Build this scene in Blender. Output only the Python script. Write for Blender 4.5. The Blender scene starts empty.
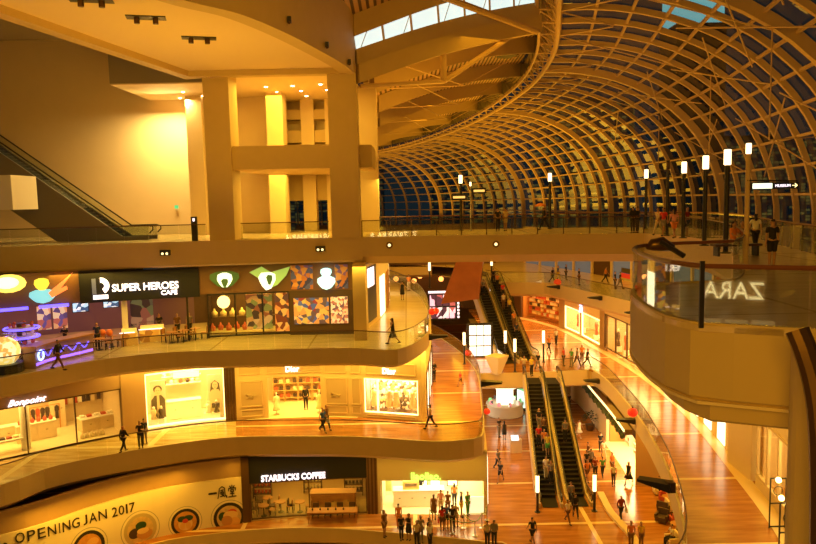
import bpy, bmesh, math, random
from mathutils import Vector, Matrix
random.seed(7)
SC = bpy.context.scene
COL = SC.collection
PI = math.pi

# ------------------------------------------------------------------ camera, world, exposure, main lamps
EYE = Vector((0.0, 0.0, 2.45)); FPX = 720.0
PITCH = math.atan(73.0 / 720.0); ROLL = math.radians(-1.2)
cam_d = bpy.data.cameras.new('camera'); cam_d.sensor_width = 36.0; cam_d.lens = FPX / 816.0 * 36.0
cam_d.clip_start = 0.1; cam_d.clip_end = 2000
cam = bpy.data.objects.new('camera', cam_d); COL.objects.link(cam)
CR = Matrix.Rotation(PI / 2 - PITCH, 3, 'X') @ Matrix.Rotation(ROLL, 3, 'Z')
cam.matrix_world = Matrix.Translation(EYE) @ CR.to_4x4()
SC.camera = cam

SC.view_settings.view_transform = 'Standard'
SC.view_settings.look = 'None'
SC.view_settings.gamma = 1.0
SC.view_settings.use_curve_mapping = False
SC.view_settings.exposure = -0.15

w = bpy.data.worlds.new('dusk_sky'); SC.world = w; w.use_nodes = True
wn = w.node_tree.nodes; wl = w.node_tree.links
bg = wn['Background']
tc = wn.new('ShaderNodeTexCoord'); sep = wn.new('ShaderNodeSeparateXYZ'); rmp = wn.new('ShaderNodeValToRGB')
wl.new(tc.outputs['Generated'], sep.inputs[0]); wl.new(sep.outputs['Z'], rmp.inputs[0]); wl.new(rmp.outputs[0], bg.inputs[0])
rmp.color_ramp.elements[0].color = (0.036, 0.056, 0.064, 1); rmp.color_ramp.elements[0].position = 0.0
rmp.color_ramp.elements[1].color = (0.016, 0.026, 0.032, 1); rmp.color_ramp.elements[1].position = 0.6
bg.inputs[1].default_value = 0.35

AMB = (1.0, 0.50, 0.10)
YEL = (1.0, 0.62, 0.07)
WHT = (1.0, 0.88, 0.62)
def area(name, loc, size, power, color=AMB, rot=(0, 0, 0), sy=None, spread=None):
    l = bpy.data.lights.new(name, 'AREA'); l.energy = power; l.color = color
    l.shape = 'RECTANGLE'; l.size = size; l.size_y = sy or size
    if spread: l.spread = spread
    o = bpy.data.objects.new(name, l); COL.objects.link(o); o.location = loc; o.rotation_euler = rot
    return o
def spot(name, loc, aim, power, color=AMB, ang=60, blend=0.6, r=0.2):
    l = bpy.data.lights.new(name, 'SPOT'); l.energy = power; l.color = color
    l.spot_size = math.radians(ang); l.spot_blend = blend; l.shadow_soft_size = r
    o = bpy.data.objects.new(name, l); COL.objects.link(o); o.location = loc
    o.rotation_euler = (Vector(aim) - Vector(loc)).to_track_quat('-Z', 'Y').to_euler()
    return o
def point(name, loc, power, color=AMB, r=0.15):
    l = bpy.data.lights.new(name, 'POINT'); l.energy = power; l.color = color; l.shadow_soft_size = r
    o = bpy.data.objects.new(name, l); COL.objects.link(o); o.location = loc
    return o
# floodlights under the roof, plus added unseen fill for hall, vault and soffit
DEEP = (1.0, 0.465, 0.02)
SOF = (1.0, 0.51, 0.03)
area('vault_floodlight', (9, 52, 13.5), 10, 900, DEEP, (0, 0, 0), 16)
area('vault_uplight', (22, 60, 1.0), 5, 1000, DEEP, (PI, 0.0, 0), 40)  # added area light aimed up at the ribs, no fitting modelled
area('vault_uplight', (16, 120, 0.0), 20, 10000, DEEP, (PI, 0.0, 0), 50)  # second added light for the vault, farther along
area('hall_floodlight', (2, 26, 12.0), 10, 520, DEEP, (math.radians(55), 0, 0), 8)  # added fill hanging in the void, brightens the slab edges
area('hall_floodlight', (-16, 24, 6.0), 8, 350, DEEP, (math.radians(70), 0, 0), 6)  # added fill for the left side, also in open air
area('far_hall_light', (8, 85, 12), 14, 3000, DEEP, (0, 0, 0), 20)
area('front_hall_light', (-6, -10, 6.0), 10, 4600, DEEP, (math.radians(80), 0, math.radians(-20)), 6)  # added behind the camera to warm the platform drum and fascias
area('soffit_uplight', (-10.5, 36, 2.0), 6, 850, SOF, (PI, 0, 0), 12)  # added, floats in the void to brighten the big soffit
# cream wall washer under the bulkhead and the warm rooms between the columns
area('wall_washer', (-17.9, 55.9, 10.3), 3.0, 2300, (1.0, 0.72, 0.24), (math.radians(-16), 0, 0), .6)
area('inner_room_light', (-8.2, 52.5, 10.5), 5, 1200, YEL, (0, 0, 0), 7)
area('inner_room_light', (-8.2, 53.5, 4.5), 5, 800, YEL, (0, 0, 0), 7)
area('passage_light', (-1.2, 55.5, 4.0), 2, 200, YEL, (0, 0, 0), 3)
# strips along the gallery soffits
area('cafe_gallery_light', (-11, 44.9, -1.75), 22, 850, YEL, (0, 0, math.radians(4)), 1.2)
area('cafe_gallery_light', (-.3, 58, -1.8), 2, 450, YEL, (0, 0, 0), 24)
area('lower_gallery_light', (-10, 46.3, -7.65), 26, 1700, YEL, (0, 0, math.radians(4)), 1.6)
area('lower_gallery_light', (3.4, 56, -7.7), 2, 500, SOF, (0, 0, 0), 24)
area('concourse_light', (-3.2, 44.0, -14.1), 17, 300, SOF, (0, 0, 0), 1)
area('concourse_light', (-17.5, 40.2, -14.2), 9, 330, SOF, (0, 0, math.radians(42)), 1)
area('concourse_hall_light', (9, 52, -2.2), 6, 2500, SOF, (0, 0, 0), 8)
area('concourse_far_light', (9, 82, -8.2), 8, 900, SOF, (0, 0, 0), 8)
area('right_gallery_light', (17, 52, -8.1), 3, 650, SOF, (0, 0, 0), 50)
area('right_concourse_light', (16.5, 46, -14.1), 3, 400, SOF, (0, 0, 0), 20)
area('far_gallery_light', (19, 66, -1.8), 5, 500, SOF, (0, 0, math.radians(-15)), 30)
area('far_left_light', (0, 88, -2), 10, 500, SOF, (0, 0, 0), 10)
area('roof_uplight', (4, 62, 6.0), 5, 1500, DEEP, (PI, 0, 0), 24)  # added in mid-air to brighten the roof beams
area('basement_light', (-6, 38, -19.6), 24, 500, SOF, (0, 0, 0), 6)  # added unseen light that warms the lowest deck edge
area('far_vault_uplight', (-4, 165, -2.0), 30, 9000, DEEP, (PI, 0, 0), 40)  # added below the distant ribs to brighten them


# ------------------------------------------------------------------ pixel helpers (measurements only)
def ray(px, py):
    d = CR @ Vector(((px - 408.0) / FPX, (272.0 - py) / FPX, -1.0))
    return d
def U(px, py, z):
    d = ray(px, py); t = (z - EYE.z) / d.z
    return EYE + d * t
def V(px, py, depth):
    d = ray(px, py); t = depth / d.y
    return EYE + d * t

# ------------------------------------------------------------------ materials
MATS = {}
def mat(name, col, rough=0.6, metal=0.0, emit=0.0, ecol=None, noise=0.0, scale=3.0, bump=0.0, spec=None):
    if name in MATS: return MATS[name]
    m = bpy.data.materials.new(name); m.use_nodes = True
    nt = m.node_tree; b = nt.nodes['Principled BSDF']
    c = (*col, 1) if len(col) == 3 else col
    b.inputs['Base Color'].default_value = c
    b.inputs['Roughness'].default_value = rough; b.inputs['Metallic'].default_value = metal
    if spec is not None: b.inputs['Specular IOR Level'].default_value = spec
    if emit:
        e = ecol or col
        b.inputs['Emission Color'].default_value = (*e[:3], 1); b.inputs['Emission Strength'].default_value = emit
    if noise or bump:
        t = nt.nodes.new('ShaderNodeTexCoord'); n = nt.nodes.new('ShaderNodeTexNoise')
        n.inputs['Scale'].default_value = scale; n.inputs['Detail'].default_value = 4
        nt.links.new(t.outputs['Object'], n.inputs['Vector'])
        if noise:
            r = nt.nodes.new('ShaderNodeMix'); r.data_type = 'RGBA'
            r.inputs[6].default_value = tuple(max(0, v * (1 - noise)) for v in c[:3]) + (1,)
            r.inputs[7].default_value = tuple(min(1, v * (1 + noise)) for v in c[:3]) + (1,)
            nt.links.new(n.outputs['Fac'], r.inputs[0]); nt.links.new(r.outputs[2], b.inputs['Base Color'])
        if bump:
            bp = nt.nodes.new('ShaderNodeBump'); bp.inputs['Strength'].default_value = bump
            nt.links.new(n.outputs['Fac'], bp.inputs['Height']); nt.links.new(bp.outputs[0], b.inputs['Normal'])
    MATS[name] = m
    return m
def glass(name, tint=(0.9, 0.95, 0.92), refl=0.12, alpha_tint=None):
    if name in MATS: return MATS[name]
    m = bpy.data.materials.new(name); m.use_nodes = True; nt = m.node_tree
    for n in list(nt.nodes): nt.nodes.remove(n)
    o = nt.nodes.new('ShaderNodeOutputMaterial'); mx = nt.nodes.new('ShaderNodeMixShader')
    t = nt.nodes.new('ShaderNodeBsdfTransparent'); g = nt.nodes.new('ShaderNodeBsdfGlossy')
    lw = nt.nodes.new('ShaderNodeLayerWeight'); lw.inputs[0].default_value = 0.5
    mp = nt.nodes.new('ShaderNodeMapRange'); mp.inputs[3].default_value = refl; mp.inputs[4].default_value = 0.85
    pw = nt.nodes.new('ShaderNodeMath'); pw.operation = 'POWER'; pw.inputs[1].default_value = 4
    t.inputs[0].default_value = (*tint, 1); g.inputs['Roughness'].default_value = 0.02; g.inputs[0].default_value = (0.9, 0.95, 1, 1)
    nt.links.new(lw.outputs['Facing'], pw.inputs[0]); nt.links.new(pw.outputs[0], mp.inputs[0])
    nt.links.new(mp.outputs[0], mx.inputs[0]); nt.links.new(t.outputs[0], mx.inputs[1]); nt.links.new(g.outputs[0], mx.inputs[2])
    nt.links.new(mx.outputs[0], o.inputs[0])
    MATS[name] = m
    return m
def floor_mat(name, c1, c2, band, bx, by, bw=0.28, rough=0.18, ang=0.6, bump=0.015):
    """polished stone: streaky two-tone slabs with cream bands every by metres along y (and bx along x)"""
    m = bpy.data.materials.new(name); m.use_nodes = True; nt = m.node_tree; b = nt.nodes['Principled BSDF']
    N = nt.nodes.new; L = nt.links.new
    t = N('ShaderNodeTexCoord'); mp = N('ShaderNodeMapping'); mp.inputs['Rotation'].default_value = (0, 0, ang); mp.inputs['Scale'].default_value = (0.5, 3.2, 1)
    L(t.outputs['Object'], mp.inputs[0])
    n = N('ShaderNodeTexNoise'); n.inputs['Scale'].default_value = 0.9; n.inputs['Detail'].default_value = 6; L(mp.outputs[0], n.inputs['Vector'])
    cr = N('ShaderNodeValToRGB'); cr.color_ramp.elements[0].position = 0.32; cr.color_ramp.elements[1].position = 0.68
    cr.color_ramp.elements[0].color = (*c1, 1); cr.color_ramp.elements[1].color = (*c2, 1); L(n.outputs['Fac'], cr.inputs[0])
    sx = N('ShaderNodeSeparateXYZ'); L(t.outputs['Object'], sx.inputs[0])
    def band_mask(out, period):
        a = N('ShaderNodeMath'); a.operation = 'DIVIDE'; a.inputs[1].default_value = period; L(out, a.inputs[0])
        f = N('ShaderNodeMath'); f.operation = 'FRACT'; L(a.outputs[0], f.inputs[0])
        g = N('ShaderNodeMath'); g.operation = 'LESS_THAN'; g.inputs[1].default_value = bw / period; L(f.outputs[0], g.inputs[0])
        return g.outputs[0]
    mk = band_mask(sx.outputs['Y'], by)
    if bx:
        m2 = band_mask(sx.outputs['X'], bx)
        a = N('ShaderNodeMath'); a.operation = 'MAXIMUM'; L(mk, a.inputs[0]); L(m2, a.inputs[1]); mk = a.outputs[0]
    mx = N('ShaderNodeMix'); mx.data_type = 'RGBA'; mx.inputs[7].default_value = (*band, 1)
    L(mk, mx.inputs[0]); L(cr.outputs[0], mx.inputs[6]); L(mx.outputs[2], b.inputs['Base Color'])
    b.inputs['Roughness'].default_value = rough
    if bump:
        bp = N('ShaderNodeBump'); bp.inputs['Strength'].default_value = bump; bp.inputs['Distance'].default_value = 0.3; L(n.outputs['Fac'], bp.inputs['Height']); L(bp.outputs[0], b.inputs['Normal'])
    MATS[name] = m
    return m
def goods_mat(name, cols, scale=6, emit=0.0):
    """printed pattern of small irregular coloured patches (posters, stock on distant shelves)"""
    m = bpy.data.materials.new(name); m.use_nodes = True; nt = m.node_tree; b = nt.nodes['Principled BSDF']
    t = nt.nodes.new('ShaderNodeTexCoord'); v = nt.nodes.new('ShaderNodeTexVoronoi'); v.inputs['Scale'].default_value = scale
    nt.links.new(t.outputs['Object'], v.inputs['Vector'])
    s = nt.nodes.new('ShaderNodeSeparateColor'); nt.links.new(v.outputs['Color'], s.inputs[0])
    r = nt.nodes.new('ShaderNodeValToRGB'); r.color_ramp.interpolation = 'CONSTANT'
    nt.links.new(s.outputs[0], r.inputs[0])
    el = r.color_ramp.elements
    while len(el) < len(cols): el.new(0.5)
    for i, c in enumerate(cols): el[i].position = i / len(cols); el[i].color = (*c, 1)
    nt.links.new(r.outputs[0], b.inputs['Base Color'])
    if emit:
        nt.links.new(r.outputs[0], b.inputs['Emission Color']); b.inputs['Emission Strength'].default_value = emit
    b.inputs['Roughness'].default_value = 0.5
    MATS[name] = m
    return m

M_fascia = mat('fascia_plaster', (0.58, 0.43, 0.21), 0.65, noise=0.05, scale=1.5)
M_shadowgap = mat('dark_reveal', (0.05, 0.032, 0.02), 0.6)
M_wall = mat('cream_plaster', (0.74, 0.58, 0.36), 0.75, noise=0.04, scale=0.8)
M_greywall = mat('taupe_plaster', (0.34, 0.28, 0.22), 0.8, noise=0.05, scale=0.8)
M_ceil = mat('soffit_plaster', (0.78, 0.62, 0.40), 0.8)
M_steel = mat('painted_steel', (0.62, 0.43, 0.22), 0.5, noise=0.06, scale=2)
M_dark = mat('black_metal', (0.02, 0.017, 0.015), 0.4)
M_bronze = mat('bronze_metal', (0.12, 0.065, 0.03), 0.35, 0.6)
M_chrome = mat('brushed_steel', (0.62, 0.58, 0.5), 0.3, 0.9)
M_rail = mat('timber_handrail', (0.16, 0.055, 0.02), 0.4)
M_glass = glass('balustrade_glass', (0.90, 0.93, 0.86), 0.05)
M_shopglass = glass('shop_glass', (0.96, 0.96, 0.94), 0.03)
M_sky_glass = glass('vault_glass', (0.55, 0.68, 0.75), 0.05)
M_stone = floor_mat('polished_orange_stone', (0.30, 0.105, 0.02), (0.52, 0.22, 0.055), (0.80, 0.58, 0.28), 0, 7.2)
M_stone_g = floor_mat('polished_concourse_stone', (0.30, 0.11, 0.022), (0.50, 0.21, 0.05), (0.80, 0.58, 0.28), 11.0, 6.6)
M_cream_floor = floor_mat('polished_cream_stone', (0.58, 0.43, 0.22), (0.72, 0.55, 0.30), (0.45, 0.30, 0.13), 6.0, 7.0, 0.12, 0.22)
M_stone_y = floor_mat('polished_golden_stone', (0.46, 0.28, 0.09), (0.74, 0.55, 0.25), (0.82, 0.66, 0.36), 6.5, 5.2, .4)
M_white = mat('white_lacquer', (0.85, 0.8, 0.7), 0.4)

# ------------------------------------------------------------------ mesh helpers
ROOTS = {}
class MB:
    def __init__(s): s.v = []; s.f = []
    def add(s, vs, fs):
        o = len(s.v); s.v += [tuple(p) for p in vs]; s.f += [tuple(i + o for i in f) for f in fs]; return s
    def box(s, c, d, rz=0.0, rx=0.0, ry=0.0):
        """c: centre of box, d: full sizes"""
        R = Matrix.Rotation(rz, 3, 'Z') @ Matrix.Rotation(ry, 3, 'Y') @ Matrix.Rotation(rx, 3, 'X'); c = Vector(c)
        vs = [c + R @ Vector((x * d[0] / 2, y * d[1] / 2, z * d[2] / 2)) for z in (-1, 1) for y in (-1, 1) for x in (-1, 1)]
        return s.add(vs, [(0, 2, 3, 1), (4, 5, 7, 6), (0, 1, 5, 4), (2, 6, 7, 3), (0, 4, 6, 2), (1, 3, 7, 5)])
    def bar(s, a, b, w_, h_, up=(0, 0, 1)):
        a = Vector(a); b = Vector(b); d = (b - a)
        if d.length < 1e-6: return s
        d.normalize(); up = Vector(up); sd = d.cross(up)
        if sd.length < 1e-4: sd = d.cross(Vector((1, 0, 0)))
        sd.normalize(); u = sd.cross(d)
        vs = [p + sd * i * w_ / 2 + u * j * h_ / 2 for p in (a, b) for (i, j) in ((-1, -1), (1, -1), (1, 1), (-1, 1))]
        return s.add(vs, [(3, 2, 1, 0), (4, 5, 6, 7), (0, 1, 5, 4), (1, 2, 6, 5), (2, 3, 7, 6), (3, 0, 4, 7)])
    def tube(s, pts, r, n=6, cap=True):
        pts = [Vector(p) for p in pts]; rs = r if isinstance(r, (list, tuple)) else [r] * len(pts)
        rings = []; prev = None
        for i, p in enumerate(pts):
            d = (pts[min(i + 1, len(pts) - 1)] - pts[max(i - 1, 0)])
            if d.length < 1e-7: d = Vector((0, 0, 1))
            d.normalize()
            ref = Vector((0, 0, 1)) if abs(d.z) < 0.95 else Vector((1, 0, 0))
            if prev is not None:
                a = prev - d * prev.dot(d)
                a = a.normalized() if a.length > 1e-4 else d.cross(ref).normalized()
            else: a = d.cross(ref).normalized()
            prev = a; b = d.cross(a)
            rings.append([p + (a * math.cos(2 * PI * k / n) + b * math.sin(2 * PI * k / n)) * rs[i] for k in range(n)])
        vs = [q for rg in rings for q in rg]; fs = []
        for i in range(len(rings) - 1):
            for k in range(n):
                k2 = (k + 1) % n; fs.append((i * n + k, i * n + k2, (i + 1) * n + k2, (i + 1) * n + k))
        if cap: fs.append(tuple(reversed(range(n)))); fs.append(tuple((len(rings) - 1) * n + k for k in range(n)))
        return s.add(vs, fs)
    def lathe(s, prof, c=(0, 0, 0), n=16, ax=None):
        c = Vector(c); vs = []; fs = []
        for (r, z) in prof:
            for k in range(n):
                a = 2 * PI * k / n
                vs.append(c + Vector((r * math.cos(a), r * math.sin(a), z)))
        m = len(prof)
        for i in range(m - 1):
            for k in range(n):
                k2 = (k + 1) % n; fs.append((i * n + k, i * n + k2, (i + 1) * n + k2, (i + 1) * n + k))
        fs.append(tuple(reversed(range(n)))); fs.append(tuple((m - 1) * n + k for k in range(n)))
        if ax: 
            q = Vector((0, 0, 1)).rotation_difference(Vector(ax)); vs = [c + q @ (v - c) for v in vs]
        return s.add(vs, fs)
    def ball(s, c, r, n=12, m=8, sc=(1, 1, 1)):
        prof = [(max(1e-3, r * math.sin(PI * i / m)) , -r * math.cos(PI * i / m)) for i in range(m + 1)]
        o = len(s.v); s.lathe(prof, (0, 0, 0), n)
        s.v[o:] = [(c[0] + v[0] * sc[0], c[1] + v[1] * sc[1], c[2] + v[2] * sc[2]) for v in s.v[o:]]
        return s
    def prism(s, poly, z0, z1):
        n = len(poly); vs = [(p[0], p[1], z0) for p in poly] + [(p[0], p[1], z1) for p in poly]
        fs = [tuple(reversed(range(n))), tuple(range(n, 2 * n))] + [(i, (i + 1) % n, n + (i + 1) % n, n + i) for i in range(n)]
        return s.add(vs, fs)
    def strip(s, A, B):
        """quad strip between polylines A and B of equal length"""
        n = len(A); return s.add(list(A) + list(B), [(i, i + 1, n + i + 1, n + i) for i in range(n - 1)])
    def slabstrip(s, A, B, t):
        """solid strip between polylines A, B, thickness vector t"""
        t = Vector(t); n = len(A)
        vs = [Vector(p) for p in A] + [Vector(p) for p in B] + [Vector(p) + t for p in A] + [Vector(p) + t for p in B]
        fs = []
        for i in range(n - 1):
            fs += [(i, i + 1, n + i + 1, n + i), (2 * n + i, 3 * n + i, 3 * n + i + 1, 2 * n + i + 1), (i, 2 * n + i, 2 * n + i + 1, i + 1), (n + i, n + i + 1, 3 * n + i + 1, 3 * n + i)]
        fs += [(0, n, 3 * n, 2 * n), (n - 1, 3 * n - 1, 4 * n - 1, 2 * n - 1)]
        return s.add(vs, fs)
    def build(s, name, m, parent=None, smooth=False, label=None, cat=None, group=None, kind=None, fixn=True):
        vs = [Vector(v) for v in s.v]
        if parent is not None:
            inv = ROOTS[parent.name].inverted() if parent.name in ROOTS else Matrix()
            vs = [inv @ v for v in vs]; org = Vector((0, 0, 0))
        else:
            lo = Vector([min(v[i] for v in vs) for i in range(3)]); hi = Vector([max(v[i] for v in vs) for i in range(3)])
            org = Vector(((lo.x + hi.x) / 2, (lo.y + hi.y) / 2, lo.z)); vs = [v - org for v in vs]
        me = bpy.data.meshes.new(name); me.from_pydata(vs, [], s.f)
        if fixn:
            b = bmesh.new(); b.from_mesh(me); bmesh.ops.recalc_face_normals(b, faces=b.faces); b.to_mesh(me); b.free()
        me.materials.append(m)
        if smooth:
            for p in me.polygons: p.use_smooth = True
        o = bpy.data.objects.new(name, me); COL.objects.link(o); o.location = org
        if parent is not None:
            o.parent = parent
            if parent.name in ROOTS: ROOTS[o.name] = ROOTS[parent.name]
        else: ROOTS[o.name] = Matrix.Translation(org)
        tag(o, label, cat, group, kind)
        return o
def tag(o, label=None, cat=None, group=None, kind=None):
    if label: o['label'] = label
    if cat: o['category'] = cat
    if group: o['group'] = group
    if kind: o['kind'] = kind
    return o
def thing(name, loc, label=None, cat=None, group=None, rz=0.0, kind=None):
    o = bpy.data.objects.new(name, None); COL.objects.link(o); o.location = loc; o.rotation_euler = (0, 0, rz)
    o.empty_display_size = 0.3
    ROOTS[o.name] = Matrix.Translation(Vector(loc)) @ Matrix.Rotation(rz, 4, 'Z')
    return tag(o, label, cat, group, kind)
def copy_tree(o, parent=None, loc=None, rz=None, label=None, group=None, mats=None):
    c = o.copy(); COL.objects.link(c); c.parent = parent
    if loc is not None: c.location = loc
    if rz is not None: c.rotation_euler = (0, 0, rz)
    if label: c['label'] = label
    if group: c['group'] = group
    for ch in o.children: copy_tree(ch, c)
    return c
def smooth_path(P, seg=6, closed=False):
    P = [Vector(p) for p in P]; out = []
    n = len(P)
    for i in range(n - 1):
        p0 = P[max(i - 1, 0)]; p1 = P[i]; p2 = P[i + 1]; p3 = P[min(i + 2, n - 1)]
        for k in range(seg):
            t = k / seg
            out.append(0.5 * ((2 * p1) + (p2 - p0) * t + (2 * p0 - 5 * p1 + 4 * p2 - p3) * t * t + (3 * p1 - p0 - 3 * p2 + p3) * t ** 3))
    out.append(P[-1]); return out
class Curve2:
    """a plan curve; everything built against a facade is measured along it"""
    def __init__(s, pts, seg=6):
        s.p = [Vector((q[0], q[1])) for q in (smooth_path([(a[0], a[1], 0) for a in pts], seg) if seg > 1 else pts)]
        s.s = [0.0]
        for a, b in zip(s.p, s.p[1:]): s.s.append(s.s[-1] + (b - a).length)
        s.L = s.s[-1]
    def at(s, t):
        t = max(0, min(s.L, t))
        for i in range(len(s.p) - 1):
            if t <= s.s[i + 1] or i == len(s.p) - 2:
                u = (t - s.s[i]) / max(1e-9, s.s[i + 1] - s.s[i]); return s.p[i].lerp(s.p[i + 1], u)
    def tan(s, t):
        a = s.at(max(0, t - 0.2)); b = s.at(min(s.L, t + 0.2)); return (b - a).normalized()
    def nrm(s, t):
        """towards the right of travel"""
        d = s.tan(t); return Vector((d.y, -d.x))
    def hit(s, px, py):
        d = ray(px, py); best = None
        for i in range(len(s.p) - 1):
            a = s.p[i]; b = s.p[i + 1]; e = b - a
            den = d.x * e.y - d.y * e.x
            if abs(den) < 1e-9: continue
            t = (a.x * e.y - a.y * e.x) / den; u = (a.x * d.y - a.y * d.x) / den
            if t > 0 and -1e-6 <= u <= 1 + 1e-6 and (best is None or t < best[0]): best = (t, s.s[i] + u * e.length)
        if best is None: raise ValueError('no hit %s %s' % (px, py))
        return best[1], EYE.z + d.z * best[0]
    def pts(s, a, b, off=0.0, step=1.0):
        n = max(1, int(math.ceil(abs(b - a) / step))); out = []
        for i in range(n + 1):
            t = a + (b - a) * i / n; q = s.at(t) + s.nrm(t) * off; out.append(q)
        return out
    def wall(s, mb, a, b, z0, z1, off=0.0, th=0.2, step=1.0):
        """solid curved panel from arc a to b, z0..z1, face at offset off (towards right of travel), thickness th behind"""
        F = s.pts(a, b, off, step); B = s.pts(a, b, off - th, step); n = len(F)
        vs = [(p.x, p.y, z0) for p in F] + [(p.x, p.y, z1) for p in F] + [(p.x, p.y, z0) for p in B] + [(p.x, p.y, z1) for p in B]
        fs = []
        for i in range(n - 1):
            fs += [(i, i + 1, n + i + 1, n + i), (2 * n + i, 3 * n + i, 3 * n + i + 1, 2 * n + i + 1), (n + i, n + i + 1, 3 * n + i + 1, 3 * n + i), (i, 2 * n + i, 2 * n + i + 1, i + 1)]
        fs += [(0, n, 3 * n, 2 * n), (n - 1, 3 * n - 1, 4 * n - 1, 2 * n - 1)]
        mb.add(vs, fs); return mb
    def rz(s, t):
        d = s.tan(t); return math.atan2(d.y, d.x)
    def P(s, t, z, off=0.0):
        q = s.at(t) + s.nrm(t) * off; return Vector((q.x, q.y, z))
def text_mesh(body, size, depth=0.02, align='CENTER', shear=0.0, spacing=1.0, offset=0.0):
    c = bpy.data.curves.new('lettering', 'FONT'); c.body = body; c.size = size; c.extrude = depth; c.align_x = align; c.align_y = 'BOTTOM'
    c.shear = shear; c.space_character = spacing; c.offset = offset; c.resolution_u = 3
    o = bpy.data.objects.new('lettering', c); COL.objects.link(o)
    dg = bpy.context.evaluated_depsgraph_get(); me = bpy.data.meshes.new_from_object(o.evaluated_get(dg))
    bpy.data.objects.remove(o); bpy.data.curves.remove(c)
    return me
def lettering(body, width, height, loc, rz, m, parent=None, depth=0.03, shear=0.0, name='lettering', offset=0.0, face=1):
    """letters fitted to width x height, standing upright, their faces to the -y side of rz; loc = bottom centre"""
    me = text_mesh(body, 1.0, 0.02, shear=shear, offset=offset)
    xs = [v.co.x for v in me.vertices]; ys = [v.co.y for v in me.vertices]
    cx = (min(xs) + max(xs)) / 2; sx = width / (max(xs) - min(xs)); sy = height / (max(ys) - min(ys)); y0 = min(ys)
    M = Matrix.Translation(Vector(loc)) @ Matrix.Rotation(rz, 4, 'Z')
    inv = ROOTS[parent.name].inverted() if parent is not None else Matrix()
    for v in me.vertices:
        p = Vector(((v.co.x - cx) * sx, -v.co.z / 0.02 * depth, (v.co.y - y0) * sy)); v.co = inv @ (M @ p)
    me.materials.clear(); me.materials.append(m)
    o = bpy.data.objects.new(name, me); COL.objects.link(o); o.parent = parent
    return o
def struct(mb, name, m, parent=None, smooth=False):
    return mb.build(name, m, parent, smooth, kind='structure' if parent is None else None)

# ------------------------------------------------------------------ levels
Z3, Z2, Z1, Z0 = 0.0, -6.5, -12.5, -18.2
def lv(pxs, z): return [tuple(U(x, y, z)[:2]) for x, y in pxs]
E3 = Curve2([(-36, 41.0), (-26, 44.0), (-15, 46.0), (-8, 46.8), (-3.0, 47.0), (4, 46.6), (10, 45.6), (14.6, 44.4)])
E2 = Curve2([(-34, 27), (-27, 33.0)] + lv([(0, 379), (90, 362), (170, 353), (260, 350.5), (350, 348.6), (398, 350)], Z2) + [(1.1, 46.5), (1.5, 52), (1.45, 60), (0.6, 69), (-2.0, 80), (-7, 92), (-16, 104)])
E1 = Curve2([(-34, 27), (-27.5, 33.6)] + lv([(0, 486), (54, 467), (140, 450), (224, 438.5), (294, 437), (360, 437.5), (432, 442)], Z1) + [(3.5, 43.4), (4.6, 44.6)] + lv([(482, 400), (478, 374), (464, 355), (447, 342), (431, 333)], Z1) + [(-2, 92), (-12, 104)])
F2 = Curve2([(-34, 36), (-26, 41.4), (-19.8, 45.0), (-13.3, 47.0), (-8, 47.8), (-3.7, 47.8)])
F1 = Curve2([(-36, 33), (-29, 37.8), (-23.8, 42), (-17, 47.0), (-12, 48.5), (-5.4, 48.9), (1.0, 47.2)])
S2 = Curve2([(-3.2, 47.8), (-2.2, 54), (-1.7, 62), (-2.4, 71), (-5.5, 82), (-14, 95)])
S1 = Curve2([(1.0, 47.2), (1.5, 54), (1.9, 62), (1.6, 72), (-1.0, 83), (-8, 94), (-18, 103)])
F0 = Curve2([(-36, 27), (-29, 33.0)] + [(-21.6, 38.0), (-19, 40.9), (-15.8, 43.4), (-10.4, 45.2), (-5, 45.8), (-1.5, 45.8), (4.9, 45.4)])
E0 = Curve2([(-34, 22), (-26, 30)] + lv([(60, 575), (155, 544), (210, 535), (270, 529.5), (330, 529), (400, 534), (480, 542)], Z0) + [(5.6, 41), (6.6, 37.5), (7.4, 28)])
RE2 = Curve2(lv([(548, 283), (600, 295), (641, 305)], Z2) + [(19.6, 46), (18.5, 36), (16, 27)])
RE1 = Curve2(lv([(590, 368.7), (606, 380), (623.5, 399.6), (641, 421.6), (654, 443.7), (670, 479), (684.5, 544)], Z1) + [(9.6, 26), (7.6, 22)])
RF1 = Curve2([(13.3, 90), (17.2, 81), (18.8, 69), (19.6, 58), (19.2, 47), (17.8, 37), (16.6, 30), (14.6, 22)])
RF2 = Curve2([(16, 98), (20.5, 84), (23.4, 72), (24.4, 60), (24, 46), (22, 32)])

def band(name, C, a, b, z, h=1.5, cham=0.35, inset=0.55, m=None):
    """the deck's plastered edge: face, recessed lower lip and a dark drip line"""
    m = m or M_fascia
    n = max(2, int(abs(b - a) / 0.8)); ts = [a + (b - a) * i / n for i in range(n + 1)]
    prof = [(0.0, 0.04), (0.0, -h + cham), (-inset, -h), (-inset - 0.5, -h), (-inset - 0.5, -0.14), (-0.12, -0.14), (-0.12, 0.04)]
    mb = MB(); k = len(prof); vs = []
    for t in ts:
        for (o_, dz) in prof:
            q = C.P(t, z + dz, o_); vs.append(q)
    fs = []
    for i in range(n):
        for j in range(k):
            j2 = (j + 1) % k; fs.append((i * k + j, i * k + j2, (i + 1) * k + j2, (i + 1) * k + j))
    fs += [tuple(range(k)), tuple(reversed(range(n * k, n * k + k)))]
    mb.add(vs, fs); return struct(mb, name, m)
def deck(name, poly, z, m, th=0.12):
    return struct(MB().prism([tuple(p[:2]) for p in poly], z - th, z), name, m)
def soffit(name, poly, z, m=None):
    return struct(MB().prism([tuple(p[:2]) for p in poly], z - 0.06, z), name, m or M_ceil)
def cp(C, a=0.0, b=None, off=-0.1, step=1.5): return C.pts(a, C.L if b is None else b, off, step)

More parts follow.
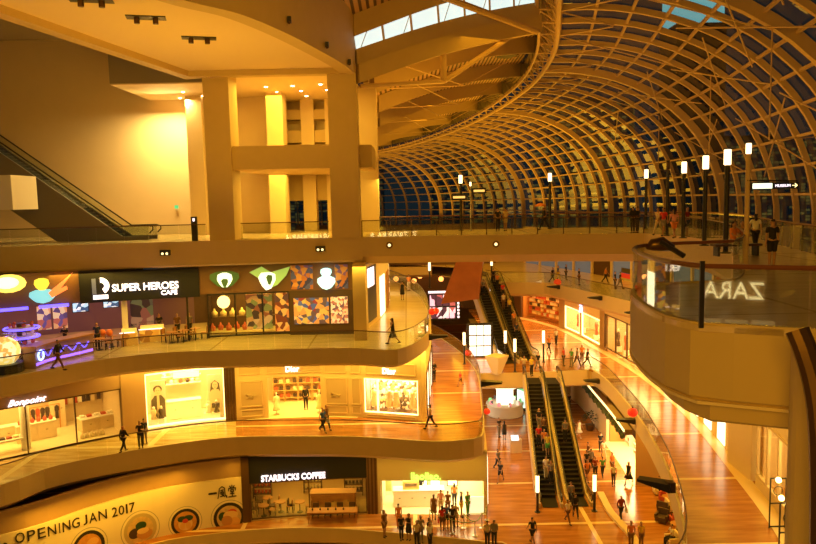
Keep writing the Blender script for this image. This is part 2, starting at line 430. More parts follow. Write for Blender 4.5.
# ---- floors
fl = Curve2([(2.3, 60.3), (2.3, 60.2)], 1)
deck('floor', cp(E0, off=-0.05) + [(40, 30), (40, 118), (-40, 118), (-40, 30)], Z0, M_stone_g)
band('trim_1', E0, 0, E0.L, Z0, 1.2)
deck('floor_lower_gallery', cp(E1) + [(-30, 110), (-50, 60), (-46, 30)], Z1, M_stone)
fe = E1.hit(236, 438.5)[0]; ff = F1.hit(236, 423)[0]
deck('floor_shop_strip', E1.pts(0.5, fe, -.14, 1.2) + list(reversed(F1.pts(1.5, ff, 0, 1.2))), Z1 + .02, M_stone_y, .02)
band('trim_2', E1, 0, E1.L, Z1, 1.5)
deck('floor_cafe_gallery', cp(E2) + [(-30, 112), (-50, 70), (-46, 34)], Z2, M_cream_floor)
band('trim_3', E2, 0, E2.L, Z2, 1.1, 0.2, 0.3)
# ceilings of each left level
soffit('ceiling_lower_gallery', cp(E2, off=-0.6) + [(-30, 112), (-50, 70), (-46, 34)], Z2 - 1.06)
soffit('ceiling_concourse', cp(E1, off=-0.9) + [(-30, 110), (-50, 60), (-46, 30)], Z1 - 1.44)
# L3: left part, bridge, right walkway and the rounded platform
inner = smooth_path([(14.6, 44.4, 0), (15.4, 41, 0), (15.3, 37.5, 0), (13.8, 31, 0), (11.6, 25, 0), (9.9, 21.4, 0), (9.0, 20.0, 0)], 5)
plat = smooth_path([(9.0, 20.0, 0), (7.9, 19.7, 0), (6.6, 19.4, 0), (5.75, 18.4, 0), (5.35, 17.0, 0), (5.12, 15.2, 0), (5.15, 14.0, 0), (5.40, 13.25, 0)], 5) + [Vector((5.8, 13.05, 0)), Vector((7.03, 12.45, 0)), Vector((13.2, 9.45, 0))]
IN3 = Curve2([tuple(p[:2]) for p in inner], 1); PL3 = Curve2([tuple(p[:2]) for p in plat], 1)
outer = [(16.5, 8.5), (17.5, 11), (15.0, 20), (15.6, 27), (17.6, 35), (20.4, 44), (20, 51), (15, 55.0), (4, 56), (-3.2, 56), (-3.2, 62), (-34, 62), (-40, 44)]
deck('floor_upper', cp(E3, 0, E3.L, -0.1) + [tuple(p[:2]) for p in inner[1:]] + [tuple(p[:2]) for p in plat[1:]] + outer, Z3, M_cream_floor)
tb = E3.hit(362, 236)[0]
band('trim_4', E3, 0, tb, Z3, 1.6, 0.12, 0.12)
band('trim_5', E3, tb, E3.L, Z3, 1.75, 0.5, 0.5)
soffit('ceiling_cafe_gallery', cp(E3, 0, tb, -0.5) + [(-3.0, 62), (-40, 66), (-42, 44)], Z3 - 1.52)
soffit('ceiling_bridge', cp(E3, tb, E3.L, -0.9) + [(19, 44), (19.5, 50), (15, 54.5), (-3.0, 55.5)], Z3 - 1.6)
band('trim_6', IN3, 0, IN3.L, Z3, 1.75, 0.5, 0.5)
band('trim_7', PL3, 0, PL3.L, Z3, 1.5, 0.12, 0.12)
soffit('ceiling_platform', [tuple(p[:2]) for p in plat] + [(15.0, 20), (15.4, 23), (11, 23)], Z3 - 1.45)
LP3 = Curve2([tuple(p[:2]) for p in plat], 1)
band('trim_8', Curve2([tuple(p[:2]) for p in PL3.pts(0, PL3.L, -0.42, 0.4)], 1), 0, PL3.L - 1.2, Z3 - 1.40, 0.55, 0.05, 0.05)
# far L2 deck behind the bridge, with its landing for the upper escalators
L2L = Curve2([(8.2, 78.5), (9.4, 75.6), (12.6, 74.6)] + [tuple(RE2.at(0))], 1)
RB2 = Curve2([tuple(p) for p in L2L.p] + [tuple(p) for p in RE2.p[1:]], 1)
deck('floor_far_gallery', cp(RB2, off=-0.1) + [(30, 27), (32, 100), (-6, 116), (-10, 108), (6, 94), (6.0, 80)], Z2, M_cream_floor)
band('trim_9', RB2, 0, RB2.L, Z2, 1.5, 0.3, 0.4)
soffit('ceiling_right_gallery', cp(RB2, off=-0.5) + [(30, 27), (32, 100), (-6, 116), (6, 94), (6, 80)], Z2 - 1.45)
# L1 landing and right gallery
LN1 = Curve2([(5.6, 60.2), (10.0, 60.0), (15.6, 60.6), tuple(RE1.at(0.0))], 1)
RB1 = Curve2([tuple(p) for p in LN1.p] + [tuple(p) for p in RE1.p[1:]], 1)
deck('floor_right_gallery', cp(RB1, off=-0.1) + [(28, 20), (30, 96), (8, 96), (8.5, 72), (5.6, 70)], Z1, M_stone)
band('trim_10', RB1, 0, RB1.L, Z1, 1.35, 0.15, 0.15)
soffit('ceiling_right_concourse', cp(RB1, off=-0.5) + [(28, 20), (30, 96), (8, 96), (8.5, 72), (5.6, 70)], Z1 - 1.3)

deck('floor_basement', [(-40, 10), (30, 10), (30, 60), (-40, 60)], -23.5, M_cream_floor)
wallbox_ = None
# ---- outer walls that close the place behind the shops
def wallbox(name, a, b, z0, z1, m, th=0.3):
    mb = MB(); mb.bar((a[0], a[1], (z0 + z1) / 2), (b[0], b[1], (z0 + z1) / 2), th, z1 - z0); return struct(mb, name, m)
wallbox('wall_back', (-40, 117), (34, 117), Z0, -2.6, M_greywall)
wallbox('wall_right', (31, 20), (31, 117), Z0, -2.6, M_greywall)
wallbox('wall_left', (-47, 30), (-47, 117), Z0, 16, M_greywall)

# ---- L3 / L4 building on the left: columns, cross slab, walls, ceiling
ZC = 10.8
def colbox(px0, px1, depth, dy, z0, z1, name='column', m=None, py=160):
    a = V(px0, py, depth); b = V(px1, py, depth)
    mb = MB().box(((a.x + b.x) / 2, depth + dy / 2, (z0 + z1) / 2), (abs(b.x - a.x), dy, z1 - z0)); return struct(mb, name, m or M_fascia)
colbox(329.5, 358, 46.9, 2.0, 0.0, ZC + .3, 'column')
colbox(206, 231.5, 47.3, 2.3, 0.0, ZC + .3, 'column')
colbox(360, 377.5, 55, 2.0, 0.0, ZC, 'column', M_wall)
colbox(268, 284, 56.0, 1.6, 0.0, ZC, 'column', M_wall)
colbox(302, 315, 60.5, 1.4, 0.0, ZC, 'column', M_wall)
colbox(326, 336, 60.5, 1.4, 0.0, ZC, 'column', M_wall)
a = V(231, 160, 47.4).x; b = V(329.5, 160, 47.4).x
struct(MB().box(((a - 0.2 + b) / 2, 54, 5.35), (b - a + 0.4, 13, 1.5)), 'floor_top_gallery', M_fascia)
struct(MB().box((-2.75, 51.5, 5.35), (1.0, 6.0, 1.5)), 'trim_11', M_fascia)
struct(MB().box((-9.6, 62.2, 8.4), (10, 0.3, 5.0)), 'wall_attic', M_wall)
struct(MB().box((-9.6, 61.2, 7.8), (10, 1.0, 1.0)), 'trim_12', M_fascia)
struct(MB().box((-9.6, 61.2, 9.6), (10, 1.0, 0.8)), 'trim_13', M_fascia)
struct(MB().box((-9.6, 61.6, 3.6), (10, 0.8, 2.2)), 'trim_14', M_fascia)
# inner side wall (lit warm) and deep back wall on the left
struct(MB().box((-12.0, 58.8, 5.4), (5.0, 0.3, 10.8)), 'wall_side', M_wall)
wl1 = V(196, 160, 58).x
struct(MB().box(((wl1 - 46) / 2, 58.2, 9.4), (wl1 + 46 + 2.6, 0.3, 19.0)), 'wall_rear', M_wall)
struct(MB().box((wl1 + 0.6, 57.0, 5.4), (1.2, 2.2, 10.8)), 'column', M_wall)
# big soffit over the columns with its curved front beam
edgeL = [V(0, 8, 30.0), V(205, 81, 47.2)]
front = [(-9.6, 27.0), (-8.6, 29.5), (-7.0, 31.6), (-5.7, 35), (-4.5, 39.5), (-3.5, 44), (-3.1, 47.2)]
FC = Curve2(front, 4)
poly = [tuple(p) for p in FC.pts(0, FC.L, -0.9, 1.0)]
struct(MB().prism(poly + [(-3.2, 62), (-13.4, 62), (-13.6, 47.3), (-16.7, 31), (-18.4, 22), (-11.5, 22)], ZC, ZC + 0.4), 'ceiling', M_ceil)
mb = MB(); FC.wall(mb, 0, FC.L, ZC - 0.35, 17.5, 0, 0.9, 0.6); struct(mb, 'trim_15', M_fascia)
mb = MB(); LC = Curve2([(-13.9, 47.6), (-17.0, 31), (-18.8, 22)], 1); LC.wall(mb, 0, LC.L, ZC - 0.35, 15.5, 0.25, 0.7, 2.0); struct(mb, 'trim_16', M_fascia)
struct(MB().box(((-13.6 - 3.2) / 2, 47.0, ZC + 0.02), (10.6, 0.8, 0.75)), 'trim_17', M_fascia)
struct(MB().box((-8, 35, 17.3), (20, 30, 0.3)), 'ceiling_attic', M_greywall)
# dark bulkhead hanging in front of the left wall, lit underside
ax = V(107, 60, 50).x
struct(MB().box(((ax - 13.5) / 2, 54.2, 12.8), (-13.5 - ax, 8.0, 4.2)), 'trim_18', M_greywall)
struct(MB().box(((ax - 13.5) / 2, 54.2, 10.66), (-13.5 - ax - 0.02, 7.9, 0.08)), 'ceiling_bulkhead', M_ceil)
struct(MB().box((-30, 50, 15.6), (36, 20, 0.3)), 'ceiling_upper', M_greywall)
# white beam stub at the left edge of frame
q = V(0, 207, 44)
thing_b = MB().box((V(17, 195, 44).x - 4.3, 45.5, 3.35), (8.0, 3.0, 2.1)); struct(thing_b, 'trim_19', M_white)

# ---- the glazed vault: ribs from a ridge truss down to the promenade
RG = Curve2([(-0.5, 6), (3.0, 17), (6.6, 30), (10.8, 51), (14.6, 72), (15.7, 95), (13.2, 118), (7.6, 142), (-1, 165), (-14, 186), (-32, 203), (-54, 216)], 8)
ZR = 16.5; WV = 19.5
def zr(s): return ZR - 3.4 * max(0.0, min(1.0, (s - 95) / 110))
def vp(s, f, off=0.0):
    """f: 0 ridge .. 1 foot of the arc; off: outward"""
    t = f * PI / 2; n = RG.nrm(s); q = RG.at(s)
    hgt = zr(s) + 1.0; u = WV * math.sin(t) ** 0.96; z = -1.0 + hgt * math.cos(t) ** 0.90
    nx = math.sin(t); nz = math.cos(t)
    return Vector((q.x + n.x * (u + off * nx), q.y + n.y * (u + off * nx), z + off * nz))
def foot(s, z, off=0.0):
    n = RG.nrm(s); q = RG.at(s); return Vector((q.x + n.x * (WV + off), q.y + n.y * (WV + off), z))
vault = thing('ceiling_vault', (20, 60, 0), kind='structure')
NS = 16; sp = 4.2
NR = int(RG.L / sp)
mbr = None
for i in range(2, NR + 1):
    s = i * sp
    if s > RG.L: break
    big = (i % 8 == 2)
    wd, dp = (0.6, 0.75) if big else (0.36, 0.42)
    n = RG.nrm(s); tg = RG.tan(s); T = Vector((tg.x, tg.y, 0)) * wd / 2
    ins = [vp(s, k / NS, -dp) for k in range(NS + 1)] + [foot(s, -1.05, -dp), foot(s, -9.0, -dp)]
    out = [vp(s, k / NS, 0.0) for k in range(NS + 1)] + [foot(s, -1.05, 0), foot(s, -9.0, 0)]
    m_ = MB(); K = len(ins)
    vs = [p - T for p in ins] + [p + T for p in ins] + [p - T for p in out] + [p + T for p in out]
    fs = []
    for k in range(K - 1):
        fs += [(k, k + 1, K + k + 1, K + k), (2 * K + k, 3 * K + k, 3 * K + k + 1, 2 * K + k + 1), (k, 2 * K + k, 2 * K + k + 1, k + 1), (K + k, K + k + 1, 3 * K + k + 1, 3 * K + k)]
    fs += [(0, K, 3 * K, 2 * K), (K - 1, 3 * K - 1, 4 * K - 1, 2 * K - 1)]
    m_.add(vs, fs); m_.build('rib', M_steel, vault)
NP = 12
sv = [2 * sp + j * sp / 1.0 for j in range(int((RG.L - 2 * sp) / sp) + 1)]
for k in range(1, NP + 1):
    f = k / NP * 0.985
    m_ = MB()
    P = [vp(s, f, -0.22) for s in sv]
    for a_, b_ in zip(P, P[1:]): m_.bar(a_, b_, 0.2, 0.2)
    m_.build('purlin', M_steel, vault)
# glass skin
m_ = MB(); rows = []
for s in sv: rows.append([vp(s, k / NS, 0.06) for k in range(NS + 1)] + [foot(s, -9, 0.06)])
K = NS + 2; vs = [p for r in rows for p in r]; fs = []
for i in range(len(rows) - 1):
    for k in range(K - 1): fs.append((i * K + k, i * K + k + 1, (i + 1) * K + k + 1, (i + 1) * K + k))
m_.add(vs, fs); m_.build('glass_skin', M_sky_glass, vault)
# bracing beside the ridge and wind-brace crosses at the lamps' height
m_ = MB()
for i in range(len(sv) - 1):
    s0, s1 = sv[i], sv[i + 1]
    if i % 2 == 0: m_.tube([vp(s0, 0, -0.5), vp(s1, 1.6 / NP, -0.5)], 0.07, 5); m_.tube([vp(s0, 0, -0.5), vp(s0 - sp * .9 if i else s0, 1.6 / NP, -0.5)], 0.07, 5)
m_.build('bracing', M_steel, vault)
m_ = MB()
for (i, f0) in ((6, .2), (6, .5), (9, .28), (12, .35), (12, .62), (9, .6), (16, .3), (16, .6), (21, .4)):
    s0 = i * sp; m_.tube([vp(s0, f0, -0.8), vp(s0 + sp * 3, f0 + .22, -0.8)], 0.06, 5); m_.tube([vp(s0 + sp * 3, f0, -0.8), vp(s0, f0 + .22, -0.8)], 0.06, 5)
for (i, f0, dz) in ((10, .45, 6.5), (14, .45, 7), (19, .5, 6)):
    p = vp(i * sp, f0, -0.8); m_.tube([p, p - Vector((0, 0, dz))], 0.05, 5); m_.tube([p - Vector((0, 0, dz)), vp(i * sp + 6, f0 + .3, -.8)], 0.04, 5); m_.tube([p, vp(i * sp, 0.03, -.8)], 0.05, 5)
m_.build('tie_rod', M_steel, vault)

# ---- ridge truss with its dark clerestory, and the slatted roof on beams to its left
rt = thing('trim_20', (12, 60, ZR), kind='structure')
def chord(dz, off, r, nm):
    m_ = MB(); P = []
    for s in sv: q = RG.at(s) + RG.nrm(s) * off; P.append((q.x, q.y, zr(s) + dz))
    m_.tube(P, r, 6); m_.build(nm, M_steel, rt)
chord(-0.35, 0, 0.26, 'lower_chord'); chord(2.5, -1.4, 0.2, 'upper_chord'); chord(-0.2, -1.6, 0.15, 'inner_chord')
m_ = MB()
def rp(s, off, dz): q = RG.at(s) + RG.nrm(s) * off; return Vector((q.x, q.y, zr(s) + dz))
for i in range(len(sv) - 1):
    s0, s1 = sv[i], sv[i + 1]; sm = (s0 + s1) / 2
    m_.tube([rp(s0, 0, -.35), rp(sm, -1.4, 2.5)], 0.1, 5); m_.tube([rp(sm, -1.4, 2.5), rp(s1, 0, -.35)], 0.1, 5)
    m_.tube([rp(s0, 0, -.35), rp(s0, -1.6, -.2)], 0.08, 5); m_.tube([rp(s0, -1.6, -.2), rp(s1, 0, -.35)], 0.06, 5)
m_.build('lattice', M_steel, rt)
m_ = MB(); m_.strip([rp(s, -1.7, 0.1) for s in sv], [rp(s, -1.5, 2.6) for s in sv]); m_.build('clerestory_glass', glass('clerestory_glass', (0.25, 0.3, 0.33), 0.05), rt)
m_ = MB(); m_.slabstrip([rp(s, -1.8, 2.7) for s in sv], [rp(s, 0.1, 0.9) for s in sv], (0, 0, .12)); m_.build('ridge_cover', M_steel, rt)

M_slat = mat('slatted_ceiling', (0.5, 0.33, 0.18), 0.6)
nt = M_slat.node_tree; bb = nt.nodes['Principled BSDF']
t_ = nt.nodes.new('ShaderNodeTexCoord'); wv = nt.nodes.new('ShaderNodeTexWave'); wv.bands_direction = 'X'; wv.inputs['Scale'].default_value = 0.7; wv.inputs['Distortion'].default_value = 0
cr = nt.nodes.new('ShaderNodeValToRGB'); cr.color_ramp.elements[0].color = (0.10, 0.055, 0.025, 1); cr.color_ramp.elements[1].color = (0.62, 0.40, 0.20, 1)
cr.color_ramp.elements[0].position = .25; cr.color_ramp.elements[1].position = .45
nt.links.new(t_.outputs['Object'], wv.inputs['Vector']); nt.links.new(wv.outputs['Fac'], cr.inputs[0]); nt.links.new(cr.outputs[0], bb.inputs['Base Color'])
ST = [  # roof stations: left end on the building edge, right end at the ridge
    ((-9.6, 22.0), 30 - 9), ((-7.8, 30.0), 30 - 2.5), ((-5.6, 35.0), 35), ((-3.2, 47.1), 49.2), ((-3.1, 47.6), 49.8), ((-2.5, 57), 71.0), ((-2.6, 69), 85.5), ((-3.0, 82), 99), ((-4.0, 96), 114), ((-5.6, 112), 130), ((-8.0, 130), 147), ((-12, 150), 165), ((-22, 172), 186), ((-40, 190), 210)]
ZE = 12.1
def beam_pt(k, u, dz=0.0):
    (ex, ey), s = ST[k]; q = RG.at(s) + RG.nrm(s) * -1.6
    z = ZE + (zr(s) + (0.1 if k <= 4 else 2.0) - ZE) * u + (.35 if k <= 4 else .8) * math.sin(PI * u)
    if k <= 3: z += .65 + .75 * u + (1.3 if k < 3 else 0)
    return Vector((ex + (q.x - ex) * u, ey + (q.y - ey) * u, z + dz))
NU = 14
roof = thing('ceiling_roof', (5, 60, 12), kind='structure')
for k in range(len(ST) - 1):
    A = [beam_pt(k, i / NU) for i in range(NU + 1)]; B = [beam_pt(k + 1, i / NU) for i in range(NU + 1)]
    if k == 3: continue
    if k == 2: B = [p + Vector((0, 0, 1.3)) for p in B]
    MB().slabstrip(A, B, (0, 0, 0.15)).build('slatted_panel', M_slat, roof)
# skylight strip between the two nearest beams; pane glows in place of light outside
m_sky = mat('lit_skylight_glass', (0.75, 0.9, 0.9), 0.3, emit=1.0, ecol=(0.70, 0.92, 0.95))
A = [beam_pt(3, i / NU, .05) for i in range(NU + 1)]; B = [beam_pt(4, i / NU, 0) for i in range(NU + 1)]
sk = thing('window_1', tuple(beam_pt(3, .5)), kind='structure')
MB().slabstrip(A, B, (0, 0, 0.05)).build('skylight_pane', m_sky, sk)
m_ = MB()
for i in range(0, NU + 1, 2): m_.bar(beam_pt(3, i / NU, .1) + Vector((0, -.15, 0)), beam_pt(4, i / NU, -.1) + Vector((0, -.15, 0)), 0.14, 0.14)
for i in range(1, NU + 1, 3): m_.bar(beam_pt(3, i / NU, .1) + Vector((0, -.12, 0)), beam_pt(4, (i - .6) / NU, 0) + Vector((0, -.12, 0)), 0.04, 0.04)
m_.build('glazing_bar', M_steel, sk)
for k in range(1, len(ST)):
    deep = {3: 0.9, 4: 2.2}.get(k, 1.5); wd = 0.5
    for (lo, hi, ww) in (((-deep, -deep * .5, wd * 1.3), (-deep * .5, 0.0, wd)) if k == 4 else ((-deep, 0.05, wd),)) if False else ([(-deep, -deep * .45, wd * 2.2), (-deep * .45, 0.0, wd)] if k == 4 else ([(0.02, 1.4, wd)] if k == 3 else [(-deep, 0.05, wd)])):
        m_ = MB(); F = []; 
        (ex, ey), s = ST[k]
        e0 = beam_pt(k, 0); e1 = beam_pt(k, 1); d = (e1 - e0); d.z = 0; d.normalize(); nn = Vector((-d.y, d.x, 0)) * ww / 2
        vs = []; 
        for i in range(NU + 1):
            p = beam_pt(k, i / NU)
            vs += [p - nn + Vector((0, 0, lo)), p + nn + Vector((0, 0, lo)), p + nn + Vector((0, 0, hi)), p - nn + Vector((0, 0, hi))]
        fs = []
        for i in range(NU):
            for j in range(4): fs.append((i * 4 + j, i * 4 + (j + 1) % 4, (i + 1) * 4 + (j + 1) % 4, (i + 1) * 4 + j))
        fs += [(0, 1, 2, 3), tuple(NU * 4 + j for j in (3, 2, 1, 0))]
        m_.add(vs, fs).build('roof_beam', M_fascia, roof)
# struts of the big trussed beam
m_ = MB()
p0 = beam_pt(4, 0.02, -2.4); p1 = beam_pt(4, 0.45, -4.0); p2 = beam_pt(4, 0.45, -2.0); p3 = beam_pt(4, 0.85, -2.0); p4 = beam_pt(3, 0.45, 0.3) + Vector((0, -.9, 0)); p5 = beam_pt(4, 0.98, -2.3) + Vector((0, -1.2, 0))
for a_, b_, r in ((p0, p1, .14), (p1, p2, .22), (p1, p3, .17), (p4, p5, .24)): m_.tube([a_, b_], r, 8)
m_.build('strut', M_steel, roof)
m_ = MB()
for k in (5, 6, 7, 8):
    a_ = beam_pt(k - 1, .18, -1.6); b_ = beam_pt(k, .5, -3.6); c_ = beam_pt(k, .05, -1.4); d_ = beam_pt(k, .9, -1.5)
    for x_, y_ in ((a_, b_), (b_, c_), (b_, d_)): m_.tube([x_, y_], 0.045, 4)
m_.build('tie_rod', M_steel, roof)
# roof hatches near the ridge
m_ = MB()
for k, u in ((4, .86), (5, .82), (6, .8), (7, .8), (8, .8), (9, .8)):
    c_ = beam_pt(k, u).lerp(beam_pt(k + 1, u), .55) - Vector((0, 0, .12)); m_.box(c_, (2.4, 2.2, .2), rz=.4)
m_.build('hatch', M_shadowgap, roof)
# side wall that closes the far hall on the left below the roof edge
WC = Curve2([(ST[5][0][0] - .4, 57), ST[6][0], ST[7][0], ST[8][0], ST[9][0], ST[10][0], ST[11][0]], 1)
m_ = MB(); WC.wall(m_, 0, WC.L, ZE - .6, ZE + 1.2, 0.1, 0.4, 4); struct(m_, 'trim_21', M_fascia)

# ------------------------------------------------------------------ shop fronts and their rooms
BROWN = mat('brown_plaster', (0.40, 0.25, 0.13), 0.7, noise=0.05, scale=1.5)
M_headdark = mat('dark_sign_panel', (0.018, 0.018, 0.024), 0.6, spec=.2)
M_purple = mat('mauve_plaster', (0.20, 0.11, 0.15), 0.7)
M_shopfloor = mat('pale_shop_floor', (0.82, 0.70, 0.45), 0.25)
M_lt_white = mat('white_sign_light', (1, 1, 1), 0.5, emit=1.7, ecol=(0.98, 0.88, 1.0))
M_lt_warm = mat('warm_sign_light', (1, .9, .6), 0.5, emit=2.2, ecol=(1.0, 0.80, 0.36))
M_lt_blue = mat('blue_neon', (.1, .1, 1), 0.5, emit=4.0, ecol=(0.10, 0.07, 1.0))
M_lt_violet = mat('violet_neon', (.4, .2, 1), 0.5, emit=3.0, ecol=(0.25, 0.10, 1.0))
M_lt_green = mat('green_sign_light', (.5, 1, .2), 0.5, emit=1.6, ecol=(0.5, 1.0, 0.12))
M_wood = mat('orange_wood', (0.45, 0.20, 0.06), 0.45, noise=0.2, scale=4)
M_wood_d = mat('dark_wood', (0.10, 0.05, 0.025), 0.5, noise=0.2, scale=4)
M_menu = mat('lit_menu_panel', (1, .95, .8), 0.4, emit=2.2, ecol=(1.0, 0.9, 0.62))
def room(C, a, b, z0, z1, depth, m=None, power=200, color=YEL, fm=None, back=True, off=-0.3, sides=3):
    m = m or M_wall
    mb = MB()
    if back: C.wall(mb, a, b, z0, z1, -depth, 0.2, 2)
    for t in [q_ for k_, q_ in ((1, a), (2, b)) if sides & k_]:
        p = C.P(t, 0, off); q = C.P(t, 0, -depth); mb.bar((p.x, p.y, (z0 + z1) / 2), (q.x, q.y, (z0 + z1) / 2), 0.15, z1 - z0)
    struct(mb, 'wall_shop', m)
    A = C.pts(a, b, off, 1.5); B = C.pts(a, b, -depth, 1.5)
    struct(MB().slabstrip([(p.x, p.y, z1) for p in A], [(p.x, p.y, z1) for p in B], (0, 0, .1)), 'ceiling_shop', M_ceil)
    if fm: struct(MB().slabstrip([(p.x, p.y, z0 + .005) for p in C.pts(a, b, .2, 1.5)], [(p.x, p.y, z0 + .005) for p in B], (0, 0, .015)), 'floor_shop', fm)
    t = (a + b) / 2; p = C.P(t, z1 - .08, -depth * .45); power *= 1.3
    area('shop_ceiling_light', p, max(1.5, (b - a) * .8), power, color, (0, 0, C.rz(t)), depth * .7)
def seg(C, a, b, z0, z1, name='wall_shopfront', m=None, off=0.0, th=0.25):
    mb = MB(); C.wall(mb, a, b, z0, z1, off, th, 1.2); return struct(mb, name, m or M_wall)
def H(C, px, py): return C.hit(px, py)
def framed(C, a, b, z0, z1, fw=0.12, m=None, nm='window_2', panes=3, off=0.03):
    r = thing(nm, tuple(C.P((a + b) / 2, z0)), kind='structure')
    mb = MB()
    C.wall(mb, a, b, z1 - fw, z1, off, .15, 1.5); C.wall(mb, a, b, z0, z0 + fw, off, .15, 1.5)
    for i in range(panes + 1):
        t = a + (b - a) * i / panes; C.wall(mb, max(a, t - fw / 2), min(b, t + fw / 2), z0, z1, off, .15, 1.5)
    mb.build('window_frame', m or M_bronze, r)
    mb = MB(); C.wall(mb, a, b, z0, z1, off - .07, .02, 1.5); mb.build('window_pane', M_shopglass, r)
    return r
def curved_panel(C, a, b, z0, z1, off, th, m, name, label=None, cat=None, group=None, parent=None):
    mb = MB(); C.wall(mb, a, b, z0, z1, off, th, 1.0); return mb.build(name, m, parent, label=label, cat=cat, group=group)

# ================= lower gallery (left): children's shop, display window, fashion house
ZT = Z2 - 1.1
a0 = 2.0; a1 = H(F1, 124, 440)[0]; a2 = H(F1, 147.5, 430)[0]; a3 = H(F1, 226, 425)[0]; a4 = H(F1, 237, 423)[0]; a5 = F1.L
seg(F1, a0, a1, -9.4, ZT, m=BROWN); seg(F1, a1, a2, Z1, ZT, m=BROWN, off=.05)
seg(F1, a2, a3, -8.72, ZT, m=BROWN); seg(F1, a3, a4, Z1, ZT, m=M_wood_d, off=.05)
room(F1, a0, a1, Z1, -9.2, 5.5, power=800, color=(1, .64, .15), fm=M_shopfloor)
framed(F1, a0, a1 - .05, Z1, -9.4, .07, M_bronze, 'window_2', 7)
room(F1, a2, a3, Z1, -8.6, 3.6, power=480, color=(1, .70, .22), fm=M_shopfloor)
framed(F1, a2 + .02, a3 - .02, Z1 + .12, -8.72, .1, M_lt_warm, 'window_3', 1)
# script sign of the children's shop
t, z = H(F1, 27, 400)
sg = thing('shop_sign', tuple(F1.P(t, z - .3, .06)), 'white script lettering on the brown header above the bright children’s clothes shop', 'sign')
lettering('Bonpoint', 2.1, .5, F1.P(t, z - .35, .06), F1.rz(t), M_lt_white, sg, .05, shear=.5)
t, z = H(F1, 186, 373)
sg = thing('shop_sign', tuple(F1.P(t, z - .2, .1)), 'small glowing cream sign over the window with the portrait posters', 'sign')
mb = MB(); F1.wall(mb, t - .85, t + .85, z - .25, z + .12, .22, .12, 1); mb.build('light_bar', M_lt_warm, sg)
# dark fluted strip
for k in range(4):
    tt = a3 + (a4 - a3) * (k + .5) / 4
    mb = MB(); F1.wall(mb, tt - .05, tt + .05, Z1, ZT, .12, .1, 1); mb.build('trim_22', M_bronze, kind='structure')
# fashion house facade: cream panelling
M_dcream = mat('cream_panelling', (0.62, 0.47, 0.27), 0.55); M_dfield = mat('taupe_panel_field', (0.46, 0.34, 0.19), 0.6)
d0, d1 = H(F1, 268, 400)[0], H(F1, 321, 400)[0]; e0, e1 = H(F1, 364.5, 400)[0], H(F1, 418, 400)[0]
zd = -9.65; zw0 = -12.1; zw1 = -9.72
seg(F1, a4, d0, Z1, ZT, m=M_dcream); seg(F1, d0, d1, zd, ZT, m=M_dcream); seg(F1, d1, e0, Z1, ZT, m=M_dcream)
seg(F1, e0, e1, zw1, ZT, m=M_dcream); seg(F1, e0, e1, Z1, zw0, m=M_dcream); seg(F1, e1, a5, Z1, ZT, m=M_dcream)
def moulding(p0, p1, z0, z1, C=F1):
    a = H(C, p0, 400)[0]; b = H(C, p1, 400)[0]
    mb = MB(); C.wall(mb, a, b, z0, z1, .05, .06, 1); mb.build('trim_23', M_dfield, kind='structure')
    mb = MB()
    for (x0, x1, y0, y1) in ((a, b, z1 - .06, z1), (a, b, z0, z0 + .06), (a, a + .06, z0, z1), (b - .06, b, z0, z1)): C.wall(mb, x0, x1, y0, y1, .1, .06, 1)
    mb.build('trim_24', M_dcream, kind='structure')
moulding(240.5, 263, -11.6, -9.8); moulding(240.5, 263, -12.3, -11.8); moulding(239, 262, -9.35, -8.6); moulding(267, 322, -9.35, -8.6)
moulding(326, 347.5, -11.6, -9.75); moulding(352, 361, -11.6, -9.75); moulding(326, 347.5, -12.25, -11.7); moulding(352, 361, -12.25, -11.7); moulding(325, 347, -9.4, -8.6); moulding(351, 361, -9.4, -8.6)
moulding(366, 416, -12.42, -12.2); moulding(366, 416, -9.4, -8.6)
room(F1, d0 - 1.5, e0 - .5, Z1, -9.0, 4.5, power=420, color=(1, .62, .13), fm=M_shopfloor)
room(F1, e0, e1, Z1, -9.2, 1.4, power=330, color=(1, .8, .45))
framed(F1, e0 + .02, e1 - .02, zw0, zw1, .06, M_lt_warm, 'window_4', 1)
def wallsign(C, px, py, body, w_, h_, m, label, off=.1, dz=0, shear=0, offset=0.0, name='shop_sign'):
    t, z = H(C, px, py); o = thing(name, tuple(C.P(t, z + dz, off)), label, 'sign')
    lettering(body, w_, h_, C.P(t, z - h_ / 2 + dz, off), C.rz(t), m, o, .05, shear, offset=offset); return o
wallsign(F1, 292.5, 368.6, 'Dior', .95, .42, M_lt_white, 'glowing white fashion house sign over the open doorway', offset=.02)
wallsign(F1, 389.5, 371, 'Dior', .95, .42, M_lt_white, 'glowing white fashion house sign over the glittering gold window', offset=.02)
M_emb = mat('embossed_letters', (0.53, 0.40, 0.22), 0.5)
wallsign(F1, 251, 396, 'Dior', .72, .3, M_emb, 'faint embossed fashion house name on the panel left of the doorway')
wallsign(F1, 336, 394.5, 'Dior', .72, .3, M_emb, 'faint embossed fashion house name on the panel right of the doorway')
# glitter backdrop of the window and three mannequins
M_glit = goods_mat('gold_glitter', [(1, .85, .5), (.25, .15, .05), (1, .95, .75), (.5, .33, .1), (.9, .6, .2), (.12, .08, .03)], 5.5, .25)
curved_panel(F1, e0 + .1, e1 - .1, zw0, zw1, -1.1, .05, M_glit, 'glitter_backdrop', 'panel of gold and white glitter filling the lit fashion window', 'backdrop')

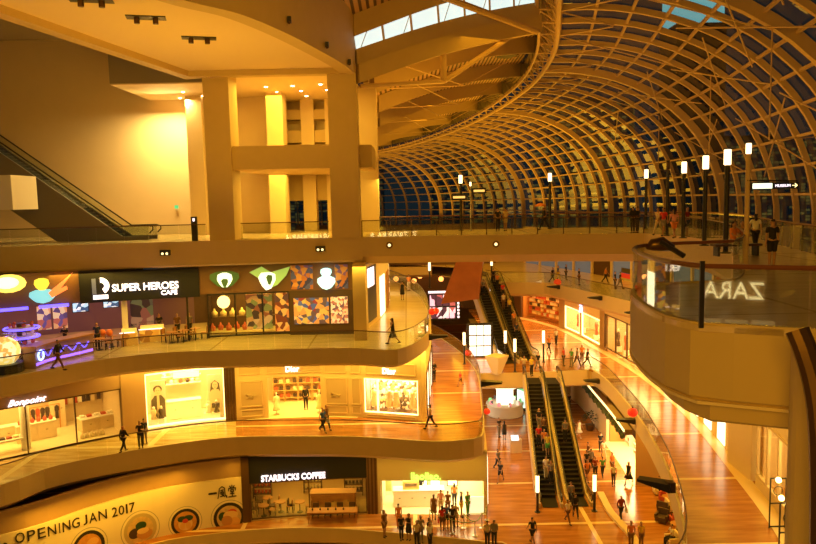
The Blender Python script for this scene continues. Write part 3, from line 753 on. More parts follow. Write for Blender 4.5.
# side facade of the lower gallery going away behind the corner
s1z = ZT
seg(S1, 0, S1.L, Z1, s1z, m=M_wall, off=0)
for i in range(9):
    t = 1.2 + i * 3.1
    if t + 2.2 > S1.L: break
    mb = MB(); S1.wall(mb, t, t + 2.0, Z1 + .2, Z1 + 3.0, .05, .04, 1); 
    o = thing('display_case', tuple(S1.P(t + 1, Z1, .05)), 'tall glowing display case in the side wall, %s from the corner' % ['first', 'second', 'third', 'fourth', 'fifth', 'sixth', 'seventh', 'eighth', 'ninth'][i], 'display case', 'lit display cases along the side wall')
    mb.build('lit_panel', M_menu, o)
    mb = MB(); S1.wall(mb, t - .08, t, Z1, Z1 + 3.1, .09, .09, 1); S1.wall(mb, t + 2, t + 2.08, Z1, Z1 + 3.1, .09, .09, 1); S1.wall(mb, t, t + 2, Z1 + 3, Z1 + 3.1, .09, .09, 1); mb.build('frame', M_bronze, o)

# ================= cafe gallery (left, one level up)
f0 = 1.5; f1 = H(F2, 80, 300)[0]; f2 = H(F2, 200, 295)[0]; f3 = H(F2, 208, 320)[0]; f4 = H(F2, 290, 320)[0]; f5 = F2.L
zh = -3.5; zt3 = Z3 - 1.55
seg(F2, f0, f1, zh, zt3, m=mat('bronze_header', (.20, .10, .05), .5)); 
seg(F2, f2, f5, zh, zt3, m=mat('bronze_header', (.20, .10, .05), .5)); seg(F2, f4, f5, Z2, zh, m=mat('dark_brown_wall', (.10, .06, .035), .6))
room(F2, f0, f1 + 6.5, Z2, zh + .1, 7.0, m=M_purple, power=240, color=(1, .55, .4), sides=1)
room(F2, f1 + 6.5, f3, Z2, zh + .1, 7.0, m=M_wood_d, power=170, color=YEL, sides=2)
room(F2, f3, f4, Z2, zh + .1, 4.0, m=M_wood_d, power=230, color=YEL)
framed(F2, f3, f4, Z2 + .1, zh, .1, M_dark, 'window_5', 3)
sg = thing('shop_sign', tuple(F2.P((f1 + f2) / 2, zh, .1)), 'long dark illuminated sign board of the superhero themed cafe', 'sign')
mb = MB(); F2.wall(mb, f1, f2, zh - .1, -1.72, .35, .3, 1); mb.build('sign_board', M_headdark, sg)
t, z = H(F2, 146, 285); lettering('SUPER HEROES', 4.0, .48, F2.P(t, z - .28, .42), F2.rz(t), M_lt_white, sg, .06, offset=.02)
t, z = H(F2, 169.5, 290.5); lettering('CAFE', 1.0, .30, F2.P(t, z - .22, .42), F2.rz(t), M_lt_white, sg, .06, name='small_lettering', offset=.02)
t, z = H(F2, 100.5, 286); R = F2.rz(t); pc = F2.P(t, z, .44)
def facexy(C, t, z, u, v, off=.44): return C.P(t + u, z + v, off)
mb = MB()   # the round-cornered letter with its folded leaf
def arcpoly(cx, cz, r0, r1, a0_, a1_, n=14):
    return [(cx + r1 * math.cos(a0_ + (a1_ - a0_) * i / n), cz + r1 * math.sin(a0_ + (a1_ - a0_) * i / n)) for i in range(n + 1)], [(cx + r0 * math.cos(a0_ + (a1_ - a0_) * i / n), cz + r0 * math.sin(a0_ + (a1_ - a0_) * i / n)) for i in range(n + 1)]
o_, i_ = arcpoly(0, .05, .22, .52, -PI * .35, PI * .5)
mb.slabstrip([facexy(F2, t, z, *p) for p in o_], [facexy(F2, t, z, *p) for p in i_], F2.P(t, 0, .05) - F2.P(t, 0, 0))
for (u0, u1, v0, v1) in ((-.45, .42, -.78, -.52),): 
    c_ = facexy(F2, t, z, (u0 + u1) / 2, (v0 + v1) / 2); mb.box(c_, (u1 - u0, .06, v1 - v0), rz=R)
mb.build('logo', M_lt_white, sg)
mb = MB(); c_ = facexy(F2, t, z, -.38, 0.02, .43); mb.box(c_, (.24, .05, 1.0), rz=R); mb.build('logo_bar', mat('blue_grey_sign', (.12, .14, .22), .5, emit=.15, ecol=(.3, .35, .6)), sg)
# generic coloured light boxes in place of the figures above the cafe
def blob(px, py, pts, cols, label, C=F2, off=.35):
    t, z = H(C, px, py); o = thing('cutout_lightbox', tuple(C.P(t, z, off)), label, 'light box', 'cutout light boxes over the cafe front')
    for j, (poly, cname, ccol, em) in enumerate(cols):
        pts_ = [C.P(t + u, z + v, off + .02 * j) for (u, v) in poly]
        nrm = (C.P(t, 0, .12) - C.P(t, 0, 0)); n = len(pts_)
        MB().add(pts_ + [p + nrm for p in pts_], [tuple(range(n)), tuple(reversed(range(n, 2 * n)))] + [(i, (i + 1) % n, n + (i + 1) % n, n + i) for i in range(n)]).build('coloured_panel', mat(cname, ccol, .5, emit=em, ecol=ccol), o)
    return o
def ell(cx, cz, rx, rz_, n=14, w_=0.0): return [(cx + rx * (1 + w_ * math.sin(3 * 2 * PI * k / n)) * math.cos(2 * PI * k / n), cz + rz_ * (1 + w_ * math.sin(3 * 2 * PI * k / n)) * math.sin(2 * PI * k / n)) for k in range(n)]
blob(8, 283, None, [(ell(0, 0, .95, .55), 'lamp_yellow', (1, .75, .12), 1.6), (ell(-.1, .05, .65, .35), 'lamp_pale', (1, .9, .5), 2.0)], 'glowing yellow rounded light box at the far left above the cafe')
blob(42, 291, None, [(ell(0, -.25, .75, .42, 12, .1), 'lamp_aqua', (.25, .75, .8), 1.0), ([(.3, -.1), (1.2, .6), (1.75, 1.05), (1.5, .75), (1.0, .1), (1.35, .25), (1.4, .05), (.5, -.4)], 'lamp_orange', (1, .28, .06), 1.2), (ell(-.02, .48, .42, .38, 10, .08), 'lamp_gold', (1, .72, .05), 1.5)], 'aqua, gold and orange abstract light box beside the dark cafe sign')
blob(225, 278, None, [(ell(0, 0, .95, .55, 12, .12), 'lamp_deepgreen', (.05, .12, .02), .6), (ell(0, -.05, .5, .5, 10, .1), 'lamp_white', (.85, 1, .8), 1.3), (ell(0, -.25, .22, .3, 9, .2), 'lamp_deepgreen', (.05, .12, .02), .6)], 'dark green and white rounded light box right of the cafe sign')
blob(270, 277, None, [([(-1.3, .4), (-.5, .75), (.1, .35), (1.4, .7), (1.1, .1), (.5, -.5), (-.3, -.8), (-.6, -.1)], 'lamp_green', (.30, .5, .1), .8), (ell(-.15, -.15, .55, .6, 11, .15), 'lamp_white', (.85, 1, .8), 1.3), (ell(.0, -.1, .2, .35, 9, .2), 'lamp_deepgreen', (.05, .12, .02), .6)], 'green and white jagged light box in the middle of the cafe front')
blob(327, 277, None, [(ell(0, -.3, .6, .45, 12, .1), 'lamp_ice', (.5, .95, 1), 1.3), (ell(.0, .35, .38, .33, 10, .1), 'lamp_ice', (.5, .95, 1), 1.3)], 'pale icy blue light box at the right end of the cafe front')
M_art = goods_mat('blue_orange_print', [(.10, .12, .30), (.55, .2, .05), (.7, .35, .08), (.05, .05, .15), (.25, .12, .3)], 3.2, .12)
for p0, p1, lb in ((291, 313, 'blue and orange printed panel on the header left of the icy light box'), (335, 348, 'dark blue printed panel on the header right of the icy light box')):
    curved_panel(F2, H(F2, p0, 280)[0], H(F2, p1, 280)[0], -3.4, -1.8, .08, .06, M_art, 'printed_panel', lb, 'panel')
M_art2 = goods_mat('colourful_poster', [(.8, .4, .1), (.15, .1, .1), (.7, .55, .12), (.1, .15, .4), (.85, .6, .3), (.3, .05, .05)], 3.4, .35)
curved_panel(F2, H(F2, 294, 310)[0], H(F2, 329, 310)[0], -5.75, -4.0, .10, .08, M_art2, 'poster', 'wide colourful poster in the dark wall right of the cafe windows', 'poster')
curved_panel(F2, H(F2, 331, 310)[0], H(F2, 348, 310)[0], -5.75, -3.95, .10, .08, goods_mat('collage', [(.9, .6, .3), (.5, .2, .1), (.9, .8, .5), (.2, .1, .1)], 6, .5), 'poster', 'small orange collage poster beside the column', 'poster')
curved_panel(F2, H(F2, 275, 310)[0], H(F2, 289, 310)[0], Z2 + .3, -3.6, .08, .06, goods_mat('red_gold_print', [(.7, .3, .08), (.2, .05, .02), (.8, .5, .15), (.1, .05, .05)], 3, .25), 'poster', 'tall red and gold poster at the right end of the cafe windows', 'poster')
curved_panel(F2, H(F2, 122, 320)[0], H(F2, 128, 320)[0], Z2, zh, .0, .1, M_white, 'pillar_panel', 'narrow pale pillar in the middle of the cafe front', 'pillar')
seg(F2, H(F2, 187, 320)[0], H(F2, 189, 320)[0], Z2, zh, 'trim_25', M_dark, .02)
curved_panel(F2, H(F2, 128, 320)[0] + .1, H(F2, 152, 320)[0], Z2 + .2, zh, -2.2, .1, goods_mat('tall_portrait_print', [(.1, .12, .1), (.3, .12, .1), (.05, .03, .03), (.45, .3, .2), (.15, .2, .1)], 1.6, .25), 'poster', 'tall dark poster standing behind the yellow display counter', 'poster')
# column and poster wall at the end of the cafe gallery
colbox(353, 366, 45.4, 2.2, Z2, Z3 - 1.6, 'column', M_fascia, 300)
seg(S2, 0, S2.L, Z2, Z3 - 1.6, m=M_wall)
curved_panel(S2, .6, 4.6, Z2 + .4, -2.2, .08, .06, mat('dark_poster_field', (.05, .05, .09), .4), 'poster_board', 'dark tall poster board on the side wall behind the brown column', 'board')
curved_panel(S2, 1.0, 3.6, -3.6, -2.3, .14, .05, M_lt_white, 'light_panel', 'small bright white light panel at the top of the dark poster board', 'light panel')
for i in range(7):
    t = 6.5 + i * 4.2
    if t + 3 > S2.L: break
    curved_panel(S2, t, t + 2.6, Z2 + .1, Z2 + 3.1, .06, .05, [M_menu, M_wood, M_glit][i % 3], 'shop_window', ['bright', 'orange wooden', 'glittering'][i % 3] + ' shop window on the side of the cafe gallery, ' + ['nearest the column', 'second from the column', 'third from the column', 'fourth from the column', 'fifth from the column', 'sixth from the column', 'farthest from the column'][i], 'shop window')

# ================= concourse (left): hoarding, coffee shop, frozen yoghurt shop
g0 = 1.0; g1 = H(F0, 243, 500)[0]; g2 = H(F0, 250, 500)[0]; g3 = H(F0, 367.5, 500)[0]; g4 = H(F0, 378, 500)[0]; g5 = F0.L
zt1 = Z1 - 1.45
seg(F0, g0, g1, -15.2, zt1, m=BROWN)
hb = MB(); F0.wall(hb, g0, g1 - .05, Z0, -15.15, .25, .18, .8)
hoard = thing('hoarding', tuple(F0.P((g0 + g1) / 2, Z0)), 'long curved cream hoarding announcing a noodle restaurant, with round bowl pictures', 'hoarding')
hb.build('hoarding_board', mat('cream_board', (.80, .68, .50), .6), hoard)
M_ink = mat('black_ink', (.015, .012, .01), .5)
def hoard_text(body, px0, px1, py0, py1, h_):
    """letter by letter along the curved board, between two measured ends"""
    t0, z0_ = H(F0, px0, py0); t1, z1_ = H(F0, px1, py1); n = len(body)
    wid = {'I': .45, 'J': .7, ' ': .55, '1': .6, 'N': 1.1, 'O': 1.15, 'G': 1.1, '0': 1.0, 'M': 1.2}
    ws = [wid.get(c, 1.0) for c in body]; tot = sum(ws); acc = 0
    for c, w_ in zip(body, ws):
        u = (acc + w_ / 2) / tot; acc += w_
        if c == ' ': continue
        t = t0 + (t1 - t0) * u; z = (z0_ + (z1_ - z0_) * u)
        cw = (t1 - t0) / tot * w_ * .8 * {'I': .25, '1': .5, 'J': .75}.get(c, 1)
        lettering(c, cw, h_, F0.P(t, z - h_ / 2, .28), F0.rz(t), M_ink, hoard, .02, name='letter')
hoard_text('OPENING', 13, 78, 537, 520.5, .58); hoard_text('JAN', 80, 106, 519.5, 512, .58); hoard_text('2017', 109.5, 134, 511.5, 505, .58)
hoard_text('O', 0, 9, 549, 545, .7)
# brush characters drawn stroke by stroke
def strokes(px0, py0, px1, sts, size, lw=.075, asp=1.4):
    t, z = H(F0, (px0 + px1) / 2, py0); mb = MB()
    for st in sts:
        P = [F0.P(t + (x - .5) * size, z + (.5 - y) * size * asp, .27) for x, y in st]
        for a_, b_ in zip(P, P[1:]): mb.bar(a_, b_, lw, .03, up=(F0.P(t, 0, 1) - F0.P(t, 0, 0)))
    for st in sts:
        for x, y in st: mb.box(F0.P(t + (x - .5) * size, z + (.5 - y) * size * asp, .27), (lw * .8, .03, lw * .8))
    mb.build('brush_character', M_ink, hoard)
strokes(209, 492, 216, [[(.0, .5), (1.0, .5)]], .42, .12)
strokes(217, 491, 227, [[(.2, .15), (.12, .6), (0, .95)], [(.2, .15), (.5, .0), (.8, .15)], [(.8, .15), (.82, .7), (1.0, .95), (1.0, .8)], [(.35, .3), (.65, .28)], [(.35, .45), (.65, .45), (.65, .62), (.35, .62), (.35, .45)], [(.5, .3), (.5, .8)], [(.3, .82), (.7, .78)], [(.62, .68), (.74, .86)]], .56, .06)
strokes(227, 489.5, 237, [[(.5, .0), (.5, .2)], [(.25, .05), (.35, .2)], [(.75, .05), (.65, .2)], [(.08, .45), (.12, .25), (.9, .25), (.86, .45)], [(.35, .38), (.65, .38), (.65, .55), (.35, .55), (.35, .38)], [(.3, .7), (.7, .7)], [(.5, .58), (.5, .95)], [(.1, .95), (.92, .95)]], .56, .06)
# bowls printed on the board: thin relief discs
def bowl(px, py, r, rimcol, broth, items, label):
    t, z = H(F0, px, py); Rz = F0.rz(t); nv = (F0.P(t, 0, 1) - F0.P(t, 0, 0)).normalized()
    o = thing('bowl_picture', tuple(F0.P(t, z, .26)), None, None); o.parent = hoard; ROOTS[o.name] = ROOTS[hoard.name]; o.location = (0, 0, 0)
    def disc(u, v, rr, off, m, nm, sx=1.0, sz=1.0):
        c = F0.P(t + u, z + v, .25); ex = Vector((math.cos(Rz), math.sin(Rz), 0)); n = 28
        F_ = [F0.P(t + u + rr * sx * math.cos(2 * PI * k / n), z + v + rr * sz * math.sin(2 * PI * k / n), .26 + off) for k in range(n)]
        C0 = F0.P(t + u, z + v, .26 + off); B0 = C0 - nv * off
        G_ = [F0.P(t + u + .5 * rr * sx * math.cos(2 * PI * k / n), z + v + .5 * rr * sz * math.sin(2 * PI * k / n), .26 + off) for k in range(n)]
        MB().add(F_ + [p - nv * off for p in F_] + G_ + [C0], [(k, (k + 1) % n, 2 * n + (k + 1) % n, 2 * n + k) for k in range(n)] + [(2 * n + k, 2 * n + (k + 1) % n, 3 * n) for k in range(n)] + [(k, n + k, n + (k + 1) % n, (k + 1) % n) for k in range(n)]).build(nm, m, o); return
        MB().add(F_ + [p - nv * off for p in F_], [tuple(range(n)), tuple(reversed(range(n, 2 * n)))] + [(k, (k + 1) % n, n + (k + 1) % n, n + k) for k in range(n)]).build(nm, m, o)
    disc(0, 0, r * 1.18, .006, mat('grey_ring', (.34, .30, .25), .6), 'printed_ring'); disc(0, 0, r * 1.14, .012, mat('cream_board', (.80, .68, .50), .6), 'printed_ground')
    disc(0, 0, r, .02, mat(rimcol[0], rimcol[1], .5), 'bowl_rim'); disc(0, 0, r * .80, .028, mat(broth[0], broth[1], .5, noise=.35, scale=5), 'broth')
    for j, (u, v, rr, sx, sz, (cn, cc)) in enumerate(items): disc(u * r, v * r, rr * r, .034 + .006 * j, mat(cn, cc, .5), 'topping', sx, sz)
GRN = ('dark_herbs', (.02, .06, .015)); EGG = ('boiled_egg', (.75, .42, .14)); PORK = ('roast_pork', (.55, .26, .10)); RED = ('red_paste', (.6, .06, .02)); NOO = ('noodles', (.78, .52, .22)); DRK = ('dark_mushroom', (.06, .03, .02))
bowl(86, 546, 1.0, ('black_bowl', (.02, .015, .012)), ('orange_broth', (.62, .28, .06)), [(0, -.2, .35, 1.4, 1, GRN), (.3, .25, .3, 1.2, .8, EGG)], '')
bowl(139, 528, 1.02, ('white_bowl', (.5, .38, .22)), ('cream_broth', (.62, .42, .2)), [(-.35, -.15, .35, 1, .9, DRK), (.05, .25, .3, 1.1, .8, GRN), (.25, -.3, .4, 1.2, .8, PORK), (.15, -.1, .3, 1.2, .6, NOO)], '')
bowl(185, 520.5, .88, ('black_bowl', (.02, .015, .012)), ('orange_broth', (.62, .28, .06)), [(0, -.1, .5, 1, 1, NOO), (-.2, -.25, .22, .8, 1.2, EGG), (.2, -.25, .22, .8, 1.2, EGG), (.22, .3, .26, 1.3, .8, GRN), (-.22, .28, .26, 1.2, .8, GRN), (0, .12, .2, 1, .8, RED)], '')
bowl(229, 515.5, .98, ('black_bowl', (.02, .015, .012)), ('cream_broth', (.62, .42, .2)), [(-.4, .1, .28, 1, 1.1, GRN), (.2, .35, .25, 1.2, .8, RED), (.1, .15, .4, 1.2, .7, NOO), (.35, -.35, .35, 1, .95, EGG), (-.15, -.2, .35, 1, 1, PORK)], '')
seg(F0, g1 - .05, g2, Z0, zt1, 'trim_26', M_bronze, .3, .5)
seg(F0, g2, g3, -15.72, zt1, 'wall_coffee_header', M_headdark, .05); seg(F0, g3, g4, Z0, zt1, 'wall_pier', mat('brown_pier', (.22, .12, .06), .6), .1)
for k in range(3): t = g3 + (g4 - g3) * (k + .5) / 3; seg(F0, t - .06, t + .06, Z0, zt1, 'trim_27', M_bronze, .16, .1)
wallsign(F0, 293.5, 476, 'STARBUCKS COFFEE', 4.15, .42, M_lt_white, 'glowing white coffee shop name on the dark header at concourse level', off=.14, offset=.02)
room(F0, g2, g3, Z0, -15.65, 7.5, m=mat('coffee_wall', (.22, .10, .04), .6, noise=.3, scale=2), power=230, color=YEL, fm=mat('coffee_shop_floor', (.34, .21, .10), .35))
framed(F0, g2 + .05, g3 - .05, Z0, -15.72, .07, M_bronze, 'window_6', 2)
M_grey_lao = mat('pale_grey_frame', (.55, .47, .36), .6)
h0 = H(F0, 381, 500)[0]; h1 = H(F0, 479, 500)[0]
seg(F0, g4, h0, Z0, zt1, 'wall_pier', M_grey_lao, .08); seg(F0, h0, g5, -15.95, zt1, 'wall_yoghurt_header', M_grey_lao, .08); seg(F0, h1 + .9, g5 + 0, Z0, zt1, 'wall_pier', M_lt_warm if 0 else M_grey_lao, .08)
wallsign(F0, 426, 475.5, 'llaollao.' if 0 else 'llaollao.', 1.95, .46, M_lt_green, 'glowing green lower case frozen yoghurt shop name', off=.16, offset=.02)
room(F0, h0, g5 - .1, Z0, -15.9, 2.9, m=mat('bright_white_wall', (.9, .85, .7), .5), power=260, color=(1, .80, .36), fm=mat('glossy_white_floor', (.9, .83, .65), .2))
# L0 side wall behind the corner and the kiosk block under the landing
SW = Curve2([(4.9, 45.4), (5.3, 52), (5.2, 62), (4.0, 72)], 3)
seg(SW, 0, SW.L, Z0, zt1, m=M_wall)
for i in range(4):
    t = .8 + i * 6
    curved_panel(SW, t, t + 3.6, Z0 + .3, Z0 + 3.4, .06, .05, M_menu, 'lit_window', 'bright shop window on the concourse side wall, ' + ['just around the yoghurt shop corner', 'second past the yoghurt shop', 'third past the yoghurt shop', 'farthest along'][i], 'shop window')
# edges: rails and skirting at the basement void

# ================= right-hand shops
RF0 = Curve2([(15.0, 80), (16.6, 70), (16.4, 60), (16.2, 54), (15.9, 49.6)], 4)
RN0 = Curve2([(15.9, 49.6), (18.8, 47.5), (20.0, 40), (18.5, 30), (16, 22)], 4)
ztr = Z2 - 1.45
M_orange_shelf = mat('orange_lit_wood', (.62, .26, .06), .5)
r0 = H(RF1, 521, 320)[0]; r1 = H(RF1, 559.5, 320)[0]; r2 = H(RF1, 564.5, 325)[0]; r3 = H(RF1, 600.5, 340)[0]; r4 = H(RF1, 604.5, 340)[0]; r5 = H(RF1, 646, 360)[0]
seg(RF1, 0, r0, Z1, ztr, m=M_wood_d); seg(RF1, r1, r2, Z1, ztr, m=BROWN, off=.1); seg(RF1, r3, r4, Z1, ztr, m=BROWN, off=.1)
room(RF1, r0, r1, Z1, ztr, 2.2, m=M_orange_shelf, power=520, color=(1, .62, .2))
zs = -9.75
w0, w1 = H(RF1, 565.2, 325)[0], H(RF1, 579.5, 325)[0]; w2, w3 = H(RF1, 582, 325)[0], H(RF1, 600.2, 325)[0]
seg(RF1, r2, r3, zs, ztr, m=M_wall); seg(RF1, w1, w2, Z1, zs, m=M_wall); seg(RF1, r2, w0, Z1, zs, m=M_wall); seg(RF1, w0, w1, Z1, Z1 + .25, m=M_wall); seg(RF1, w2, w3, Z1, Z1 + .25, m=M_wall)
room(RF1, r2, r3, Z1, zs + .1, 3.0, power=900, color=(1, .74, .3))
framed(RF1, w0, w1, Z1 + .25, zs, .1, M_lt_warm, 'window_7', 1); framed(RF1, w2, w3, Z1 + .25, zs, .1, M_lt_warm, 'window_8', 1)
seg(RF1, r4, r5 + 3.5, -8.9, ztr, m=M_wall); room(RF1, r4, r5 + 3.5, Z1, -8.8, 3.0, power=800, color=(1, .7, .25))
framed(RF1, r4, r5 + 3.5, Z1 + .3, -8.9, .1, M_bronze, 'window_9', 5)
t, z = H(RF1, 581.8, 309.5)
o = thing('shop_sign', tuple(RF1.P(t, z, .12)), 'small blue-white glowing round emblem over the cream shop front', 'sign')
mb = MB(); c_ = RF1.P(t, z, .12); mb.ball(c_, .3, 10, 6, (.5, 1, 1)); mb.ball(c_ + Vector((0, 0, .5)), .17, 8, 6); mb.build('emblem', mat('blue_white_light', (.7, .8, 1), .4, emit=3.5, ecol=(.45, .55, 1)), o)
# shelves with stock in the orange shop
for k, zz in enumerate((.5, 1.0, 1.5, 2.0, 2.5, 3.0, 3.5)):
    mb = MB(); RF1.wall(mb, r0 + .3, r1 - .2, Z1 + zz, Z1 + zz + .05, -.9, .6, 1)
    mb.build('shelf', M_orange_shelf, label=['lowest', 'second lowest', 'third lowest', 'middle', 'third highest', 'second highest', 'highest'][k] + ' long shelf in the orange gift shop', cat='shelf', group='shelves of the orange shop')
tl = r1 - r0
proto_box = None
gm = [mat('stock_cream', (.8, .65, .4), .5), mat('stock_red', (.55, .1, .05), .5), mat('stock_dark', (.08, .05, .04), .5), mat('stock_white', (.9, .85, .75), .5)]
for k, zz in enumerate((.55, 1.05, 1.55, 2.05, 2.55, 3.05)):
    n = 13
    for i in range(n):
        t = r0 + .6 + (tl - 1.2) * (i + random.uniform(-.25, .25)) / (n - 1); m_ = random.choice(gm); nm = 'stock_box_' + m_.name[6:]
        key = 'proto_' + m_.name
        if key not in globals():
            b_ = MB().box((0, 0, .15), (.5, .3, .3)); b_.box((0, 0, .315), (.52, .32, .03)); me_o = b_.build('gift_box', m_); globals()[key] = me_o
            o = me_o
        else: o = globals()[key].copy(); COL.objects.link(o)
        o.location = RF1.P(t, Z1 + zz, -1.15); o.rotation_euler = (0, 0, RF1.rz(t))
        c_ = m_.name[6:]; tag(o, '%s gift box on the shelves of the orange lit shop' % {'cream': 'cream', 'red': 'red', 'dark': 'dark brown', 'white': 'white'}[c_], 'box', 'gift boxes in the orange shop')
mb = MB(); A_ = RF1.pts(r0, RF1.L, .02, 1.5); B_2 = RF1.pts(r0, RF1.L, .75, 1.5)
mb.slabstrip([(p.x, p.y, Z1 + .005) for p in A_], [(p.x, p.y, Z1 + .005) for p in B_2], (0, 0, .015)); struct(mb, 'floor_border', mat('cream_border_stone', (.80, .60, .30), .25))
# goods in the cream shop windows: small figures on plinths
def plinth_item(p, m, h, label, cat='display figure', rz=0, group=None):
    o = thing('display_figure', tuple(p), label, cat, group, rz)
    mb = MB(); mb.box((p[0], p[1], p[2] + .25), (.55, .45, .5)); mb.build('plinth', M_white, o)
    mb = MB(); mb.tube([(p[0], p[1], p[2] + .5), (p[0], p[1], p[2] + .5 + h * .35), (p[0], p[1], p[2] + .5 + h * .6), (p[0], p[1], p[2] + .5 + h * .82), (p[0], p[1], p[2] + .5 + h * .88)], [.22, .12, .2, .16, .04], 8); mb.build('garment', m, o, True)
    mb = MB(); mb.ball((p[0], p[1], p[2] + .5 + h * .98), .1, 8, 6, (1, 1, 1.25)); mb.build('head_form', M_white, o, True)
    return o
for t, m_, lb in (((w0 + w1) / 2 - .5, gm[1], 'red dressed figure in the left window of the cream shop'), ((w0 + w1) / 2 + .6, gm[2], 'dark dressed figure in the left window of the cream shop'), ((w2 + w3) / 2 - .8, gm[1], 'red dressed figure at the far side of the right cream shop window'), ((w2 + w3) / 2 + .7, gm[0], 'cream dressed figure at the near side of the right cream shop window'), (r4 + 1.2, gm[2], 'dark dressed figure at the far end of the wide window'), (r4 + 3.0, gm[1], 'red dressed figure in the middle of the wide window'), (r4 + 5.0, gm[0], 'cream dressed figure right of the red one in the wide window'), (r4 + 7.0, gm[3], 'white dressed figure at the near end of the wide window')):
    plinth_item(RF1.P(t, Z1 + .1, -.9), m_, 1.6, lb)
# nearer part of that facade, seen below the platform
n0 = r5 + 3.5; n1 = H(RF1, 734, 476)[0]; n2 = H(RF1, 756, 487)[0]; n3 = RF1.L
seg(RF1, n0, n1, Z1, ztr, m=M_wall); 
for k in range(5):
    t = n0 + 1.0 + k * (n1 - n0 - 1.5) / 5; 
    curved_panel(RF1, t, t + 1.5, Z1 + .1, Z1 + 3.2, .06, .05, M_menu, 'lit_window', 'bright shop window on the right gallery, %s counting from the pillar' % ['fifth', 'fourth', 'third', 'second', 'first'][k], 'shop window')
q0, q1 = RF1.P(n1, 0, .1), RF1.P(n2, 0, .9)
struct(MB().box(((q0.x + q1.x) / 2 + .95, (q0.y + q1.y) / 2, (Z1 + ztr) / 2), (1.5, abs(q0.y - q1.y) * .75, ztr - Z1)), 'column', M_wall)
seg(RF1, n2, n3, -8.8, ztr, m=M_wall); room(RF1, n2, n3, Z1, -8.7, 2.0, power=420, color=(1, .7, .2))
framed(RF1, n2, n3, Z1 + .5, -8.8, .16, M_wall, 'window_10', 9); seg(RF1, n2, n3, Z1, Z1 + .5, m=M_wall, off=.05)
# upper right gallery facade behind the bridge
seg(RF2, 0, RF2.L, -2.4, -1.6, m=M_wall)
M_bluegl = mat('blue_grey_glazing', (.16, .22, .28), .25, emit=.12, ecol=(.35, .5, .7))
for k in range(16):
    t = k * (RF2.L / 16); t2 = t + RF2.L / 16
    kind = [M_bluegl, M_bluegl, M_bluegl, M_bluegl, M_wood_d, M_bluegl, M_bluegl, M_wood_d, M_bluegl, M_bluegl, M_wood, M_bluegl, M_wood_d, M_bluegl, M_wood_d, M_bluegl][k]
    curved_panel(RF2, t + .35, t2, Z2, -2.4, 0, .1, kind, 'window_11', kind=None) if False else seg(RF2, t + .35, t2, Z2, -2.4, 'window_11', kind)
    seg(RF2, t, t + .35, Z2, -1.6, 'column', M_wall, .2)
t, z = H(RF2, 627, 276)
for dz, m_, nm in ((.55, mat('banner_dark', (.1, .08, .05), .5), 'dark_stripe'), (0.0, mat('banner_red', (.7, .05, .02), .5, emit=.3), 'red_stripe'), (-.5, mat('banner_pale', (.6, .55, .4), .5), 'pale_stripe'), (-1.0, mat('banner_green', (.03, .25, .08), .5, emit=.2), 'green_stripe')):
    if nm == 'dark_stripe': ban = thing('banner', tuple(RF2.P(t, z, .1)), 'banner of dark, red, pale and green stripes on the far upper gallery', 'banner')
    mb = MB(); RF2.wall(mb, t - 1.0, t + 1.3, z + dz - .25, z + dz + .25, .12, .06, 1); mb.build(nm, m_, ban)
# concourse shop under the right gallery with its lit canopy
ztl = Z1 - 1.35
c0 = H(RF0, 606, 470)[0]; c1 = RF0.L
seg(RF0, 0, c0, Z0, ztl, m=M_wall); seg(RF0, c0, c1, -14.9, ztl, m=M_wood_d)
room(RF0, c0, c1, Z0, -14.8, 2.6, m=M_orange_shelf, power=760, color=(1, .72, .3), fm=M_shopfloor)
seg(RN0, 0, RN0.L, Z0, ztl, m=mat('tan_wall', (.50, .30, .14), .7))
can = thing('shop_canopy', tuple(RF0.P((c0 + c1) / 2, -14.7, .5)), 'brightly lit canopy strip with hanging garland over the concourse shop', 'canopy')
mb = MB(); RF0.wall(mb, c0 - 9, c1, -14.55, -14.15, .75, .5, 1); mb.build('canopy_board', M_wood_d, can)
mb = MB(); RF0.wall(mb, c0 - 8.5, c1 - .1, -14.35, -14.2, .82, .06, 1); mb.build('light_strip', M_lt_warm, can)
mb = MB()
for i in range(34):
    t = c0 - 8.5 + i * (c1 - c0 + 8.4) / 34; mb.ball(RF0.P(t, -14.75 - .12 * (i % 3), .7), .17, 6, 4, (1, 1, 1.5))
mb.build('garland', mat('dark_green_leaves', (.05, .07, .02), .7), can)
for k in range(4):
    t = c0 + .8 + k * (c1 - c0 - 1.4) / 3.2
    o = thing('shelf_unit', tuple(RF0.P(t, Z0, -1.8)), 'shelf unit full of coloured goods in the canopy shop, ' + ['farthest from', 'second farthest from', 'second nearest to', 'nearest to'][k] + ' the camera', 'shelf unit', None)
    mb = MB(); 
    for j in range(5): RF0.wall(mb, t - .6, t + .6, Z0 + .3 + j * .5, Z0 + .34 + j * .5, -1.5, .4, 1)
    for s_ in (-.62, .58): RF0.wall(mb, t + s_, t + s_ + .04, Z0, Z0 + 2.5, -1.5, .4, 1)
    mb.build('rack', M_white, o)
    mb = MB()
    for j in range(4):
        for i in range(4): mb.box(RF0.P(t - .45 + i * .3, Z0 + .34 + j * .5 + .14, -1.7), (.2, .22, .26))
    g_ = mb.build('stacked_goods', goods_mat('small_goods', [(.8, .3, .1), (.9, .8, .5), (.2, .1, .08), (.7, .55, .2)], 3, .3) if 'small_goods' not in MATS else MATS['small_goods'], o); g_['kind'] = 'stuff'
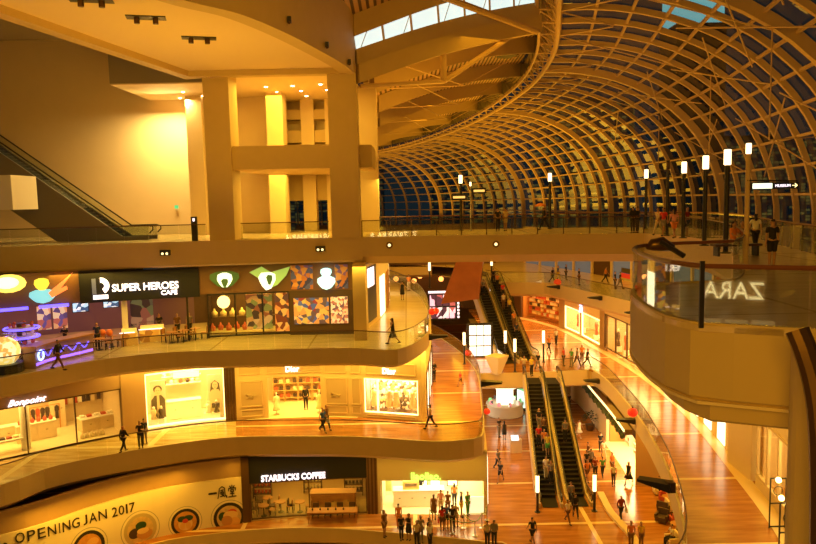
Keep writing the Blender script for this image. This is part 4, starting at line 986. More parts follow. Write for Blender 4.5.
# far blocks beneath the bridge: dark shop wall with orange lamps, white-lit store, kiosk, plain room under the landing
FB = Curve2([(-16, 104), (-6, 100), (4, 97), (12, 98)], 3)
seg(FB, 0, FB.L, Z1, Z2 - 1.4, m=M_wood_d); seg(FB, 0, FB.L, Z2, Z3 - 1, m=mat('dark_brown_wall2', (.16, .09, .05), .6))
band('trim_28', Curve2([(-18, 100), (-6, 95.5), (5, 94)], 3), 0, 22, Z2, 1.4)
for k, (px, py) in enumerate(((396, 279), (406, 272), (414, 281), (420, 276), (441, 279), (425, 271))):
    p = V(px, py, 96 - (px < 400) * 4); o = thing('glowing_lamp', tuple(p), 'small glowing orange lamp on the dark far wall, ' + ['leftmost of six', 'second from left', 'third from left', 'fourth from left', 'rightmost of six', 'topmost near the centre'][k], 'lamp', 'orange lamps on the far wall')
    MB().ball(p, .35, 8, 6).build('globe', mat('orange_glow', (1, .4, .1), .5, emit=3, ecol=(1, .38, .08)), o)
    MB().tube([p + Vector((0, 0, .3)), p + Vector((0, 0, .9))], .04, 5).build('stem', M_dark, o)
def kiosk_wall(px0, px1, depth, z0, z1, rows, cols, label, py=330, m=None):
    a = V(px0, py, depth); b = V(px1, py, depth); w_ = b.x - a.x
    o = thing('lit_store_front', ((a.x + b.x) / 2, depth, z0), label, 'shop front')
    MB().box(((a.x + b.x) / 2, depth + .15, (z0 + z1) / 2), (w_ + .4, .25, z1 - z0 + .3)).build('dark_frame', M_dark, o)
    mb = MB()
    for r in range(rows):
        for c in range(cols):
            mb.box((a.x + w_ * (c + .5) / cols, depth, z0 + (z1 - z0) * (r + .5) / rows), (w_ / cols * .9, .08, (z1 - z0) / rows * .88))
    mb.build('bright_panel', m or mat('white_screen', (1, 1, 1), .4, emit=1.9, ecol=(1, .93, .75)), o)
    return o, a, b
kiosk_wall(469, 491, 66.5, Z1 + .1, -9.4, 3, 3, 'bright store front of white panels beyond the lower gallery rail')
o, a, b = kiosk_wall(430, 456, 88, Z1 + .1, -9.3, 2, 4, 'distant dark store front with pink and white lit panels', m=goods_mat('pink_white_panel', [(.9, .6, .8), (.08, .03, .05), (.9, .8, .9), (.4, .1, .1)], 1.2, 1.0))
mb = MB(); 
for i in range(7): mb.box((b.x + .3, 87.6, Z1 + .4 + i * .42), (.22, .1, .25))
mb.build('vertical_lettering', M_lt_white, o)
mb = MB().box(((a.x + b.x) / 2, 87.7, -9.0), (3.5, .1, .25)); mb.build('sign_light', M_lt_white, o)
k0 = thing('kiosk', tuple(U(505, 414, Z0)), 'round white kiosk with lit shelves beneath the escalator landing', 'kiosk')
p = U(505, 414, Z0)
MB().lathe([(1.7, 0), (1.75, .1), (1.7, 1.0), (1.8, 1.05), (1.8, 1.12)], p, 20).build('counter', M_white, k0, True)
MB().lathe([(.8, 1.12), (.8, 2.6), (1.3, 2.7), (1.3, 2.95)], p, 16).build('core', M_menu, k0, True)
goods_mat('kiosk_goods', [(.9, .3, .4), (.2, .7, .3), (.1, .1, .1), (.9, .9, .8)], 2, .5)
for i in range(9): a_ = i * .7; MB().box((p.x + 1.45 * math.cos(a_), p.y + 1.45 * math.sin(a_), p.z + 1.3), (.25, .25, .35), rz=a_).build('display_good', MATS['kiosk_goods'], k0)
p = U(521, 411, Z0); kiosk2 = thing('vending_screen', tuple(p), 'tall slim green and white lit screen beside the escalator foot', 'screen')
MB().box(p + Vector((0, 0, 1.2)), (.9, .3, 2.4)).build('cabinet', M_dark, kiosk2); MB().box(p + Vector((0, -.18, 1.3)), (.75, .05, 1.9)).build('screen', goods_mat('green_white_screen', [(.5, 1, .8), (.9, 1, .9), (.1, .4, .2)], 1.5, 1.4), kiosk2)
wallbox('wall_concourse_end', (6, 79), (16, 79), Z0, ztl, M_wall); wallbox('wall_concourse_side', (13.2, 66), (16, 71), Z0, ztl, M_wall)
# copper coloured leaning panel and the funnel under the upper escalators
pts = [V(456, 262, 70), V(483, 262, 70), V(479, 299, 70), V(441, 304, 70)]
o = MB().add([p for p in pts] + [p + Vector((.2, 1.2, 0)) for p in pts], [(0, 1, 2, 3), (7, 6, 5, 4), (0, 4, 5, 1), (1, 5, 6, 2), (2, 6, 7, 3), (3, 7, 4, 0)]).build('leaning_panel', mat('brushed_copper', (.42, .14, .05), .3, .7, noise=.3, scale=.8), label='large leaning copper-coloured panel under the bridge beside the upper escalators', cat='panel')
p = U(497, 374, Z1); MB().lathe([(.35, 0), (.4, .1), (1.0, 1.5), (1.02, 1.6)], p, 4).build('funnel_bin', M_ceil, label='cream funnel shaped stand at the left edge of the escalator landing', cat='stand')

# near column and curved rail at the right edge of the picture
p = V(824, 400, 11.4)
struct(MB().lathe([(.5, Z0), (.5, Z3 - .1)], (p.x, 11.4, 0), 32), 'column', M_fascia)
P = [V(797, 330, 10.7), V(805, 350, 10.6), V(814, 380, 10.5), V(820, 420, 10.4), V(822, 480, 10.3), V(822, 544, 10.2), V(822, 620, 10.2)]
MB().tube(smooth_path(P, 4), .17, 10).build('curved_rail', M_bronze, label='dark curved bronze rail running down beside the near right column', cat='rail')
# wrought iron stands with lantern heads at the lower right
def gate_stand(px, py, h, label):
    p = U(px, py, Z1); o = thing('lantern_stand', tuple(p), label, 'lantern stand')
    mb = MB()
    for x in (-.35, .35): mb.bar(p + Vector((x, 0, 0)), p + Vector((x, 0, h)), .05, .05)
    for z in (.08, h * .5, h): mb.bar(p + Vector((-.35, 0, z)), p + Vector((.35, 0, z)), .05, .05)
    mb.tube([p + Vector((.2 * math.cos(a_), 0, h * .75 + .2 * math.sin(a_))) for a_ in [i * PI / 6 for i in range(13)]], .02, 4)
    mb.build('iron_frame', M_dark, o)
    for z, x in ((h * .98, -.05), (h * .62, .1)):
        MB().ball(p + Vector((x, -.1, z)), .13, 8, 6).build('lantern_globe', mat('lantern_glow', (1, .8, .4), .5, emit=9, ecol=(1, .72, .25)), o)
gate_stand(777, 528, 2.3, 'black iron lantern stand against the lower right shop windows'); gate_stand(787, 562, 2.5, 'nearer black iron lantern stand at the bottom right')

# ================= escalators
M_step = mat('escalator_step', (.018, .015, .013), .6, spec=.2); M_clad = mat('escalator_cladding', (.58, .42, .24), .45); M_clad_d = mat('grey_escalator_cladding', (.17, .14, .12), .6)
def escalator(B, T, w_, label, clad=None, depth=1.1, flat=1.6):
    B = Vector(B); T = Vector(T); d = (T - B); hd = Vector((d.x, d.y, 0)).normalized(); sd = Vector((hd.y, -hd.x, 0))
    o = thing('escalator', tuple(B), label, 'escalator'); clad = clad or M_clad
    n = max(6, int((T.z - B.z) / .21)); run = Vector((d.x, d.y, 0))
    mb = MB(); vs = []; fs = []
    L_ = [(-flat, 0)]
    for i in range(n): L_ += [(run.length * i / n, (T.z - B.z) * i / n), (run.length * i / n, (T.z - B.z) * (i + 1) / n)]
    L_ += [(run.length, T.z - B.z), (run.length + flat, T.z - B.z)]
    A = [B + hd * u + sd * w_ / 2 + Vector((0, 0, v + .03)) for u, v in L_]; C_ = [B + hd * u - sd * w_ / 2 + Vector((0, 0, v + .03)) for u, v in L_]
    mb.strip(A, C_); mb.build('steps', M_step, o)
    nose = MB()
    for u, v in L_[2:-1:2]: 
        p = B + hd * u + Vector((0, 0, v + .035)); nose.bar(p + sd * w_ / 2, p - sd * w_ / 2, .04, .02)
    nose.build('step_noses', mat('step_nose', (.07, .055, .035), .5), o)
    path = [B - hd * flat, B, T, T + hd * flat]
    for s_ in (1, -1):
        off = sd * s_ * (w_ / 2 + .12)
        lo = [p + off + Vector((0, 0, -depth if 0 < i < 3 else -.3)) for i, p in enumerate(path)]; hi = [p + off + Vector((0, 0, .28)) for p in path]
        MB().slabstrip(lo, hi, sd * s_ * .18).build('side_cladding', clad, o)
        g0_ = [p + off * 1.06 + Vector((0, 0, .28)) for p in path]; g1_ = [p + off * 1.06 + Vector((0, 0, .98)) for p in path]
        MB().slabstrip(g0_, g1_, sd * s_ * .02).build('balustrade_glass', M_glass, o)
        h = [p + off * 1.07 + Vector((0, 0, 1.0)) for p in path]
        e0_ = h[0] - hd * .3; e1_ = h[-1] + hd * .3
        hp = [h[0] + Vector((0, 0, -.55)) - hd * .05, e0_ + Vector((0, 0, -.3)), e0_ + Vector((0, 0, -.08)), h[0]] + h[1:3] + [h[3], e1_ + Vector((0, 0, -.08)), e1_ + Vector((0, 0, -.3)), h[3] + Vector((0, 0, -.55)) + hd * .05]
        MB().tube(hp, .05, 6).build('handrail', M_dark, o)
    lo = [p + Vector((0, 0, -depth)) for p in path[1:3]]
    MB().slabstrip([p + sd * (w_ / 2 + .25) for p in lo], [p - sd * (w_ / 2 + .25) for p in lo], (0, 0, -.06)).build('underside', clad, o)
    return o
LE = (U(548, 498, Z0), U(534.5, 383, Z1)); RE = (U(576, 497, Z0), U(552.5, 383, Z1))
escalator(*LE, 1.05, 'left of the two escalators down to the concourse, seen from above')
escalator(*RE, 1.05, 'right of the two escalators down to the concourse, seen from above')
UE1 = (U(506, 360, Z1), U(479, 283, Z2)); UE2 = (U(524, 357, Z1), U(494, 282, Z2))
escalator(*UE1, 1.1, 'left upper escalator rising beyond the landing beside the copper panel')
escalator(*UE2, 1.1, 'right upper escalator crowded with riders beyond the landing')
# the big one against the rear wall, upper left
bt = V(128, 242, 51); 
escalator((bt.x, 51, Z3), (V(-60, 100, 51).x, 51, V(-60, 112, 51).z), 1.3, 'long dark-sided escalator climbing leftwards against the tall cream wall', M_clad_d, 3.3, 1.8)
# (one escalator only)
#escalator((bt.x + .3, 53.4, Z3), (V(-60, 100, 51).x + .3, 53.4, 9.6), 1.3, 'second escalator hidden mostly behind the long dark-sided one', M_clad_d, 1.4, 2.6)

# ================= glass balustrades along the deck edges
def balustrade(C, a, b, z, label, h=1.1, off=-0.06, rail=None, parent_group='glass balustrades', posts=False):
    q = C.P((a + b) / 2, z, off); o = thing('balustrade', tuple(q), label, 'balustrade', parent_group)
    n = max(1, int(abs(b - a) / 1.6)); mb = MB()
    for i in range(n):
        t0 = a + (b - a) * i / n + .015; t1 = a + (b - a) * (i + 1) / n - .015
        C.wall(mb, t0, t1, z + .04, z + h - .03, off, .02, 0.8)
    mb.build('glass_panels', M_glass, o, fixn=True)
    P = [C.P(a + (b - a) * i / (n * 2), z + h, off - .01) for i in range(n * 2 + 1)]
    MB().tube(P, .035 if rail is None else .05, 6).build('handrail', rail or M_bronze, o)
    if posts:
        for i in range(0, n + 1): p = C.P(a + (b - a) * i / n, z, off - .05); MB().bar(p, p + Vector((0, 0, h)), .03, .06).build('post', M_bronze, o)
    return o
balustrade(E1, 1, E1.L, Z1, 'long curving glass balustrade along the lower gallery edge', parent_group=None)
balustrade(E2, 1, E2.L, Z2, 'long curving glass balustrade along the cafe gallery edge', parent_group=None)
balustrade(E3, tb, E3.L, Z3, 'straight glass balustrade along the front of the bridge', parent_group=None, posts=True)
balustrade(E3, 2, E3.hit(206, 238)[0], Z3, 'glass balustrade left of the pale columns at the escalator foot', parent_group=None)
balustrade(E3, E3.hit(241, 238)[0], E3.hit(329, 238)[0], Z3, 'glass balustrade between the two big columns', parent_group=None)
balustrade(IN3, 0, IN3.L, Z3, 'glass balustrade on the inner edge of the right walkway', parent_group=None)
tpost = PL3.hit(702, 300)[0]
balustrade(PL3, 0, tpost - .03, Z3, 'curved glass balustrade with timber handrail round the tip of the near right platform', parent_group=None, rail=M_rail)
PF3 = Curve2([tuple(PL3.P(tpost + .03, 0)[:2]), (13.2, 9.45)], 1)
balustrade(PF3, 0, PF3.L, Z3, 'flat glass balustrade with timber handrail along the near right platform edge', parent_group=None, rail=M_rail)
balustrade(RB1, LN1.L * .62, RB1.L, Z1, 'curving glass balustrade along the right gallery edge', parent_group=None)
balustrade(RB2, .5, RB2.L, Z2, 'glass balustrade of the far gallery below the bridge', parent_group=None)
RBK = Curve2([(-2.9, 55.8), (4, 55.8), (14.8, 54.9), (19.8, 50.9), (20.2, 44), (17.5, 35), (15.5, 27), (14.9, 20), (17.0, 12)], 4)
balustrade(RBK, 0, RBK.L, Z3, 'glass balustrade at the back of the bridge and walkway facing the vault', parent_group=None, rail=M_rail, posts=True)
mb = MB()
for px, py, d in ((702, 300, 0),):
    t = PL3.hit(702, 300)[0]; p = PL3.P(t, Z3, 0.02)
    MB().bar(p + Vector((0, 0, -.05)), p + Vector((0, 0, 1.2)), .05, .08).build('glass_post', M_dark, label='black upright joint post in the curved glass of the near platform', cat='post')

# ================= lamp posts
M_glow = mat('lamp_glow', (1, .95, .85), .4, emit=4, ecol=(1.0, .66, .32))
def lamp_post(p, H_, r, hr, hh, label, lit=True, stemmat=None, group=None):
    p = Vector(p); o = thing('lamp_post', tuple(p), label, 'lamp post', group)
    MB().lathe([(r * 2.2, 0), (r * 2.2, .04), (r * 1.1, .06), (r, .1), (r, H_ - hh)], p, 12).build('pole', stemmat or M_dark, o, False)
    MB().lathe([(hr * .8, H_ - hh), (hr, H_ - hh + .03), (hr, H_ - .03), (hr * .8, H_)], p, 12).build('lamp_head', M_glow if lit else M_bronze, o, True)
    MB().lathe([(hr * 1.1, H_), (hr * 1.1, H_ + .05)], p, 12).build('cap', M_dark, o)
    return o
L3L = [(460.8, 54.5, 'dark lamp post at the left part of the bridge, left of the pale pole'), (549.9, 54, 'dark lamp post at the middle of the bridge beside a walking person'),
       (646, 50.5, 'leftmost dark lamp post of the right-hand row behind the walkway'), (683.6, 39.5, 'second lit lamp post of the right-hand row, beside the strollers'),
       (705, 33.5, 'third lit lamp post of the right-hand row'), (726.6, 29.0, 'thickest dark lamp post beside the seated people')]
for px, d, lb in L3L:
    p = V(px, 200, d); p.z = Z3; lamp_post(p, 4.15, .10, .14, .62, lb)
p = V(667.5, 200, 42); p.z = 0; lamp_post(p, 4.3, .09, .10, .5, 'unlit dark post between the leftmost and second lamp posts', lit=False)
p = V(470.6, 200, 53.5); p.z = 0; lamp_post(p, 3.6, .05, .07, .3, 'thin pale pole beside the hanging signs on the bridge', stemmat=M_chrome)
p = V(747.3, 200, 22.6); p.z = 0; 
lamp_post(p, 3.95, .075, .085, .33, 'slim pale lamp post carrying the direction sign near the man in black', stemmat=M_steel)
for (px, top, z, lb) in ((537.5, 477, Z0, 'short lamp post left of the escalator foot on the concourse'), (594.4, 477, Z0, 'short lamp post right of the escalator foot on the concourse')):
    p = U(px, 512 if px < 590 else 511, z); lamp_post(p, 2.5, .09, .12, 1.15, lb)
for (px, py, z, lb) in ((505.5, 362, Z1, 'left of two lamp posts standing before the upper escalators'), (515, 372, Z1, 'right of two lamp posts standing before the upper escalators'), (543.5, 362, Z1, 'lamp post on the landing in front of the orange shop'),
                        (429.8, 288, Z2, 'lamp post on the far left gallery below the bridge'), (491.7, 282, Z2, 'lamp post at the top of the upper escalators'), (464.5, 364, Z1, 'slim pole with light beside the white panel store')):
    p = U(px, py, z); lamp_post(p, 2.9, .08, .12, 1.15, lb)

# ================= signs on the upper level
o = thing('direction_sign', tuple(V(765, 186, 22.6)), 'dark direction sign with lit white panel and arrow beside the slim lamp post', 'sign')
c_ = V(761.5, 186, 22.5); MB().box(c_, (.68, .1, .22)).build('sign_box', M_dark, o); MB().box(c_ + Vector((0, -.06, 0)), (.6, .02, .16)).build('lit_panel', mat('pale_green_panel', (.9, 1, .8), .4, emit=2.0, ecol=(.85, 1, .7)), o)
c2 = V(785, 185.5, 22.5); MB().box(c2, (.80, .1, .20)).build('sign_box', M_dark, o)
lettering('MUSEUM', .46, .08, c2 + Vector((-.1, -.07, -.04)), 0, M_lt_white, o, .01)
mb = MB(); q = c2 + Vector((.28, -.06, 0)); mb.bar(q - Vector((.08, 0, 0)), q + Vector((.06, 0, 0)), .02, .02); mb.bar(q + Vector((.06, 0, 0)), q + Vector((0, 0, .06)), .02, .02); mb.bar(q + Vector((.06, 0, 0)), q + Vector((0, 0, -.06)), .02, .02); mb.build('arrow', M_lt_warm, o)
MB().bar(V(747.3, 180.5, 22.55), c2 + Vector((.4, .03, .13)), .04, .04).build('bracket', M_dark, o)
for px, py, w_, lb in ((459, 197.2, 1.1, 'lower left hanging direction sign on the bridge'), (479, 190.8, 1.0, 'upper right hanging direction sign on the bridge')):
    c_ = V(px, py, 53.4); o = thing('hanging_sign', tuple(c_), lb, 'sign'); MB().box(c_, (w_ * 1.05, .12, .42)).build('sign_box', M_dark, o); MB().box(c_ + Vector((0, -.08, 0)), (w_ * .8, .03, .16)).build('lit_panel', mat('amber_panel', (1, .7, .2), .5, emit=1.2, ecol=(1, .6, .15)), o)
    MB().bar(c_, V(470.6, py, 53.5), .05, .05).build('bracket', M_dark, o)
p = V(195, 238, 46.8); p.z = 0; o = thing('info_totem', tuple(p), 'slim black information totem at the foot of the long escalator', 'totem')
MB().box(p + Vector((0, 0, .8)), (.36, .2, 1.6)).build('totem_body', M_dark, o); MB().box(p + Vector((0, -.11, 1.4)), (.12, .02, .2)).build('pictogram', M_lt_white, o)
c_ = V(176.5, 207, 57.9); o = thing('exit_sign', tuple(c_), 'small green exit sign on the bright cream wall', 'sign'); MB().box(c_, (.28, .1, .26)).build('sign_box', mat('exit_green', (.05, .4, .2), .5, emit=.8, ecol=(.1, .6, .3)), o)
# round spotlights and twin boxes on the upper fascia
for i, (px, py, lb) in enumerate(((389.5, 245, 'round spotlight set in the left part of the bridge edge'), (496, 244, 'round spotlight set in the middle of the bridge edge'))):
    t, z = E3.hit(px, py); p = E3.P(t, z, .06); nv = E3.P(t, z, .2) - E3.P(t, z, 0)
    o = thing('edge_spotlight', tuple(p), lb, 'spotlight'); MB().tube([p, p + nv * .6], .22, 12).build('housing', M_bronze, o); MB().ball(p + nv * .7, .1, 8, 6).build('lamp', M_lt_warm, o)
for i, (px, py, lb) in enumerate(((165.5, 252.5, 'twin lamp box on the upper slab edge, left one'), (320.5, 248.5, 'twin lamp box on the upper slab edge, right one'))):
    t, z = E3.hit(px, py); p = E3.P(t, z, .1)
    o = thing('twin_lamp_box', tuple(p), lb, 'lamp'); MB().box(p, (.62, .25, .34)).build('housing', M_dark, o)
    for s_ in (-.14, .14): MB().ball(p + Vector((s_, -.14, -.06)), .08, 8, 6).build('lamp', M_lt_warm, o)
for i, (px, py, zz, lb) in enumerate(((287, 20, 0, 'small fixture on the curved fascia, left one'), (325, 45, 0, 'small fixture on the curved fascia, middle one'), (347.5, 62, 0, 'small fixture on the curved fascia, right one'))):
    t, z = FC.hit(px, py); p = FC.P(t, z, 0.12) if False else FC.P(t, z, .12)
    o = thing('fascia_fixture', tuple(p), lb, 'light fixture'); MB().box(p, (.18, .2, .3)).build('housing', M_dark, o); MB().ball(p + Vector((0, -.1, -.15)), .08, 8, 6).build('lamp', M_bronze, o)
# recessed twin downlights in the big soffit, small downlights in the inner ceilings
for i, (px, py, lb) in enumerate(((91, 0, 'black recessed twin spotlight in the soffit, leftmost'), (146, 17.5, 'black recessed twin spotlight in the soffit, middle one'), (199, 38, 'black recessed twin spotlight in the soffit, nearest the columns'))):
    p = U(px, py, ZC - .01); o = thing('recessed_spotlight', tuple(p), lb, 'spotlight')
    d = Vector((-.9, .62, 0)).normalized() if False else Vector((1, .25, 0)).normalized(); ang = math.atan2(d.y, d.x)
    MB().box(p + Vector((0, 0, -.01)), (1.7, .7, .04), rz=ang).build('recess', M_dark, o)
    for s_ in (-.4, .4): MB().tube([p + d * s_, p + d * s_ + Vector((0, 0, -.28))], .13, 8).build('spot_head', M_bronze, o)
dl = [(266, 87), (292.5, 86), (277, 92), (301, 91), (320.5, 84.5), (306.5, 96), (283, 97), (327, 90)]
M_dl = mat('downlight_glow', (1, .95, .8), .4, emit=14, ecol=(1, .85, .5))
for i, (px, py) in enumerate(dl):
    p = U(px, py, ZC - .02); o = MB().lathe([(.11, -.03), (.13, 0)], p, 10).build('downlight', M_dl, label='tiny round downlight in the high ceiling between the columns', cat='downlight', group='downlights in the high ceiling')
for i, (px, py) in enumerate(((183, 92), (203, 96), (180, 98))):
    p = U(px, py, 10.6); MB().lathe([(.09, -.03), (.11, 0)], p, 10).build('downlight', M_dl, label='tiny downlight under the bulkhead above the bright cream wall', cat='downlight', group='downlights under the bulkhead')

# ================= bracket floodlights (dark wedges) on the fascias, red ball lanterns
def wedge(C, px, py, label, ball=None):
    for dx in (0, -1, 1, -2, 2, -4, 4, -6, 6, -9, 9, -12, 12, -16, 16):
        try: t, z = C.hit(px + dx, py); break
        except ValueError: pass
    nv = (C.P(t, z, 1) - C.P(t, z, 0)).normalized(); tv = Vector((nv.y, -nv.x, 0)); p = C.P(t, z, 0.02)
    o = thing('bracket_floodlight', tuple(p), label, 'floodlight', 'wedge floodlights on the deck edges')
    a_ = [p + tv * .28 + Vector((0, 0, .16)), p - tv * .28 + Vector((0, 0, .16)), p - tv * .28 - Vector((0, 0, .16)), p + tv * .28 - Vector((0, 0, .16))]
    b_ = [p + nv * 1.25 + tv * .2 + Vector((0, 0, .14)), p + nv * 1.25 - tv * .2 + Vector((0, 0, .14)), p + nv * 1.25 - tv * .2 + Vector((0, 0, .04)), p + nv * 1.25 + tv * .2 + Vector((0, 0, .04))]
    MB().add(a_ + b_, [(0, 1, 2, 3), (7, 6, 5, 4), (0, 4, 5, 1), (1, 5, 6, 2), (2, 6, 7, 3), (3, 7, 4, 0)]).build('wedge_arm', M_dark, o)
    MB().box(p + nv * .04, (.3, .3, .4)).build('mounting_box', M_bronze, o)
wedge(E2, 429, 337, 'dark wedge floodlight at the corner of the cafe gallery edge'); wedge(E1, 482, 383, 'dark wedge floodlight on the lower gallery edge near the landing')
wedge(RB1, 599, 381, 'dark wedge floodlight at the start of the right gallery edge'); wedge(RB1, 635, 421, 'dark wedge floodlight below the red ball on the right gallery edge'); wedge(RB1, 672, 487, 'dark wedge floodlight low on the right gallery edge above the seats')
wedge(RB2, 559, 287, 'dark wedge floodlight on the far gallery edge, leftmost'); wedge(RB2, 601, 298, 'dark wedge floodlight on the far gallery edge, middle one'); wedge(RB2, 640, 313, 'dark wedge floodlight on the far gallery edge beside the platform')
M_redball = mat('red_lantern', (.75, .03, .015), .4, emit=.55, ecol=(1, .04, .01))
for px, py, d, r, lb in ((432, 311.5, 50, .26, 'small red ball lantern at the cafe gallery corner'), (436, 311, 51, .24, 'second small red ball lantern just right of the corner one'), (632.5, 412.5, 45.5, .33, 'big red ball lantern on the right gallery edge'), (487, 411.5, 51, .24, 'red ball lantern beside the lower gallery edge near the kiosk'), (557.5, 282.5, 73, .4, 'red ball lantern on the far gallery below the bridge'), (468.5, 353, 66, .33, 'small red ball beside the white panel store')):
    p = V(px, py, d); o = thing('ball_lantern', tuple(p), lb, 'lantern'); MB().ball(p, r, 14, 10, (1, 1, .92)).build('ball', M_redball, o, True); MB().tube([p + Vector((0, 0, r * .85)), p + Vector((0, 0, r * 1.25))], .05, 6).build('cap', M_bronze, o)
# dark projector arm by the platform corner
p = V(655, 246, 19.3); o = thing('projector', tuple(p), 'dark tapered projector standing on the far rail of the near platform', 'projector')
MB().tube([V(646, 248, 19.1), V(652, 245, 19.1), V(662, 244, 19.1), V(673, 248, 19.1)], [.05, .16, .2, .1], 8).build('body', M_bronze, o, True)
MB().tube([V(661, 242, 18.9), V(684, 256, 18.4)], .07, 6).build('arm', M_dark, o)

# ================= shop interiors
def table(p, w_, d, h, m, label, rz=0, nm='display_table', cat='table', group=None):
    p = Vector(p); o = thing(nm, tuple(p), label, cat, group, rz); R = Matrix.Rotation(rz, 3, 'Z')
    MB().box(p + Vector((0, 0, h - .04)), (w_, d, .08), rz=rz).build('table_top', m, o)
    for sx in (-1, 1):
        for sy in (-1, 1):
            q = p + R @ Vector((sx * (w_ / 2 - .06), sy * (d / 2 - .06), 0)); MB().bar(q, q + Vector((0, 0, h - .08)), .05, .05).build('leg', m, o)
    return o
def cabinet(p, w_, d, h, m, label, rz=0, nm='cabinet', cat='cabinet', doors=2, top=None):
    p = Vector(p); o = thing(nm, tuple(p), label, cat, None, rz); R = Matrix.Rotation(rz, 3, 'Z')
    MB().box(p + Vector((0, 0, h / 2)), (w_, d, h), rz=rz).build('body', m, o); MB().box(p + Vector((0, 0, h + .03)), (w_ + .08, d + .08, .06), rz=rz).build('top', top or M_white, o)
    for i in range(doors):
        q = p + R @ Vector((-w_ / 2 + w_ * (i + .5) / doors, -d / 2 - .015, h / 2)); f_ = MB().box(q, (w_ / doors * .9, .03, h * .85), rz=rz).build('door', m, o)
        MB().box(q + R @ Vector((0, -.03, .1)), (.12, .03, .03), rz=rz).build('handle', M_bronze, f_)
    return o
def goods_row(C_pts, m, label, cat, group, nm, size=.2):
    pr = None
    for i, q in enumerate(C_pts):
        if pr is None:
            pr = MB().tube([(0, 0, 0), (0, 0, size * .7), (0, 0, size * .95), (0, 0, size * 1.3)], [size * .45, size * .5, size * .2, size * .12], 8).build(nm, m, smooth=True); o = pr
        else: o = pr.copy(); COL.objects.link(o)
        o.location = q; tag(o, label, cat, group)
def garment(p, m, label, group, w_=.42, h=.8, rz=0, cat='garment'):
    p = Vector(p); R = Matrix.Rotation(rz, 3, 'Z'); o = thing('hanging_garment', tuple(p), label, cat, group, rz)
    sh = [(-.5, 0), (-.28, .1), (-.12, .14), (.12, .14), (.28, .1), (.5, 0), (.48, -.35), (.34, -.32), (.42, -1), (-.42, -1), (-.34, -.32), (-.48, -.35)]
    F_ = [p + R @ Vector((x * w_, -.05, z * h)) for x, z in sh]; B_ = [q + R @ Vector((0, .1, 0)) for q in F_]; n = len(sh)
    MB().add(F_ + B_, [tuple(range(n)), tuple(reversed(range(n, 2 * n)))] + [(k, (k + 1) % n, n + (k + 1) % n, n + k) for k in range(n)]).build('cloth', m, o)
    MB().tube([p + Vector((0, 0, h * .14)), p + Vector((0, 0, h * .14 + .12))], .012, 4).build('hanger_hook', M_chrome, o)
# -- bright children's clothes shop
rzB = F1.rz(H(F1, 60, 440)[0])
p = F1.P(H(F1, 30, 449)[0], Z1, -1.1); struct(MB().lathe([(.28, 0), (.28, 3.2)], p, 18), 'column', M_white, None, True)
p = F1.P(H(F1, 10, 450)[0], Z1, -1.3); table(p, 2.3, .9, .85, M_white, 'white table with folded goods left of the round white column', rzB)
for i in range(6):
    q = p + Matrix.Rotation(rzB, 3, 'Z') @ Vector((-.95 + i * .38, 0, .85)); MB().box(q + Vector((0, 0, .06)), (.3, .35, .12), rz=rzB).build('folded_clothes', gm[(i * 3) % 4], label='pile of folded clothes on the white table left of the column, ' + ['leftmost', 'second from left', 'third from left', 'fourth from left', 'fifth from left', 'rightmost'][i], cat='clothes', group='folded clothes on the white table')
p = F1.P(H(F1, 46, 440)[0], Z1, -2.8); cabinet(p, 2.3, .6, 1.1, M_wall, 'cream drawer cabinet right of the round white column', rzB)
goods_row([p + Matrix.Rotation(rzB, 3, 'Z') @ Vector((-.9 + i * .36, 0, 1.16)) for i in range(6)], gm[1], 'small red toy on the cream drawer cabinet', 'toy', 'red toys on the cabinet', 'toy', .26)
p = F1.P(H(F1, 61.5, 435)[0], Z1, -4.4)
o = thing('clothes_rack', tuple(p), 'clothes rack with dark clothes in the middle of the bright shop', 'clothes rack', None, rzB)
mb = MB(); R = Matrix.Rotation(rzB, 3, 'Z')
for s_ in (-1, 1): mb.bar(p + R @ Vector((s_ * .9, 0, 0)), p + R @ Vector((s_ * .9, 0, 1.7)), .05, .05)
mb.bar(p + R @ Vector((-.9, 0, 1.7)), p + R @ Vector((.9, 0, 1.7)), .04, .04); mb.build('frame', M_orange_shelf, o)
for i in range(6): garment(p + R @ Vector((-.72 + i * .29, 0, 1.5)), gm[[2, 1, 2, 2, 0, 2][i]], ['black', 'red', 'black', 'black', 'cream', 'black'][i] + ' garment on the clothes rack, ' + ['leftmost', 'second from left', 'third from left', 'fourth from left', 'fifth from left', 'rightmost'][i], 'garments on the rack', .26, .8, rzB)
for i in range(8):
    tt = H(F1, 84 + i * 4.6, 405)[0]; garment(F1.P(tt, -10.2, -5.1), gm[[1, 0, 1, 3, 2, 2, 0, 2][i]], ['red', 'cream', 'red', 'white', 'black', 'black', 'cream', 'black'][i] + ' garment on the rear wall of the bright shop, ' + ['leftmost', 'second from left', 'third from left', 'fourth from left', 'fifth from left', 'sixth from left', 'seventh from left', 'rightmost'][i], 'garments on the rear wall', .3, .95, rzB)
mb = MB(); F1.wall(mb, H(F1, 82, 405)[0], H(F1, 118, 405)[0], -9.98, -9.93, -5.1, .06, 1); mb.build('wall_rail', M_chrome, label='long chrome clothes rail on the rear wall of the bright shop', cat='rail')
p = F1.P(H(F1, 107, 432)[0], Z1, -2.6); cabinet(p, 2.2, .9, .85, M_wall, 'low cream display counter at the right end of the bright shop', rzB + .1)
for i in range(5):
    q = p + Matrix.Rotation(rzB, 3, 'Z') @ Vector((-.9 + i * .45, 0, .92)); MB().box(q + Vector((0, 0, .07)), (.28, .3, .14), rz=rzB).build('folded_clothes', gm[(i * 2 + 3) % 4], label='pile of folded clothes on the low cream counter, ' + ['leftmost', 'second', 'middle', 'fourth', 'rightmost'][i], cat='clothes', group='folded clothes on the low counter')
